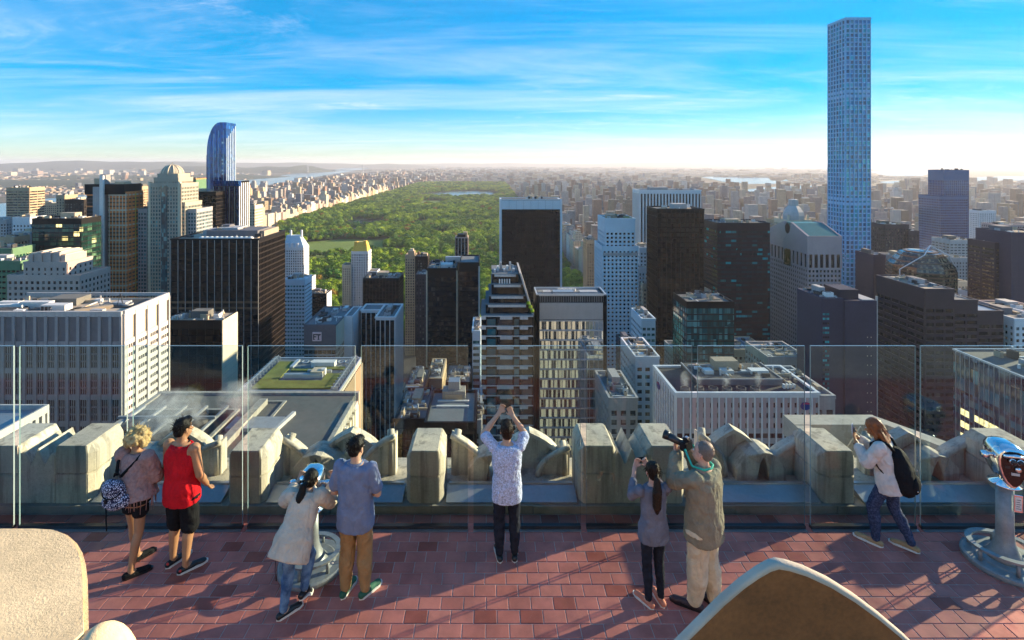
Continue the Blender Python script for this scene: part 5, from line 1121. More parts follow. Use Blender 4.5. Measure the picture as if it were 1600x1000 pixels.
b = NB('steam'); b.t.nodes.remove(b.out); b.out = b.n('ShaderNodeOutputMaterial'); tcn = b.n('ShaderNodeTexCoord'); gr = b.n('ShaderNodeTexGradient', gradient_type='SPHERICAL'); mpn = b.n('ShaderNodeMapping'); b.l(tcn.outputs['Object'], mpn.inputs[0]); b.l(mpn.outputs[0], gr.inputs[0])
ns = b.noise(b.pos(), 0.55, 5, 0.6, 1.2); den = b.math('MULTIPLY', b.math('MULTIPLY', b.rng(ns, 0.44, 0.72, 0, 1), gr.outputs['Fac']), 0.9)
pv = b.n('ShaderNodeVolumePrincipled'); pv.inputs['Color'].default_value = (0.9, 0.9, 0.9, 1); b.l(den, pv.inputs['Density']); b.l(pv.outputs[0], b.out.inputs['Volume'])
ico = bpy.data.meshes.new('steam_puff'); bm = bmesh.new(); bmesh.ops.create_icosphere(bm, subdivisions=2, radius=1); bm.to_mesh(ico); bm.free(); ico.materials.append(M['steam'])
zs_ = wz(616, 170)
for (x, y, z, s, lb) in ((wx(1068, 172) + 1, 173.5, zs_ + 3.4, (1.9, 1.7, 3.4), 'pale steam rising from the leftmost roof fan of the ribbed hotel'), (wx(1090, 172) + 1, 173, zs_ + 3.2, (1.4, 1.3, 3.0), 'thin steam rising from the second roof fan of the ribbed hotel'), (wx(1138, 172), 173.5, zs_ + 3, (1.8, 1.5, 2.8), 'steam over the middle roof fans of the ribbed hotel'), (wx(1188, 172), 173.5, zs_ + 3.3, (1.5, 1.4, 3.2), 'steam over the right roof fan of the ribbed hotel'),
                         (-50, 82, -34.5, (6, 6, 4), 'drifting steam over the cooling pit of the grey roof'), (-43, 90, -35.5, (4, 4, 3.4), 'wisp of steam at the back of the grey roof'), (-96, wz(0, 1) * 0 + 224, wz(470, 224) + 0, (0.01, 0.01, 0.01), '')):
    if not lb: continue
    o = bpy.data.objects.new('steam', ico); COL.objects.link(o); o.location = (x, y, z); o.scale = s; tag(o, lb, 'steam', 'steam over the roofs', 'stuff')
# ------------------------------------------------------------------ the observation deck
b = NB('quarry_tile'); oi = b.n('ShaderNodeObjectInfo'); p = b.pos(); r_ = oi.outputs['Random']
at = b.n('ShaderNodeAttribute', attribute_name='tint'); rv_ = b.math('ADD', r_, at.outputs['Fac']); rv_ = b.math('FRACT', rv_)
c = b.mix(rv_, (0.38, 0.120, 0.094), (0.47, 0.162, 0.126)); c = b.mix(b.math('GREATER_THAN', rv_, 0.93), c, (0.28, 0.074, 0.052))
sc_ = b.rng(b.noise(p, 3.0, 6, 0.65), 0.35, 0.7, 0.78, 1.22); c = b.mul(c, sc_)
spots = b.rng(b.noise(p, 26, 3, 0.7), 0.60, 0.72, 0, 0.28); c = b.mix(spots, c, (0.34, 0.22, 0.19))
b.bsdf(c, b.rng(b.noise(p, 7, 4), 0.3, 0.7, 0.38, 0.66), 0, 0.35, bump=b.noise(p, 45, 5), bstr=0.25, bdist=0.002)
b = NB('glass_pane'); tr = b.n('ShaderNodeBsdfTransparent'); tr.inputs[0].default_value = (0.64, 0.80, 0.83, 1)
gl = b.n('ShaderNodeBsdfGlossy'); b.l(b.rng(b.noise(b.pos(), 1.7, 5), 0.4, 0.7, 0.01, 0.09), gl.inputs['Roughness']); gl.inputs[0].default_value = (0.85, 0.95, 1, 1)
lw = b.n('ShaderNodeFresnel'); lw.inputs[0].default_value = 1.5; mx = b.n('ShaderNodeMixShader'); b.l(b.math('ADD', b.math('MULTIPLY', lw.outputs[0], 1.15), b.rng(b.noise(b.pos(), 2.3, 6, 0.7), 0.5, 0.75, 0.0, 0.05)), mx.inputs[0]); b.l(tr.outputs[0], mx.inputs[1]); b.l(gl.outputs[0], mx.inputs[2]); b.l(mx.outputs[0], b.out.inputs['Surface'])
b = NB('glass_edge'); b.bsdf((0.20, 0.29, 0.32), 0.12, 0, 0.8)

deck = thing('deck_floor', None, None, (0, 4.5, 0))
deck['kind'] = 'structure'; deck['label'] = 'red quarry tiled floor of the viewing deck'
box('mortar_bed', deck, 'grout', -12, 16, 1.9, 7.245, -0.4, -0.006)
TW, TD, G_ = 0.247, 0.171, 0.009
rt2 = random.Random(5); tiles = []
j = 0; y = 7.236 - TD
while y > 1.95:
    off = (0.5 if j % 2 else 0.0) + rt2.uniform(-.04, .04); i = 0; x = -11.9 + off * TW
    while x < 15.8: tiles.append((x, y)); x += TW
    y -= TD; j += 1
def seen(t):
    px = VX + t[0] / t[1] * F; py = HY + F * CZ / t[1]; return -10 < px < 1600 and 815 < py < 1012 and not (px < 135 and py > 850)
vis = sorted([t for t in tiles if seen(t)], key=lambda t: t[1]); ind = vis[:300]; inds = set(ind)
tm = bpy.data.meshes.new('tile'); e = 0.004
tm.from_pydata([(0, 0, -.02), (TW - G_, 0, -.02), (TW - G_, TD - G_, -.02), (0, TD - G_, -.02), (0, 0, -.003), (TW - G_, 0, -.003), (TW - G_, TD - G_, -.003), (0, TD - G_, -.003), (e, e, 0), (TW - G_ - e, e, 0), (TW - G_ - e, TD - G_ - e, 0), (e, TD - G_ - e, 0)], [],
   [(0, 1, 5, 4), (1, 2, 6, 5), (2, 3, 7, 6), (3, 0, 4, 7), (4, 5, 9, 8), (5, 6, 10, 9), (6, 7, 11, 10), (7, 4, 8, 11), (8, 9, 10, 11)]); tm.materials.append(M['quarry_tile'])
for t in ind:
    o = bpy.data.objects.new('tile', tm); COL.objects.link(o); o.parent = deck; o.location = (t[0], t[1] - 4.5, rt2.uniform(-.0012, .0012)); o.rotation_euler = (rt2.uniform(-.004, .004), rt2.uniform(-.003, .003), rt2.uniform(-.006, .006))
vs, fs, tint = [], [], []
for t in tiles:
    if t in inds: continue
    n = len(vs); z = rt2.uniform(-.0012, .0012); vs += [(t[0] + v.co.x, t[1] - 4.5 + v.co.y, v.co.z + z) for v in tm.vertices]; fs += [tuple(q + n for q in p_.vertices) for p_ in tm.polygons]; k = rt2.random(); tint += [(k, k, k, 1)] * len(tm.vertices)
o = mesh_obj('tile_field', vs, fs, 'quarry_tile', deck); at = o.data.color_attributes.new('tint', 'FLOAT_COLOR', 'POINT'); at.data.foreach_set('color', [q for c_ in tint for q in c_]); o['kind'] = 'stuff'
# the tower's own shaft below the deck
r = thing('stone_shaft', 'limestone shaft of the tower carrying the deck', 'tower'); box('core', r, 'gl_dark', -24, 82, -6, 8.2, GROUND, -1.4)
for k in range(22): box('pier', r, 'limestone', -24 + k * 5 - 1.3, -24 + k * 5 + 1.3, 8.1, 8.8, GROUND, -1.2)
box('shaft_top', r, 'limestone', -24, 82, -6, 8.5, -1.4, -.42)
# glass wind screen
GY = 6.965
for i, (a, b_) in enumerate([(-321, -154), (-145, 22), (31, 199), (208, 379), (387.5, 555), (564.5, 731), (740, 907), (916, 1081), (1090, 1257), (1266, 1430), (1438, 1605), (1614, 1780)]):
    nth = ['', 'leftmost in full view', 'second', 'third', 'fourth', 'fifth', 'sixth', 'seventh', 'eighth', 'ninth', 'rightmost', ''][i]
    lbl = ['clear glass panel cut by the left edge of the view', 'clear glass panel at the far left beside the pale stone corner', 'clear glass panel left of the woman with the patterned backpack', 'clear glass panel behind the man in the red vest', 'clear glass panel behind the woman at the coin viewer',
           'clear glass panel right of the man in the blue shirt', 'clear glass panel before the person with raised arms', 'clear glass panel before the mirror glass tower', 'clear glass panel right of the man with the camera', 'clear glass panel in front of the woman with the black backpack', 'clear glass panel behind the right hand coin viewer', 'clear glass panel past the right edge'][i]
    x0, x1 = wx(a, GY), wx(b_, GY); t = thing('wind_screen', lbl, 'glass screen', ((x0 + x1) / 2, GY, 0), group='glass panels of the wind screen')
    h = (x1 - x0) / 2; dd = .011; zb_, zt = .03, 2.42; me = [(-h, -dd, zb_), (h, -dd, zb_), (h, dd, zb_), (-h, dd, zb_), (-h, -dd, zt), (h, -dd, zt), (h, dd, zt), (-h, dd, zt)]
    o = mesh_obj('pane', me, [CUBE_F[2]], 'glass_pane', t)
    o = mesh_obj('edge', [(x_, y_ * 1.0, z_) for x_, y_, z_ in me], [CUBE_F[1], CUBE_F[3], CUBE_F[5]], 'glass_edge', t)
    box('base_channel', t, 'steel_dark', x0, x1, GY - .03, GY + .03, .0, .045); box('floor_strip', t, 'steel', x0, x1, GY - .075, GY - .031, .0, .006)
# parapet
r = thing('stone_parapet', 'crenellated limestone parapet with gothic leaf tracery beyond the glass', 'parapet', (0, 7.6, 0))
b = NB('parapet_stone'); p = b.pos(); k = b.rng(b.math('ADD', b.math('MULTIPLY', b.noise(p, 2.2, 6, 0.65), 0.6), b.math('MULTIPLY', b.noise(p, 30, 4, 0.7), 0.4)), 0.32, 0.68, 0.70, 1.22)
mp = b.n('ShaderNodeMapping'); b.l(p, mp.inputs[0]); mp.inputs['Scale'].default_value = (7, 7, 0.45); st_ = b.rng(b.noise(mp.outputs[0], 1.0, 5, 0.6), 0.48, 0.66, 0, 0.62, True)
gm_ = b.n('ShaderNodeNewGeometry'); oi = b.n('ShaderNodeObjectInfo'); c = b.mix(b.rng(b.noise(p, 1.1, 4), 0.4, 0.65, 0, 1), (0.64, 0.58, 0.49), (0.68, 0.59, 0.44)); c = b.mul(c, b.math('MULTIPLY', k, b.rng(oi.outputs['Random'], 0, 1, 0.86, 1.1))); c = b.mix(st_, c, (0.20, 0.185, 0.16))
pit_ = b.rng(b.noise(p, 70, 3, 0.6), 0.60, 0.70, 0, 0.6); c = b.mix(pit_, c, (0.25, 0.22, 0.18))
b.bsdf(c, 0.9, 0, 0.1, bump=b.math('ADD', b.noise(p, 60, 6, 0.7), b.math('MULTIPLY', b.noise(p, 9, 4), 0.8)), bstr=0.8, bdist=0.008)
[box('kerb_stone', r, 'stone_dark', -12 + k * 1.4 + .003, -10.6 + k * 1.4 - .003, 7.245, 7.45, -.4, .105 + .003 * (k % 3)) for k in range(20)]; box('base', r, 'parapet_stone', -12, 16, 7.45, 8.45, -1.4, .10)
def merlon(px0, px1, py=697, y0=7.30, y1=7.95, hgt=None):
    x0, x1 = wx(px0, y0), wx(px1, y0); zt = wz(py, y0); ch = .07; z0 = .10
    s1, s2 = [(x0, z0), (x1, z0), (x1, zt - .12), (x1 - ch, zt), (x0 + ch, zt), (x0, zt - .12)], None
    mb = MB(); n = 6; vs = [(x, y0 + .0, z) for x, z in s1] + [(x, y1, z) for x, z in s1]
    # front vertical chamfers: pull the side edges of the front face inwards, add a ring just behind it
    vs = [(min(max(x, x0 + ch * .9), x1 - ch * .9), y0, z) for x, z in s1] + [(x, y0 + .09, z) for x, z in s1] + [(x, y1, z) for x, z in s1]
    fs = [tuple(range(n))] + [(k, k + n, (k + 1) % n + n, (k + 1) % n) for k in range(n)] + [(k + n, k + 2 * n, (k + 1) % n + 2 * n, (k + 1) % n + n) for k in range(n)] + [tuple(range(3 * n - 1, 2 * n - 1, -1))]
    mb.add(vs, fs); mz = z0 + (zt - z0) * .52
    for nm, lo, hi in (('merlon', z0 - .01, mz - .004), ('merlon_cap', mz + .004, zt + .01)):
        bm = bmesh.new(); me = bpy.data.meshes.new(nm); me.from_pydata(mb.v, [], mb.f); bm.from_mesh(me); bmesh.ops.recalc_face_normals(bm, faces=bm.faces)
        for pz, nz in ((lo, -1), (hi, 1)):
            g_ = bmesh.ops.bisect_plane(bm, geom=bm.verts[:] + bm.edges[:] + bm.faces[:], plane_co=(0, 0, pz), plane_no=(0, 0, nz), clear_outer=True)
            ed = [q for q in g_['geom_cut'] if isinstance(q, bmesh.types.BMEdge)]
            if ed: bmesh.ops.contextual_create(bm, geom=ed)
        bmesh.ops.bevel(bm, geom=[q for q in bm.edges if len(q.link_faces) == 2 and q.calc_face_angle(0) > .4], offset=.010, segments=2, affect='EDGES', clamp_overlap=True)
        bm.to_mesh(me); bm.free(); me.materials.append(M['parapet_stone']); o = bpy.data.objects.new(nm, me); COL.objects.link(o); wparent_s(o, r)
    box('added_hidden_filler', r, 'stone_dark', x0 + .10, x1 - .10, y0 + .02, y1 - .02, mz - .05, mz + .05)  # hidden filler added to keep light from passing through the joint
def ribs(px0, px1, py=698, y0=7.30, y1=7.95):
    x0, x1 = wx(px0, y0), wx(px1, y0); zt = wz(py, y0); mb = MB(); q = (x1 - x0) / 4
    mb.prism([(x0 - .06, .1), (x1 + .06, .1), (x1 + .06, zt - .14), (x1, zt - .10), (x1 - q, zt - .26), (x0 + 2 * q, zt - .03), (x0 + q, zt - .26), (x0, zt - .08), (x0 - .06, zt - .14)], 'y', y0 + .01, y1 - .02)
    return mb.build('rib_stone', 'parapet_stone', r, bevel=.01)
for (a, b_) in ((-28, 36), (80, 143), (353, 414), (634, 693), (905, 966), (1010, 1072), (1283, 1341), (1574, 1640), (1870, 1935), (1980, 2045), (2240, 2300), (2540, 2600)): merlon(a, b_, 697 if a in (-28, 80, 905, 1010) else 705)
ribs(37, 79); ribs(967, 1009); ribs(1936, 1979)
0 and box('block_joint', r, 'stone_dark', wx(-20, 7.3), wx(138, 7.3), 7.292, 7.31, wz(729, 7.3), wz(727.5, 7.3)); 0 and box('block_joint', r, 'stone_dark', wx(131, 7.3), wx(132.2, 7.3), 7.291, 7.31, .1, wz(729, 7.3))
def ogive(xc, w_, z0, z1, n=11, lean=0.0):
    L = [(xc - w_ / 2 * (1 - t ** 3), z0 + (z1 - z0) * t) for t in [k / (n - 1) for k in range(n)]]
    return L + [(2 * xc - x, z) for x, z in L][::-1][1:]
def leaf(pc, w_px, py, Yl=8.05, th=.20, lean=0.0, name='tracery_leaf', mat=('parapet_stone', 'stone_dark')):
    xc, w_, zt = wx(pc, Yl), 1.15 * w_px * Yl / F, wz(py + 8, Yl); mb = MB()
    out, inn = ogive(xc, w_, .05, zt, 11, lean), ogive(xc, w_ - .10, .05, zt - .06, 11, lean); n = len(out)
    yf, yb = Yl, Yl + th
    mb.add([(x, yf, z) for x, z in out] + [(x, yf + .0, z) for x, z in inn] + [(x, yf + .09, z) for x, z in inn] + [(x, yb, z) for x, z in out],
           [(k, k + 1, n + k + 1, n + k) for k in range(n - 1)] + [(n + k, n + k + 1, 2 * n + k + 1, 2 * n + k) for k in range(n - 1)] + [tuple(range(2 * n, 3 * n))] + [(k, 3 * n + k, 3 * n + k + 1, k + 1) for k in range(n - 1)] + [tuple(range(4 * n - 1, 3 * n - 1, -1))] + [(0, n, 2 * n, 3 * n), (n - 1, 4 * n - 1, 3 * n - 1, 2 * n - 1)])
    return mb.build(name, mat[0], r, smooth=False)
def gable(pc, w_px, py, Yl=7.72, th=.42):
    xc, w_, zt = wx(pc, Yl), w_px * Yl / F, wz(py, Yl); mb = MB(); 
    out = [(xc - w_ / 2, .08), (xc - w_ / 2, .28), (xc - w_ * .30, zt - .10), (xc - w_ * .12, zt - .02), (xc, zt), (xc + w_ * .12, zt - .02), (xc + w_ * .30, zt - .10), (xc + w_ / 2, .28), (xc + w_ / 2, .08)]
    inn = [(xc - w_ * .13, .08), (xc - w_ * .125, .16), (xc - w_ * .11, .22), (xc - w_ * .06, zt - .18), (xc, zt - .09), (xc + w_ * .06, zt - .18), (xc + w_ * .11, .22), (xc + w_ * .125, .16), (xc + w_ * .13, .08)]; n = 9
    for (o_, i_, y0, y1) in ((out, inn, Yl, Yl + th),):
        mb.add([(x, y0 + (.0 if k in (3, 4, 5) else .10), z) for k, (x, z) in enumerate(o_)] + [(x, y0 + .05, z) for x, z in i_] + [(x, y1, z) for x, z in o_] + [(x, y1, z) for x, z in i_],
               [(k, k + 1, n + k + 1, n + k) for k in range(n - 1)] + [(n + k, n + k + 1, 3 * n + k + 1, 3 * n + k) for k in range(n - 1)] + [(k, 2 * n + k, 2 * n + k + 1, k + 1) for k in range(n - 1)] + [(2 * n + k, 3 * n + k, 3 * n + k + 1, 2 * n + k + 1) for k in range(n - 1)])
    return mb.build('tracery_gable', 'parapet_stone', r, bevel=.008)
def half_leaf(px_, w_px, py, flip, Yl=7.98, th=.2):
    """quarter shell that springs from a merlon and curls down away from it"""
    x0, w_, zt = wx(px_, Yl), w_px * Yl / F, wz(py + 9, Yl); s = -1 if flip else 1; mb = MB(); n = 10
    cur = [(x0 + s * w_ * (1 - t ** 2.3), .08 + (zt - .08) * t) for t in [1 - k / (n - 1) for k in range(n)]]
    mb.prism([(x0, .06)] + cur, 'y', Yl, Yl + th); o = mb.build('tracery_shell', 'parapet_stone', r, bevel=.01)
    mb = MB(); mb.tube([(x, Yl - .02, z + .015) for x, z in cur], .045, 8); mb.build('shell_rim', 'parapet_stone', r, smooth=True)
    mb = MB(); mb.tube([(x0 + s * .07, Yl + .03, .1), (x0 + s * .07, Yl + .03, zt - .12), (x0 + s * .10, Yl + .15, zt + .02)], .055, 8); mb.build('shell_column', 'parapet_stone', r, smooth=True)
for pc, wpx, py in ((282, 96, 664), (548, 92, 667), (828, 92, 668), (1147, 84, 663), (1420, 90, 668), (1745, 90, 668), (2110, 90, 668), (2400, 90, 668)): leaf(pc, wpx, py)
for pc, wpx, py in ((218, 70, 712), (492, 78, 711), (770, 78, 711), (1196, 78, 708), (1470, 78, 713), (1795, 78, 711), (2160, 78, 711)): gable(pc, wpx, py)
for a, w_, py, fl in ((442, 46, 678, False), (166, 40, 672, False), (345, 60, 682, True), (618, 56, 672, True), (705, 56, 672, False), (1092, 40, 670, False), (1262, 66, 674, True), (1352, 50, 676, False), (1536, 76, 674, True), (1655, 60, 674, False), (890, 50, 690, True)): half_leaf(a, w_, py, fl)
for a, b_ in ((144, 352), (415, 633), (694, 904), (1073, 1282), (1342, 1573), (1641, 1869)):
    x0, x1 = wx(a, 7.35), wx(b_, 7.35); mb = MB(); mb.prism([(7.285, .107), (7.285, .135), (7.56, .21), (7.60, .21), (7.60, .107)], 'x', x0 + .03, x1 - .03); mb.build('metal_ledge', 'ledge_metal', r); box('ledge_rail', r, 'steel', x0 + .05, x1 - .05, 7.565, 7.61, .211, .235)
# outer bay beyond the right hand parapet
r = thing('stone_bay', 'small stone roof bay just outside the parapet on the right', 'balcony', (8, 12.5, -40)); zt = wz(654, 13)
xa, xb = wx(1237, 13), wx(1372, 13); box('wall', r, 'stone_dark', xa, xb + .8, 10, 13.1, GROUND, zt - 1.3); box('wall', r, 'limestone', xa, xb, 12.75, 13.1, zt - 1.3, zt - .5); box('roof', r, 'roof_dark', xa + .3, xb + .5, 10, 12.7, zt - 1.3, zt - 1.2)
box('coping', r, 'limestone', xa - .1, xb, 12.7, 13.2, zt - .49, zt); mb = MB(); mb.prism([(xb, 13.2), (xb, 12.7), (xb + .55, 11.6), (xb + 1.0, 11.6)], 'z', zt - .49, zt - .01); mb.build('coping', 'limestone', r); box('coping', r, 'limestone', xa - .1, xa + .25, 10, 12.69, zt - .49, zt - .01)
mb = MB()
for s in (-.25, .25): mb.tube([(xb - 1 + s, 12.3, zt - .35), (xb - 1, 12.2, zt + .2)], .015, 6)
mb.build('wire_stand', 'steel', r)
# upper terrace: the stones right in front of the camera
r = thing('upper_parapet', 'sunlit stones of the upper terrace parapet in the near foreground', 'parapet', (0, 1.4, 0))
box('wall', r, 'limestone', -4, 4, .55, 1.9, 0, 2.9); box('terrace_floor', r, 'stone_dark', -4, 4, -2.5, .55, 2.9, 3.2)
zt = 3.60; pl = [(-120, 822), (60, 822), (88, 824), (106, 831), (120, 843), (129, 858), (134, 876), (137, 900), (138, 940), (139, 985), (110, 1012), (60, 1090), (-160, 1090)]
pw = [((x - VX) * (CZ - zt) / (y - HY), F * (CZ - zt) / (y - HY)) for x, y in pl]
mb = MB(); mb.prism(pw, 'z', 2.9, zt); mb.build('corner_stone', 'stone_sunlit', r, bevel=.012)
mb = MB(); cxb, cyb = -1.0, 1.36; vs = []; mb.lathe([(.155 * math.cos(t), .20 * math.sin(t)) for t in [k * math.pi / 2 / 9 for k in range(9)]] + [(.004, .2)], (0, 0, 0), 26)
o = mb.build('carved_boss', 'stone_sunlit', r, smooth=True, world=False); zz_ = wz(985, 1.40); o.location = (wx(150, 1.40), 1.40 - 1.4, zz_ - .20); o.scale = (.60, .8, 1)
yl = 1.75; top = [(1000, 1075), (1030, 1040), (1070, 1000), (1100, 970), (1130, 940), (1160, 914), (1185, 896), (1204, 885), (1217, 881), (1234, 884), (1262, 893), (1300, 911), (1340, 936), (1380, 966), (1420, 1000), (1455, 1034), (1490, 1075)]
cxl, czl = wx(1235, yl), wz(1075, yl)
out = [(wx(x, yl), wz(y, yl)) for x, y in top]; inn = [(cxl + (x - cxl) * .975, czl + (z - czl) * .955) for x, z in out]; n = len(out)
mb = MB(); mb.add([(x, yl + .008, z) for x, z in out] + [(x, yl, z) for x, z in inn] + [(x, yl + .03, z) for x, z in out] + [(cxl + (x - cxl) * .75, yl + .085, czl + (z - czl) * .66) for x, z in out] + [(x, yl + .012, z) for x, z in inn],
    [(k, k + 1, n + k + 1, n + k) for k in range(n - 1)] + [(k, 2 * n + k, 2 * n + k + 1, k + 1) for k in range(n - 1)] + [(n + k, n + k + 1, 4 * n + k + 1, 4 * n + k) for k in range(n - 1)]); mb.build('leaf_rim', 'limestone', r, smooth=True)
mb = MB(); mb.add([(x, yl + .012, z) for x, z in inn] + [(cxl + (x - cxl) * .7, yl + .03, czl + (z - czl) * .66) for x, z in out] + [(x, yl + .032, z) for x, z in inn], [(k, k + 1, n + k + 1, n + k) for k in range(n - 1)] + [tuple(range(n, 2 * n))] + [tuple(range(3 * n - 1, 2 * n - 1, -1))]); mb.build('leaf_panel', 'stone_brown', r, smooth=True)
# coin viewers
def viewer(label, px, pyb, hz_, rz, s=1.0):
    Yv = F * CZ / (pyb - HY); t = thing('coin_viewer', label, 'coin viewer', (wx(px, Yv), Yv, 0), rz, 'coin operated viewers'); t.scale = (s, s, s)
    H = hz_ / s
    def add(nm, mat, fn, smooth=True, bevel=0, par=None): mb = MB(); fn(mb); return mb.build(nm, mat, par or t, smooth=smooth, world=False, bevel=bevel)
    add('base_plate', 'viewer_grey', lambda m: m.lathe([(.41, 0), (.415, .02), (.41, .05), (.39, .065), (.30, .07), (.28, .085), (.10, .09)], n=40), False)
    def ring(m):
        for k in range(40):
            a0, a1 = 2 * math.pi * k / 40, 2 * math.pi * (k + 1) / 40; q = []
            for a in (a0, a1):
                for (rr, dz) in ((.30, -.012), (.365, -.012), (.365, .012), (.30, .012)): q.append((rr * math.cos(a), rr * math.sin(a), .20 + dz - .03 * math.sin(a)))
            m.add(q, [(0, 1, 5, 4), (1, 2, 6, 5), (2, 3, 7, 6), (3, 0, 4, 7)])
    add('foot_ring', 'viewer_grey', ring, False)
    for k in range(6): a = k * math.pi / 3 + .4; add('ring_post', 'viewer_grey', lambda m: m.tube([(.33 * math.cos(a), .33 * math.sin(a), .06), (.33 * math.cos(a), .33 * math.sin(a), .19 - .03 * math.sin(a))], .022, 8))
    zn = H - .52
    add('stem', 'viewer_grey', lambda m: m.lathe([(.20, .085), (.165, .12), (.125, .19), (.095, .28), (.085, .4), (.082, zn)], n=28))
    add('collar', 'chrome', lambda m: m.lathe([(.06, zn), (.155, zn + .02), (.16, zn + .035), (.06, zn + .07), (.055, zn + .14)], n=28))
    zc_ = H - .22
    # head: shield-shaped body, wide rounded top, pointed below; face plate toward -y
    prof = [(-.02, -.26), (.02, -.26), (.07, -.21), (.115, -.12), (.145, 0), (.15, .08), (.14, .15), (.105, .20), (.05, .22), (-.05, .22), (-.105, .20), (-.14, .15), (-.15, .08), (-.145, 0), (-.115, -.12), (-.07, -.21)]
    def head(m):
        n = len(prof); L = [(-.17, .90), (-.15, 1.0), (.10, 1.0), (.17, .92), (.20, .72)]; vs = []; fs = []
        for yy, k in L: vs += [(x * k, yy, zc_ + z * k) for x, z in prof]
        for i in range(len(L) - 1): fs += [(i * n + k, i * n + (k + 1) % n, (i + 1) * n + (k + 1) % n, (i + 1) * n + k) for k in range(n)]
        fs += [tuple(range(n)), tuple(range(len(L) * n - 1, (len(L) - 1) * n - 1, -1))]; m.add(vs, fs)
    hd = add('head', 'chrome', head)
    def plate(m): m.prism([(x * .84, zc_ + z * .84) for x, z in prof], 'y', -.185, -.165)
    add('face_plate', 'viewer_brown', plate, False, par=hd)
    for sx_ in (-1, 1):
        add('eyepiece', 'steel_dark', lambda m: m.tube([(sx_ * .035, -.16, zc_ + .09), (sx_ * .035, -.25, zc_ + .09)], [.032, .026], 14), par=hd); add('eyepiece_ring', 'chrome', lambda m: m.tube([(sx_ * .035, -.205, zc_ + .09), (sx_ * .035, -.225, zc_ + .09)], .034, 14), par=hd)
        add('handle', 'chrome', lambda m: (m.tube([(sx_ * .14, -.02, zc_ + .06), (sx_ * .20, -.03, zc_ + .06)], .022, 10), m.tube([(sx_ * .195, -.04, zc_ + .06), (sx_ * .25, -.045, zc_ + .06)], [.045, .040], 16)), par=hd)
    add('brow', 'chrome', lambda m: m.tube([(-.11, -.19, zc_ + .13), (0, -.215, zc_ + .155), (.11, -.19, zc_ + .13)], .022, 10), par=hd); add('coin_slot', 'steel_dark', lambda m: m.box(-.095, -.045, -.19, -.184, zc_ - .01, zc_ + .02), False, par=hd); add('turn_knob', 'chrome', lambda m: m.tube([(.02, -.185, zc_ - .005), (.02, -.215, zc_ - .005)], .028, 14), par=hd); add('coin_label', 'unit_white', lambda m: m.box(-.035, .045, -.19, -.1845, zc_ - .085, zc_ - .055), False, par=hd)
    for k in range(2): add('lens', 'steel_dark', lambda m: m.tube([(-.06 + .12 * k, .18, zc_ + .06), (-.06 + .12 * k, .23, zc_ + .06)], .05, 16), par=hd)
    return t, zn
v1, zn = viewer('steel coin viewer the woman in the beige jacket looks through', 487, 884, 1.17, .0, .95)
v2, zn = viewer('chrome headed coin viewer standing free at the right edge', 1570, 880, 1.47, -.30, 1.0)
mb = MB(); mb.box(.0, .085, -.095, -.085, zn - .26, zn - .06); mb.build('placard', 'chrome', v2, world=False, fix=False).location = (.04, 0, 0); mb = MB(); mb.box(.012, .073, -.0965, -.0955, zn - .24, zn - .08); q = mb.build('placard_sheet', 'unit_white', v2, world=False, fix=False); q.location = (.04, 0, 0)
for k in range(5): mb = MB(); mb.box(.06, .105 - .01 * (k % 2), -.0980, -.0972, zn - .22 + k * .026, zn - .214 + k * .026); mb.build('text_line', 'ink', v2, world=False, fix=False)
# ------------------------------------------------------------------ people
pmat('skin_light', (0.56, 0.33, 0.22), 0.5, 0.10, 9, spec=0.35)
pmat('skin_tan', (0.42, 0.21, 0.11), 0.5, 0.10, 9, spec=0.35)
pmat('skin_pink', (0.60, 0.34, 0.26), 0.5, 0.12, 9, spec=0.35)
def cloth(name, col, var=0.14, scale=9, rough=0.85, fold=0.5):
    b = NB(name); p = b.pos(); mp = b.n('ShaderNodeMapping'); b.l(p, mp.inputs[0]); mp.inputs['Scale'].default_value = (1, 1, 0.6); mp.inputs['Rotation'].default_value = (0.4, 0.5, 0.3)
    f = b.noise(p, scale, 4); h = b.math('ADD', b.noise(mp.outputs[0], 11, 3, 0.5, 0.8), b.math('MULTIPLY', b.noise(p, 420, 2), 0.04))
    b.bsdf(b.mul(col, b.rng(f, 0.3, 0.7, 1 - var, 1 + var)), rough, 0, 0.15, bump=h, bstr=min(1, fold * 1.6), bdist=0.05)
cloth('red_cloth', (0.62, 0.012, 0.02)); cloth('black_cloth', (0.012, 0.012, 0.014), fold=0.35); cloth('mauve_knit', (0.36, 0.22, 0.20), 0.2, 30)
cloth('beige_cloth', (0.58, 0.50, 0.40)); cloth('blue_shirt', (0.18, 0.22, 0.33)); cloth('khaki', (0.36, 0.22, 0.10)); cloth('sand_cloth', (0.66, 0.55, 0.38)); cloth('olive_shirt', (0.25, 0.225, 0.165))
cloth('white_cloth', (0.64, 0.59, 0.55)); cloth('plaid_shirt', (0.50, 0.55, 0.72), 0.5, 60); cloth('grey_top', (0.16, 0.17, 0.22)); cloth('dark_denim', (0.018, 0.022, 0.034), 0.3, 20)
b = NB('denim'); p = b.pos(); b.bsdf(b.mix(b.rng(b.noise(p, 8, 5, 0.6), 0.35, 0.68, 0, 1), (0.035, 0.085, 0.19), (0.18, 0.30, 0.46)), 0.85, 0, 0.15, bump=b.noise(p, 13, 3), bstr=0.4, bdist=0.03)
b = NB('acid_denim'); p = b.pos(); b.bsdf(b.mix(b.rng(b.noise(p, 45, 6, 0.7), 0.42, 0.62, 0, 1), (0.022, 0.032, 0.070), (0.075, 0.095, 0.17)), 0.85, 0, 0.15, bump=b.noise(p, 13, 3), bstr=0.4, bdist=0.03)
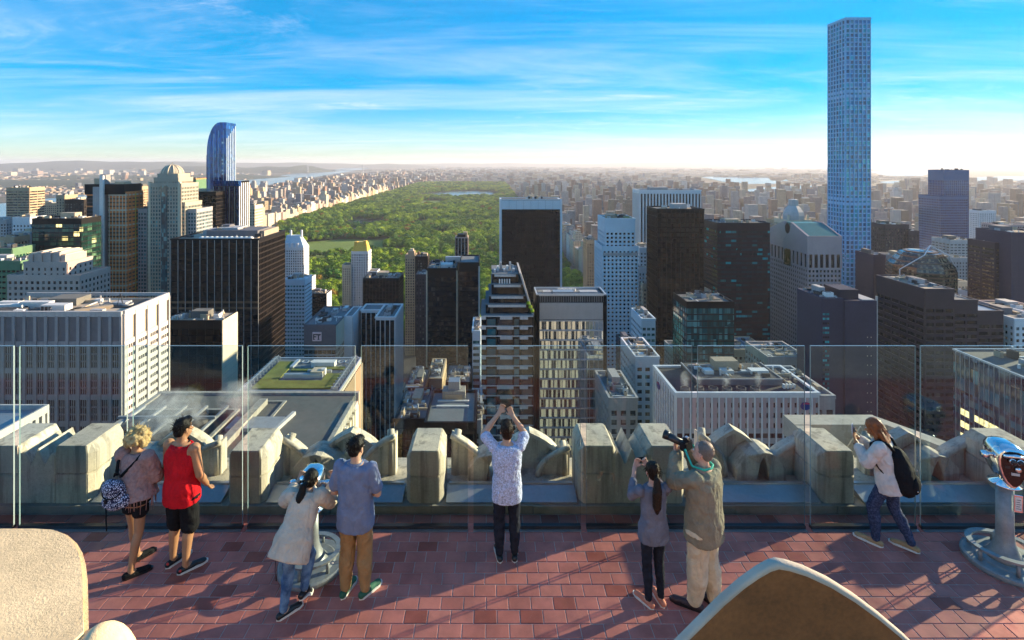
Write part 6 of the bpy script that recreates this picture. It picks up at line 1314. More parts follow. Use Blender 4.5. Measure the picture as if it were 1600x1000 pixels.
b = NB('tribal_print'); p = b.pos(); v = b.n('ShaderNodeTexVoronoi', feature='DISTANCE_TO_EDGE'); mp = b.n('ShaderNodeMapping'); b.l(p, mp.inputs[0]); mp.inputs['Scale'].default_value = (1.6, 1.6, 1); b.l(mp.outputs[0], v.inputs['Vector']); v.inputs['Scale'].default_value = 34
b.bsdf(b.mix(b.math('GREATER_THAN', v.outputs[0], 0.16), (0.030, 0.032, 0.07), (0.62, 0.62, 0.74)), 0.85, 0, 0.15)
pmat('hair_black', (0.009, 0.007, 0.006), 0.5, 0.3, 60, spec=0.2, bump=0.5, bscale=150, bdist=0.008)
pmat('hair_brown', (0.026, 0.013, 0.007), 0.5, 0.35, 50, spec=0.2, bump=0.8, bscale=90, bdist=0.012)
pmat('hair_auburn', (0.28, 0.075, 0.014), 0.4, 0.4, 40, spec=0.5, bump=0.6, bscale=120, bdist=0.008)
pmat('hair_blonde', (0.62, 0.44, 0.20), 0.6, 0.55, 40, spec=0.4, bump=1.0, bscale=110, bdist=0.02)
pmat('hair_grey', (0.17, 0.145, 0.125), 0.6, 0.25, 50, spec=0.3, bump=0.6, bscale=140, bdist=0.006)
pmat('rubber_white', (0.70, 0.68, 0.64), 0.6, 0.08, 10); pmat('shoe_green', (0.03, 0.12, 0.075), 0.7, 0.2, 30); pmat('shoe_tan', (0.38, 0.25, 0.13), 0.7, 0.2, 20); pmat('shoe_coral', (0.55, 0.20, 0.13), 0.7, 0.25, 40); pmat('shoe_red', (0.6, 0.05, 0.04), 0.6, 0.1, 20)
pmat('device_black', (0.012, 0.012, 0.014), 0.3, 0.1, 10, spec=0.5); pmat('device_white', (0.7, 0.7, 0.74), 0.3, 0.05, 10); pmat('eye_white', (0.7, 0.7, 0.68), 0.3, 0.02, 10); pmat('strap_teal', (0.04, 0.42, 0.30), 0.7, 0.3, 60)
def V3(*a): return Vector(a)
def sphere_rings(n): return [(math.sin(t), -math.cos(t)) for t in [math.pi * k / n for k in range(n + 1)]]
def ell(mb, c, r, R=None, n=14, m=9):
    vs, fs = [], []; c = Vector(c)
    for (s, z) in sphere_rings(m):
        for k in range(n):
            a = 2 * math.pi * k / n; v = Vector((r[0] * s * math.cos(a), r[1] * s * math.sin(a), r[2] * z)); vs.append(c + (R @ v if R else v))
    for i in range(m):
        for k in range(n): fs.append((i * n + k, i * n + (k + 1) % n, (i + 1) * n + (k + 1) % n, (i + 1) * n + k))
    mb.add(vs, fs)
def cap(mb, a, b_, ra, rb, n=12):
    a, b_ = Vector(a), Vector(b_); d = b_ - a; L = d.length
    if L < 1e-5: return ell(mb, a, (ra,) * 3)
    q = d.to_track_quat('Z', 'Y'); vs, fs = [], []; prof = []
    for k in range(5): t = math.pi / 2 * k / 5; prof.append((ra * math.sin(t), -ra * math.cos(t)))
    prof.append((ra, 0)); prof.append((rb, L))
    for k in range(1, 6): t = math.pi / 2 * k / 5; prof.append((rb * math.cos(t), L + rb * math.sin(t)))
    for (r, z) in prof:
        for k in range(n): t = 2 * math.pi * k / n; vs.append(a + q @ Vector((max(r, 1e-4) * math.cos(t), max(r, 1e-4) * math.sin(t), z)))
    for i in range(len(prof) - 1):
        for k in range(n): fs.append((i * n + k, i * n + (k + 1) % n, (i + 1) * n + (k + 1) % n, (i + 1) * n + k))
    fs.append(tuple(range(n))[::-1]); fs.append(tuple((len(prof) - 1) * n + k for k in range(n))); mb.add(vs, fs)
def chain(mb, pts, rads):
    for i in range(len(pts) - 1): cap(mb, pts[i], pts[i + 1], rads[i], rads[i + 1])
def loft(mb, rings, n=20):
    """rings: (centre, rx, ry, xaxis, yaxis)"""
    vs, fs = [], []
    for (c, rx, ry, ax, ay) in rings:
        for k in range(n):
            t = 2 * math.pi * k / n; ct, st_ = math.cos(t), math.sin(t); ct = math.copysign(abs(ct) ** .85, ct); st_ = math.copysign(abs(st_) ** .85, st_); vs.append(Vector(c) + Vector(ax) * rx * ct + Vector(ay) * ry * st_)
    for i in range(len(rings) - 1):
        for k in range(n): fs.append((i * n + k, i * n + (k + 1) % n, (i + 1) * n + (k + 1) % n, (i + 1) * n + k))
    fs.append(tuple(range(n))[::-1]); fs.append(tuple((len(rings) - 1) * n + k for k in range(n))); mb.add(vs, fs)
FOLD = bpy.data.textures.new('folds', 'CLOUDS'); FOLD.noise_scale = 0.075; FOLD.noise_depth = 3
CURL = bpy.data.textures.new('curls', 'CLOUDS'); CURL.noise_scale = 0.035; CURL.noise_depth = 2
def flesh(mb, name, mat, root, vox=0.010, smooth=5, fold=0.0, tex=None):
    me = bpy.data.meshes.new(name); me.from_pydata([tuple(v) for v in mb.v], [], mb.f); me.materials.append(M[mat]); o = bpy.data.objects.new(name, me); COL.objects.link(o); o.parent = root
    bm = bmesh.new(); bm.from_mesh(me); bmesh.ops.recalc_face_normals(bm, faces=bm.faces); bm.to_mesh(me); bm.free()
    m = o.modifiers.new('skin', 'REMESH'); m.mode = 'VOXEL'; m.voxel_size = vox; m.use_smooth_shade = True
    if smooth: s = o.modifiers.new('relax', 'SMOOTH'); s.factor = .5; s.iterations = smooth
    if fold: d = o.modifiers.new('folds', 'DISPLACE'); d.texture = tex or FOLD; d.strength = fold; d.mid_level = .36 if tex is None else .5
    return o
def plain(mb, name, mat, root, smooth=True): return mb.build(name, mat, root, smooth=smooth, world=False)
def hand(mb, wrist, d, side, curl=0.5, spread=.0, thumb=1):
    """palm, four unequal bent fingers and a thumb from the side of the palm; d = direction, side = towards the thumb"""
    w_ = Vector(wrist); d = Vector(d).normalized(); s = Vector(side); s = (s - d * s.dot(d)).normalized(); nrm = d.cross(s).normalized() * thumb
    for k in (-1, 0, 1): cap(mb, w_ + s * .018 * k, w_ + d * .085 + s * .024 * k, .014, .0125, 8)
    for i, L in enumerate((.066, .076, .070, .054)):
        b0 = w_ + d * .085 + s * (.032 - .021 * i); u = d * math.cos(curl * .6) + nrm * math.sin(curl * .6); v = d * math.cos(curl * 1.7) + nrm * math.sin(curl * 1.7)
        p1 = b0 + u * L * .5; p2 = p1 + v * L * .55; cap(mb, b0, p1, .0092, .0088, 8); cap(mb, p1, p2, .0088, .0074, 8)
    t0 = w_ + d * .03 + s * .026; t1 = t0 + (s * .75 + d * .6 + nrm * .25).normalized() * .035; t2 = t1 + (s * .2 + d * .8 + nrm * .5).normalized() * .030; cap(mb, t0, t1, .012, .0105, 8); cap(mb, t1, t2, .0105, .0085, 8)
def person(label, px, py, rotz, height, J, head_dir, spec, Yoff=0.0):
    Yp = F * CZ / (py - HY) + Yoff; s = height / 1.76; t = thing('person', label, 'person', (wx(px, Yp), Yp, 0), rotz); t.scale = (s, s, s)
    j = dict(pelvis=(0, 0, .95), chest=(0, 0, 1.28), neck=(0, -.005, 1.49), head=(0, .03, 1.63), shL=(-.185, 0, 1.43), shR=(.185, 0, 1.43), elL=(-.25, -.03, 1.13), elR=(.25, -.03, 1.13), wrL=(-.25, .06, .89), wrR=(.25, .06, .89),
             hipL=(-.09, 0, .92), hipR=(.09, 0, .92), knL=(-.10, .02, .50), knR=(.10, .02, .50), anL=(-.10, -.03, .085), anR=(.10, -.03, .085), toL=(-.12, .15, .03), toR=(.12, .15, .03)); j.update(J)
    j = {k: Vector(v) for k, v in j.items()}; f = spec.get('fat', 1.0); fem = spec.get('female', False)
    ax_h = (j['hipR'] - j['hipL']).normalized(); ax_s = (j['shR'] - j['shL']).normalized(); up = (j['neck'] - j['pelvis']).normalized(); up1 = (j['chest'] - j['pelvis']).normalized()
    def ring(c, rx, ry, ax, u): ay = u.cross(ax).normalized(); ax = ay.cross(u).normalized(); return (c, rx, ry, ax, ay)
    wst = .118 if fem else .135; hipw = .165 if fem else .155; chw = .15 if fem else .175
    def torso(mb, o=0.0, z0=-.12, top=1.0, shw=1.0, flare=0.0, tank=False):
        P_, C_, N_ = j['pelvis'], j['chest'], j['neck']; rg = []
        for q, rx, ry in ((z0, hipw * .98 + flare, .12 + flare * .8), (0, hipw + flare * .7, .122 + flare * .6), (.42, wst + flare * .4 + (.01 if o else 0), .10 + flare * .3 + (.008 if o else 0))):
            c = P_ + (C_ - P_) * q if q >= 0 else P_ + up1 * q; rg.append(ring(c, (rx + o) * f, (ry + o) * f, (ax_h * (1 - max(q, 0)) + ax_s * max(q, 0)).normalized(), up1))
        for q, rx, ry in (((0, chw, .112), (.35, chw * .93, .108), (.55, chw * .76, .098), (.72, chw * .66, .088), (.86, chw * .58, .072)) if tank else ((0, chw, .112), (.45, chw * .98, .105), (.72, chw * .90 * shw, .085), (.9, .10 * shw, .065), (1.0, .062, .055))):
            if q <= top: rg.append(ring(C_ + (N_ - C_) * q, (rx + o) * f, (ry + o) * f, ax_s, (N_ - C_).normalized()))
        loft(mb, rg)
    hf = Vector(head_dir).normalized(); H = j['head']; hu = (Vector((0, 0, 1)) - hf * hf.z).normalized(); hr = hf.cross(hu).normalized(); HR = Matrix((hr, hf, hu)).transposed()
    def hl(x, y, z): return H + HR @ Vector((x, y, z))
    # skin: one continuous body
    mb = MB(); torso(mb); 
    for a in 'LR':
        chain(mb, [j['sh' + a], j['el' + a], j['wr' + a]], [.056 * f, .043 * f, .029]); ell(mb, j['sh' + a], (.062 * f,) * 3)
        fa = j['wr' + a] - j['el' + a]; cap(mb, j['el' + a] + fa * .05, j['el' + a] + fa * .45, .041 * f, .042 * f)
        hd = spec.get('hand' + a, {}); hand(mb, j['wr' + a] + fa.normalized() * .01, hd.get('d', fa), hd.get('s', (1 if a == 'L' else -1, 0.4, 0)), hd.get('curl', .5), thumb=hd.get('thumb', 1 if a == 'R' else -1))
        cap(mb, j['hip' + a], j['kn' + a], .088 * f, .056 * f); lg = j['an' + a] - j['kn' + a]; chain(mb, [j['kn' + a], j['kn' + a] + lg * .3 + Vector((0, -.015, 0)), j['an' + a]], [.056 * f, .056 * f, .036])
        cap(mb, j['an' + a] + Vector((0, 0, -.03)), j['to' + a], .038, .028)
    cap(mb, j['neck'] - (j['neck'] - j['chest']) * .1, hl(0, -.015, -.06), .058, .055)
    ell(mb, hl(0, -.012, .03), (.076, .096, .09), HR); ell(mb, hl(0, .02, -.045), (.060, .072, .075), HR); cap(mb, hl(0, .085, .0), hl(0, .108, -.030), .010, .015, 8); ell(mb, hl(0, .088, -.068), (.024, .012, .012), HR, 8, 5)
    for sx_ in (-1, 1): ell(mb, hl(sx_ * .078, -.01, -.01), (.012, .022, .034), HR, 8, 6)
    flesh(mb, 'body', spec['skin'], t, .0085, 3)
    for sx_ in (-1, 1): mb = MB(); ell(mb, hl(sx_ * .030, .082, .005), (.013, .009, .008), HR, 8, 6); eye_ = plain(mb, 'eye', 'eye_white', t); mb = MB(); ell(mb, hl(sx_ * .030, .0895, .005), (.006, .004, .006), HR, 8, 5); plain(mb, 'pupil', 'device_black', eye_)
    # garments
    tp = spec['top']; mb = MB(); o_ = tp.get('o', .018)
    if tp['sl'] == 'tank': torso(mb, o_, tp.get('z0', -.16), .9, 1, tp.get('flare', .012), True); [cap(mb, j['neck'] + ax_s * k * .085 - up * .06 + Vector((0, -.03, 0)), j['neck'] + ax_s * k * .085 - up * .06 + Vector((0, .03, 0)), .03, .03) for k in (-1, 1)]
    else:
        torso(mb, o_ + .006, tp.get('z0', -.16), .9, 1.05, tp.get('flare', .012) + .012)
        for a in 'LR':
            up_, fo = j['el' + a] - j['sh' + a], j['wr' + a] - j['el' + a]; k = tp.get('w', 1.0)
            ell(mb, j['sh' + a] - up * .012, ((.052 * f + o_),) * 3)
            if tp['sl'] == 'short': cap(mb, j['sh' + a], j['sh' + a] + up_ * .72, (.050 + o_) * f * k, (.056 + o_) * f * k)
            else: cap(mb, j['sh' + a], j['el' + a], (.050 + o_) * f * k, (.047 + o_) * f * k); cap(mb, j['el' + a], j['el' + a] + fo * tp.get('cuff', .88), (.047 + o_) * f * k, (.034 + o_) * f * k)
    flesh(mb, tp.get('name', 'shirt'), tp['mat'], t, .010, 3, .025)
    bt = spec['bottom']; mb = MB(); k = bt.get('w', 1.0); o_ = .014
    loft(mb, [ring(j['pelvis'] + up1 * .06, (wst + .018) * f, .108 * f, ax_h, up1), ring(j['pelvis'] + up1 * .0, (hipw + .004) * f, .122 * f, ax_h, up1), ring(j['pelvis'] - up1 * .10, (hipw * .95 + o_) * f * (k if bt['len'] > .3 else 1), (.12 + o_) * f, ax_h, up1)])
    for a in 'LR':
        th, sh_ = j['kn' + a] - j['hip' + a], j['an' + a] - j['kn' + a]
        if bt['len'] <= 1: cap(mb, j['hip' + a], j['hip' + a] + th * bt['len'], (.090) * f * k ** .4, ((.092 - .034 * bt['len']) + o_) * f * k)
        else: cap(mb, j['hip' + a], j['kn' + a], .090 * f * k ** .4, (.056 + o_) * f * k); chain(mb, [j['kn' + a], j['kn' + a] + sh_ * .35 + Vector((0, -.012, 0)), j['kn' + a] + sh_ * .97], [(.056 + o_) * f * k, (.055 + o_) * f * k, (.036 + o_ * .8) * f * k])
    flesh(mb, bt.get('name', 'trousers'), bt['mat'], t, .010, 3, .022)
    # shoes
    so_ = spec['shoes']
    for a in 'LR':
        A, T = j['an' + a], j['to' + a]; d = T - A; d.z = 0; d.normalize(); z0 = min(T.z, A.z - .055) - .03; hl_, tl_ = A - d * .055, T + d * .05; lx = Vector((-d.y, d.x, 0)); mb = MB()
        n_lift = A.z - .085
        cap(mb, (hl_.x, hl_.y, A.z - .045), (A + d * .06) * 1 - Vector((0, 0, .045)), .040, .042); cap(mb, (A + d * .05) - Vector((0, 0, .045)), (tl_.x - d.x * .03, tl_.y - d.y * .03, T.z + .004), .042, .030)
        ell(mb, (T.x, T.y, T.z + .002), (.045, .06, .030), Matrix((lx, d, Vector((0, 0, 1)))).transposed())
        shoe_ = flesh(mb, 'shoe', so_['mat'], t, .010, 3)
        mb = MB(); out = [hl_ - d * .035, hl_ + lx * .036, A + lx * .040 + d * .03, T + lx * .047, tl_ + lx * .026 + d * .012, tl_ + d * .026, tl_ - lx * .026 + d * .012, T - lx * .047, A - lx * .040 + d * .03, hl_ - lx * .036]
        zA, zT = A.z - .088, T.z - .032
        def zz(p): q = (Vector((p.x, p.y, 0)) - Vector((A.x, A.y, 0))).dot(d) / max(.05, (Vector((T.x, T.y, 0)) - Vector((A.x, A.y, 0))).length); return zA + (zT - zA) * min(1, max(0, q))
        n = len(out); mb.add([(p.x, p.y, max(0.001, zz(p))) for p in out] + [(p.x, p.y, max(0.001, zz(p)) + .026) for p in out], [tuple(range(n))[::-1], tuple(range(n, 2 * n))] + [(q, (q + 1) % n, n + (q + 1) % n, n + q) for q in range(n)]); plain(mb, 'sole', so_.get('sole', 'rubber_white'), shoe_, False)
    # hair
    hr_ = spec['hair']; mb = MB()
    if hr_['kind'] == 'short': ell(mb, hl(0, -.022, .042), (.086, .100, .094), HR); ell(mb, hl(0, -.06, -.02), (.070, .055, .065), HR); ell(mb, hl(0, .045, .095), (.06, .05, .035), HR)
    elif hr_['kind'] == 'crop': ell(mb, hl(0, -.028, .040), (.085, .095, .092), HR); ell(mb, hl(0, -.055, -.01), (.068, .055, .06), HR)
    elif hr_['kind'] == 'curly':
        rr = random.Random(2); ell(mb, hl(0, -.03, .03), (.115, .12, .115), HR)
        for k in range(150):
            a, u = rr.uniform(0, 6.28), rr.uniform(-.75, 1); q = math.sqrt(1 - u * u); v = Vector((q * math.cos(a) * .135, q * math.sin(a) * .13 - .035, u * .13 + .02))
            if v.y > .055 and v.z < .06: continue
            ell(mb, hl(*v), (rr.uniform(.018, .034),) * 3, None, 7, 5)
    elif hr_['kind'] == 'long':
        ell(mb, hl(0, -.02, .036), (.092, .106, .098), HR); ell(mb, hl(0, -.06, -.04), (.088, .07, .10), HR)
        for k in range(9): a = -.09 + .18 * k / 8; cap(mb, hl(a, -.075 - .02 * (1 - abs(k - 4) / 4), -.05), hl(a * 1.25, -.11, -.05) + Vector((hr_.get('dx', 0) * .5, -.05, -.16)), .032, .034, 8); cap(mb, hl(a * 1.25, -.11, -.05) + Vector((hr_.get('dx', 0) * .5, -.05, -.16)), hl(a * 1.1, -.11, -.05) + Vector((hr_.get('dx', 0), -.06, -.34 - .05 * ((k * 3) % 4) / 3)), .034, .012, 8)
        for s_ in (-1, 1): cap(mb, hl(s_ * .082, .0, .02), hl(s_ * .098, -.02, -.16), .030, .026, 8)
    elif hr_['kind'] == 'tail':
        ell(mb, hl(0, -.02, .034), (.086, .102, .095), HR); ell(mb, hl(0, -.055, -.02), (.075, .06, .07), HR); b0 = hl(0, -.105, .0)
        chain(mb, [b0, b0 + Vector((-.03, -.08, -.02)), b0 + Vector((-.05, -.12, -.14)), b0 + Vector((-.06, -.13, -.30)), b0 + Vector((-.05, -.11, -.40))], [.030, .040, .058, .052, .015])
    flesh(mb, 'hair', hr_['mat'], t, .009 if hr_['kind'] != 'curly' else .008, 2 if hr_['kind'] != 'curly' else 1, .016 if hr_['kind'] != 'crop' else .006, CURL)
    # loose strands over the hair mass
    rr = random.Random(int(px)); mb = MB(); kd = hr_['kind']; ns = {'short': 110, 'crop': 60, 'curly': 260, 'long': 150, 'tail': 90}[kd]
    for _ in range(ns):
        a, u = rr.uniform(0, 6.28), rr.uniform(-.5, 1); q = math.sqrt(1 - u * u); sz = (.142, .138, .14) if kd == 'curly' else (.092, .104, .10)
        v = Vector((q * math.cos(a) * sz[0], q * math.sin(a) * sz[1] - .026, u * sz[2] + .036))
        if v.y > .05 and v.z < .07: continue
        p0 = hl(*v); dn = Vector((rr.uniform(-.5, .5), rr.uniform(-.5, .3), -1 if kd in ('long', 'tail') else rr.uniform(-.8, .6))).normalized()
        L_ = {'short': .035, 'crop': .012, 'curly': .045, 'long': .10, 'tail': .05}[kd] * rr.uniform(.5, 1.3); n_ = (HR @ Vector((v.x, v.y + .026, v.z - .036))).normalized()
        mb.tube([p0 - n_ * .01, p0 + n_ * .004 + dn * L_ * .5, p0 + n_ * rr.uniform(.0, .012) + dn * L_], [.0035, .0028, .001], 4)
    if kd == 'long':
        for _ in range(70):
            a = rr.uniform(-.11, .11); dx = hr_.get('dx', 0); p0 = hl(a, -.10, -.05 + rr.uniform(-.03, .08)); mb.tube([p0, hl(a * 1.25, -.125, -.05) + Vector((dx * .5, -.07, -.17)), hl(a * 1.2, -.12, -.05) + Vector((dx + rr.uniform(-.03, .03), -.085 + rr.uniform(-.02, .02), -.34 - rr.uniform(0, .09)))], [.006, .006, .002], 4)
    plain(mb, 'hair_strands', hr_['mat'], t)
    return t, j, hl
def prop(name, label, cat, owner, at_):
    """a carried thing, top-level, placed in its carrier's frame"""
    a = Vector(at_); s = owner.scale[0]; c, sn = math.cos(owner.rotation_euler.z), math.sin(owner.rotation_euler.z); wv = Vector((a.x * c - a.y * sn, a.x * sn + a.y * c, a.z)) * s + Vector(owner.location)
    t = thing(name, label, cat, wv, owner.rotation_euler.z); t.scale = owner.scale[:]; t['_a'] = [a.x, a.y, a.z]; return t
def padd(t, nm, mat, fn, smooth=True, bevel=0, vox=0, fold=0):
    mb = MB(); fn(mb); a = Vector(list(t['_a'])); mb.v = [tuple(Vector(v) - a) for v in mb.v]
    return flesh(mb, nm, mat, t, vox, 3, fold) if vox else mb.build(nm, mat, t, smooth=smooth, world=False, bevel=bevel)
def phone(label, owner, c, d=(1, 0, 0), u=(0, 0, 1), mat='device_black'):
    t = prop('phone', label, 'phone', owner, c); d, u = Vector(d).normalized(), Vector(u).normalized(); nn = d.cross(u); c = Vector(c)
    def slab(m, k, th, off): q = [c + d * sx_ * .072 * k + u * sz_ * .036 * k + nn * (off + sn * th) for sn in (-1, 1) for sx_, sz_ in ((-1, -1), (1, -1), (1, 1), (-1, 1))]; m.add(q, [(0, 3, 2, 1), (4, 5, 6, 7), (0, 1, 5, 4), (1, 2, 6, 5), (2, 3, 7, 6), (3, 0, 4, 7)])
    padd(t, 'case', mat, lambda m: slab(m, 1, .005, 0), False, .003); padd(t, 'screen', 'gl_blue', lambda m: slab(m, .92, .0006, -.0056), False); return t
# woman with curly blonde hair and patterned backpack
t, j, hl = person('woman with curly blonde hair, mauve fringed wrap and black shorts, seen from behind', 211, 888, math.radians(-12), 1.66,
   dict(pelvis=(.02, 0, .95), chest=(-.01, .03, 1.27), neck=(-.03, .05, 1.46), head=(-.06, .10, 1.565), elL=(-.20, .12, 1.17), elR=(.22, .10, 1.15), wrL=(-.08, .24, 1.10), wrR=(.10, .24, 1.05), anL=(-.09, .12, .085), toL=(-.03, .27, .03), knL=(-.09, .06, .5), anR=(.07, -.13, .085), knR=(.09, -.03, .5), toR=(.17, .00, .03)), (-.35, .8, -.55),
   dict(skin='skin_tan', female=True, fat=.97, top=dict(mat='mauve_knit', sl='long', o=.035, z0=-.02, flare=.055, w=1.12, cuff=.5, name='wrap'), bottom=dict(mat='black_cloth', len=.38, w=1.05, name='shorts'), shoes=dict(mat='black_cloth', sole='device_black'), hair=dict(kind='curly', mat='hair_blonde')))
rr_ = random.Random(6)
for k in range(34):
    a = rr_.uniform(-.25, 2.4) if k % 3 else rr_.uniform(-2.6, -.4); x, y = .02 + .215 * math.cos(a), .02 - .155 * math.sin(a); z = 1.0 - .05 * math.cos(a); mb = MB(); mb.tube([(x, y, z + .06), (x * 1.05, y * 1.05, z - .03), (x * 1.04 + rr_.uniform(-.01, .01), y * 1.05, z - rr_.uniform(.08, .2))], [.006, .005, .003], 5); plain(mb, 'fringe', 'mauve_knit', t)
bp = prop('backpack', 'navy and white patterned drawstring backpack worn by the blonde woman', 'backpack', t, (-.08, -.22, .95))
padd(bp, 'bag', 'tribal_print', lambda m: (ell(m, (-.09, -.20, 1.06), (.145, .095, .165)), ell(m, (-.09, -.21, .97), (.155, .10, .10))), vox=.012, fold=.015)
padd(bp, 'flap', 'tribal_print', lambda m: ell(m, (-.10, -.235, 1.15), (.125, .085, .10)), vox=.012); padd(bp, 'side_pocket', 'tribal_print', lambda m: ell(m, (.065, -.205, .99), (.05, .07, .08)), vox=.012)
padd(bp, 'flap_edge', 'black_cloth', lambda m: m.tube([(-.10 + .128 * math.cos(q), -.235 - .075 * math.sin(q) * .8, 1.115 - .07 * math.sin(q)) for q in [math.pi * k / 10 for k in range(11)]], .008, 6)); padd(bp, 'buckle', 'device_black', lambda m: m.box(-.118, -.088, -.325, -.30, 1.00, 1.05), False)
padd(bp, 'handle', 'black_cloth', lambda m: m.tube([(-.09 + .045 * math.cos(q), -.17, 1.24 + .06 * math.sin(q)) for q in [math.pi * k / 8 for k in range(9)]], .009, 6))
for pts in ([(-.06, -.14, 1.24), (.04, -.085, 1.36), (.13, -.03, 1.47), (.14, .05, 1.47), (.15, .12, 1.36)], [(-.13, -.14, 1.24), (-.16, -.09, 1.38), (-.15, .02, 1.475), (-.15, .10, 1.4)]): padd(bp, 'strap', 'black_cloth', lambda m: m.tube(pts, .019, 8))
padd(bp, 'loose_strap', 'black_cloth', lambda m: m.tube([(-.11, -.30, 1.0), (-.11, -.30, .80), (-.108, -.295, .66)], .008, 6))
# man in the red vest
t, j, hl = person('man in a red tank top and black shorts, seen from behind', 284, 884, math.radians(-14), 1.77,
   dict(anL=(-.12, -.01, .085), toL=(-.08, .15, .03), anR=(.11, -.06, .085), toR=(.20, .09, .03), elL=(-.235, .02, 1.14), elR=(.255, .0, 1.13), wrL=(-.14, .18, .98), wrR=(.22, .15, .93)), (.30, .94, -.05),
   dict(skin='skin_tan', fat=1.08, top=dict(mat='red_cloth', sl='tank', z0=-.16, flare=.026, name='tank_top'), bottom=dict(mat='black_cloth', len=1.0, w=1.28, name='shorts'), shoes=dict(mat='device_black', sole='rubber_white'), hair=dict(kind='short', mat='hair_black')))
mb = MB(); mb.tube([(.075 * math.cos(q), .01 + .075 * math.sin(q), 1.475 + .012 * math.sin(q)) for q in [2 * math.pi * k / 16 for k in range(17)]], .012, 6); plain(mb, 'neck_strap', 'black_cloth', t)
for a in 'LR':
    A = j['an' + a]; mb = MB(); ell(mb, (A.x, A.y - .075, .06), (.018, .014, .014), None, 8, 6); plain(mb, 'heel_tab', 'shoe_red', t)
# woman bending to the coin viewer
t, j, hl = person('woman in beige jacket and blue jeans with black ponytail bending to the coin viewer', 452, 962, math.radians(-4), 1.58,
   dict(pelvis=(.02, .10, .86), chest=(.06, .26, 1.12), neck=(.08, .36, 1.27), head=(.09, .44, 1.37), shL=(-.10, .30, 1.24), shR=(.25, .32, 1.24), elL=(-.24, .42, 1.10), elR=(.31, .50, 1.06), wrL=(-.15, .58, 1.24), wrR=(.29, .62, 1.24), hipL=(-.07, .10, .83), hipR=(.11, .10, .83), knL=(-.05, .10, .46), anL=(-.06, -.02, .085), toL=(.05, .12, .03), knR=(.13, .30, .52), anR=(.11, .16, .20), toR=(.13, .26, .08)), (.0, .95, -.3),
   dict(skin='skin_light', female=True, fat=.98, handL=dict(curl=1.1, d=(.2, .6, .6)), handR=dict(curl=1.1, d=(-.2, .6, .6)), top=dict(mat='beige_cloth', sl='long', o=.032, z0=-.22, flare=.03, w=1.15, cuff=.62, name='jacket'), bottom=dict(mat='denim', len=2, w=.98), shoes=dict(mat='device_black', sole='rubber_white'), hair=dict(kind='tail', mat='hair_black')))
mb = MB(); mb.tube([(.08 + .10 * math.cos(q), .33 + .075 * math.sin(q), 1.275 + .03 * math.sin(q)) for q in [2 * math.pi * k / 16 for k in range(17)]], .026, 8); plain(mb, 'collar', 'white_cloth', t)
mb = MB(); loft(mb, [((.01, .03, .72), .175, .135, (1, 0, 0), (0, 1, 0)), ((.012, .045, .765), .178, .138, (1, 0, 0), (0, 1, 0))]); plain(mb, 'shirt_hem', 'black_cloth', t)
mb = MB(); mb.tube([(-.16, .0, .75), (-.165, -.02, .55), (-.155, -.02, .42), (-.145, -.02, .42), (-.15, 0, .6)], .004, 5); plain(mb, 'cord', 'black_cloth', t)
# man in the blue shirt
t, j, hl = person('man in a short sleeved blue shirt and khaki trousers, back to the camera', 556, 926, math.radians(-8), 1.75,
   dict(anL=(-.11, -.04, .085), toL=(-.09, .13, .03), anR=(.12, -.02, .085), toR=(.20, .13, .03), elL=(-.255, -.01, 1.14), elR=(.25, .02, 1.14), wrL=(-.13, .17, 1.04), wrR=(.12, .18, 1.04)), (.25, .95, -.15),
   dict(skin='skin_light', fat=1.03, top=dict(mat='blue_shirt', sl='short', z0=-.18), bottom=dict(mat='khaki', len=2, w=1.18), shoes=dict(mat='shoe_green', sole='rubber_white'), hair=dict(kind='short', mat='hair_black')))
mb = MB(); mb.tube([(.07 * math.cos(q), .0 + .068 * math.sin(q), 1.475) for q in [2 * math.pi * k / 14 for k in range(15)]], .017, 6); plain(mb, 'collar', 'blue_shirt', t)
# person with both arms raised
t, j, hl = person('person with short brown hair raising a phone overhead with both arms', 792, 870, math.radians(2), 1.66,
   dict(elL=(-.30, .10, 1.56), elR=(.25, .12, 1.54), wrL=(-.10, .22, 1.76), wrR=(.10, .22, 1.72), shL=(-.18, .01, 1.45), shR=(.18, .01, 1.45)), (0, 1, .12),
   dict(skin='skin_light', fat=.98, handL=dict(d=(.5, .3, .8), curl=.8, s=(1, 0, 0)), handR=dict(d=(-.4, .3, .85), curl=.8, s=(-1, 0, 0)), top=dict(mat='plaid_shirt', sl='short', z0=-.18), bottom=dict(mat='dark_denim', len=2, w=1.05), shoes=dict(mat='device_black'), hair=dict(kind='short', mat='hair_brown')))
phone('black phone held overhead by the person with raised arms', t, (0.0, .26, 1.85), (1, 0, 0), (0, .2, 1))
# slim person in black jeans
t, j, hl = person('slim person in black jeans and coral sneakers lifting a small phone with both hands', 1021, 941, math.radians(10), 1.55,
   dict(elL=(-.22, .14, 1.28), elR=(.22, .14, 1.28), wrL=(-.10, .32, 1.50), wrR=(.10, .32, 1.50), anL=(-.085, -.03, .085), anR=(.085, -.03, .085), toL=(-.15, .12, .03), toR=(.08, .15, .03), knL=(-.08, .02, .5), knR=(.08, .02, .5)), (0, 1, 0),
   dict(skin='skin_pink', female=True, fat=.9, handL=dict(d=(.5, .3, .8), curl=.9, s=(1, 0, 0)), handR=dict(d=(-.5, .3, .8), curl=.9, s=(-1, 0, 0)), top=dict(mat='grey_top', sl='long', z0=-.15, cuff=.5), bottom=dict(mat='dark_denim', len=2, w=.95), shoes=dict(mat='shoe_coral', sole='rubber_white'), hair=dict(kind='tail', mat='hair_brown')))
phone('small dark phone held up by the slim person in black jeans', t, (0, .37, 1.575), (1, 0, 0), (0, .1, 1))
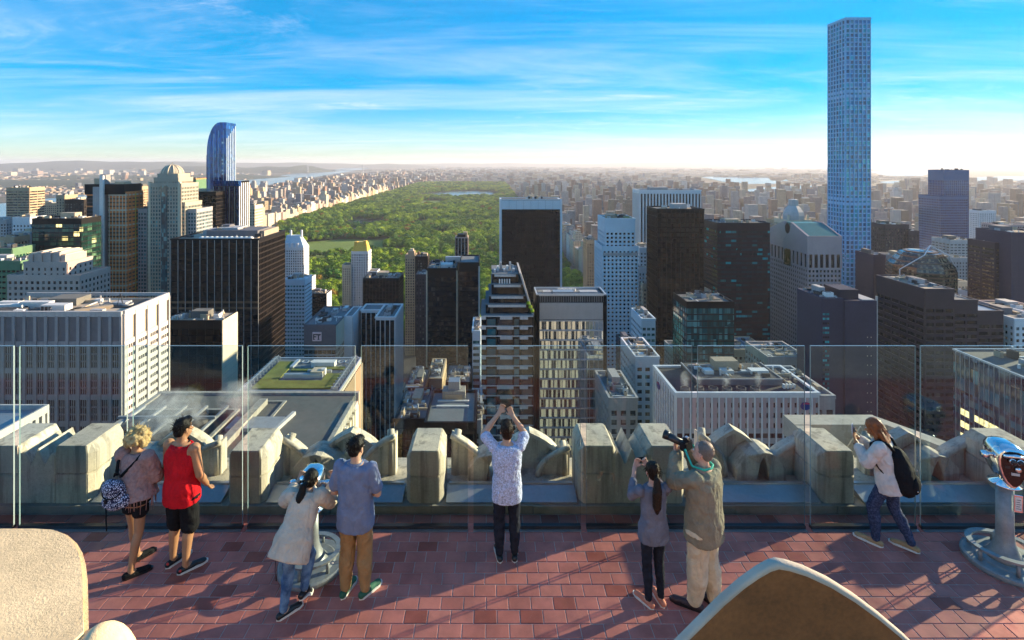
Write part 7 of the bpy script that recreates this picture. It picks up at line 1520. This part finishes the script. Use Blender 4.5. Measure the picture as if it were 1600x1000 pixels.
# grey haired man with the camera
t, j, hl = person('grey haired man in olive shirt and sand cargo trousers aiming a camera', 1100, 948, math.radians(38), 1.80,
   dict(head=(0, .02, 1.64), elL=(-.20, .24, 1.30), elR=(.22, .22, 1.30), wrL=(-.06, .30, 1.52), wrR=(.09, .24, 1.56), anL=(-.10, .05, .085), toL=(-.17, .22, .03), anR=(.10, -.06, .085), toR=(.13, .12, .03)), (-.22, .97, .12),
   dict(skin='skin_pink', fat=1.1, handL=dict(d=(.3, .2, .9), curl=.9, s=(1, 0, 0)), handR=dict(d=(-.3, .3, .8), curl=.9, s=(-1, 0, 0)), top=dict(mat='olive_shirt', sl='long', o=.022, z0=-.20, flare=.008, w=1.05, cuff=.9), bottom=dict(mat='sand_cloth', len=2, w=1.38), shoes=dict(mat='brown_granite', sole='device_black'), hair=dict(kind='crop', mat='hair_grey')))
for sx_ in (-1, 1): mb = MB(); mb.box(sx_ * .155 - .018, sx_ * .155 + .018, -.07, .09, .52, .70); plain(mb, 'cargo_pocket', 'sand_cloth', t, False); mb = MB(); mb.box(sx_ * .16 - .02, sx_ * .16 + .02, -.075, .095, .67, .71); plain(mb, 'pocket_flap', 'sand_cloth', t, False)
cm = prop('camera', 'black camera with long lens at the grey haired man\'s eye', 'camera', t, (.0, .24, 1.62))
st2 = Vector((-.22, .97, .18)).normalized(); c0 = Vector((-.03, .20, 1.655))
padd(cm, 'camera_body', 'device_black', lambda m: m.box(-.095, .05, .155, .235, 1.60, 1.70), False, .012); padd(cm, 'viewfinder_hump', 'device_black', lambda m: m.box(-.055, .01, .15, .225, 1.695, 1.735), False, .01)
padd(cm, 'lens', 'steel_dark', lambda m: m.tube([c0 + st2 * .03, c0 + st2 * .10, c0 + st2 * .105, c0 + st2 * .19], [.036, .036, .040, .042], 16)); padd(cm, 'lens_hood', 'device_black', lambda m: m.tube([c0 + st2 * .18, c0 + st2 * .24], [.044, .052], 16)); padd(cm, 'flash_shoe', 'steel', lambda m: m.box(-.04, -.005, .17, .205, 1.735, 1.745), False)
padd(cm, 'neck_strap', 'strap_teal', lambda m: m.tube([(-.09, .17, 1.64), (-.13, .06, 1.52), (-.08, -.055, 1.51), (0, -.085, 1.515), (.08, -.055, 1.51), (.12, .06, 1.52), (.05, .17, 1.64)], .013, 6))
# woman with long hair and black backpack
t, j, hl = person('woman with long auburn hair, white top and mottled jeans stepping along the glass', 1388, 852, math.radians(42), 1.62,
   dict(pelvis=(0, -.02, .93), chest=(0, .05, 1.24), neck=(0, .10, 1.44), head=(0, .17, 1.56), shL=(-.17, .06, 1.38), shR=(.17, .06, 1.38), elL=(-.21, .20, 1.14), elR=(.21, .22, 1.16), wrL=(-.05, .36, 1.30), wrR=(.07, .38, 1.32), knL=(-.10, .16, .51), anL=(-.12, .12, .09), toL=(-.13, .31, .045), knR=(.10, -.04, .50), anR=(.10, -.24, .10), toR=(.11, -.05, .03)), (-.05, .93, -.3),
   dict(skin='skin_tan', female=True, fat=.98, handL=dict(d=(.25, .35, .9), curl=.7, s=(1, 0, 0)), handR=dict(d=(-.25, .35, .9), curl=.7, s=(-1, 0, 0)), top=dict(mat='white_cloth', sl='long', o=.026, z0=-.14, flare=.02, w=1.12, cuff=.7), bottom=dict(mat='acid_denim', len=2, w=1.06), shoes=dict(mat='shoe_tan', sole='rubber_white'), hair=dict(kind='long', mat='hair_auburn', dx=.06)))
phone('pale phone held close by the woman with long auburn hair', t, (.01, .42, 1.44), (.2, .1, 1), (1, .1, 0), 'device_white')
mb = MB(); mb.tube([j['wrL'] + Vector((.035 * math.cos(q), .03 * math.sin(q), -.03)) for q in [2 * math.pi * k / 12 for k in range(13)]], .009, 6); plain(mb, 'bracelet', 'strap_teal' if False else 'hair_auburn', t)
bp = prop('backpack', 'large black backpack on the back of the auburn haired woman', 'backpack', t, (0, -.20, .9))
padd(bp, 'bag', 'black_cloth', lambda m: (loft(m, [((0, -.19, .82), .15, .10, (1, 0, 0), (0, 1, 0)), ((0, -.20, .90), .175, .125, (1, 0, 0), (0, 1, 0)), ((0, -.17, 1.10), .165, .12, (1, 0, 0), (0, 1, 0)), ((0, -.11, 1.30), .12, .09, (1, 0, 0), (0, 1, 0)), ((0, -.08, 1.38), .05, .05, (1, 0, 0), (0, 1, 0))])), vox=.013, fold=.02)
padd(bp, 'front_pocket', 'black_cloth', lambda m: ell(m, (0, -.30, .96), (.125, .055, .12)), vox=.012)
for sx_ in (-1, 1): padd(bp, 'strap', 'black_cloth', lambda m: m.tube([(sx_ * .07, -.08, 1.34), (sx_ * .11, -.02, 1.43), (sx_ * .12, .08, 1.455), (sx_ * .125, .17, 1.38), (sx_ * .14, .17, 1.2), (sx_ * .16, .0, 1.02)], .020, 8))
for p_ in ((-.10, -.335, .93), (.04, -.35, .98), (.07, -.30, 1.13), (-.14, -.24, .90)): padd(bp, 'zip_pull', 'chrome', lambda m: ell(m, p_, (.008, .006, .012), None, 8, 6))
for o in list(bpy.data.objects):
    if '_a' in o.keys(): del o['_a']
    if 'dims' in o.keys(): del o['dims']
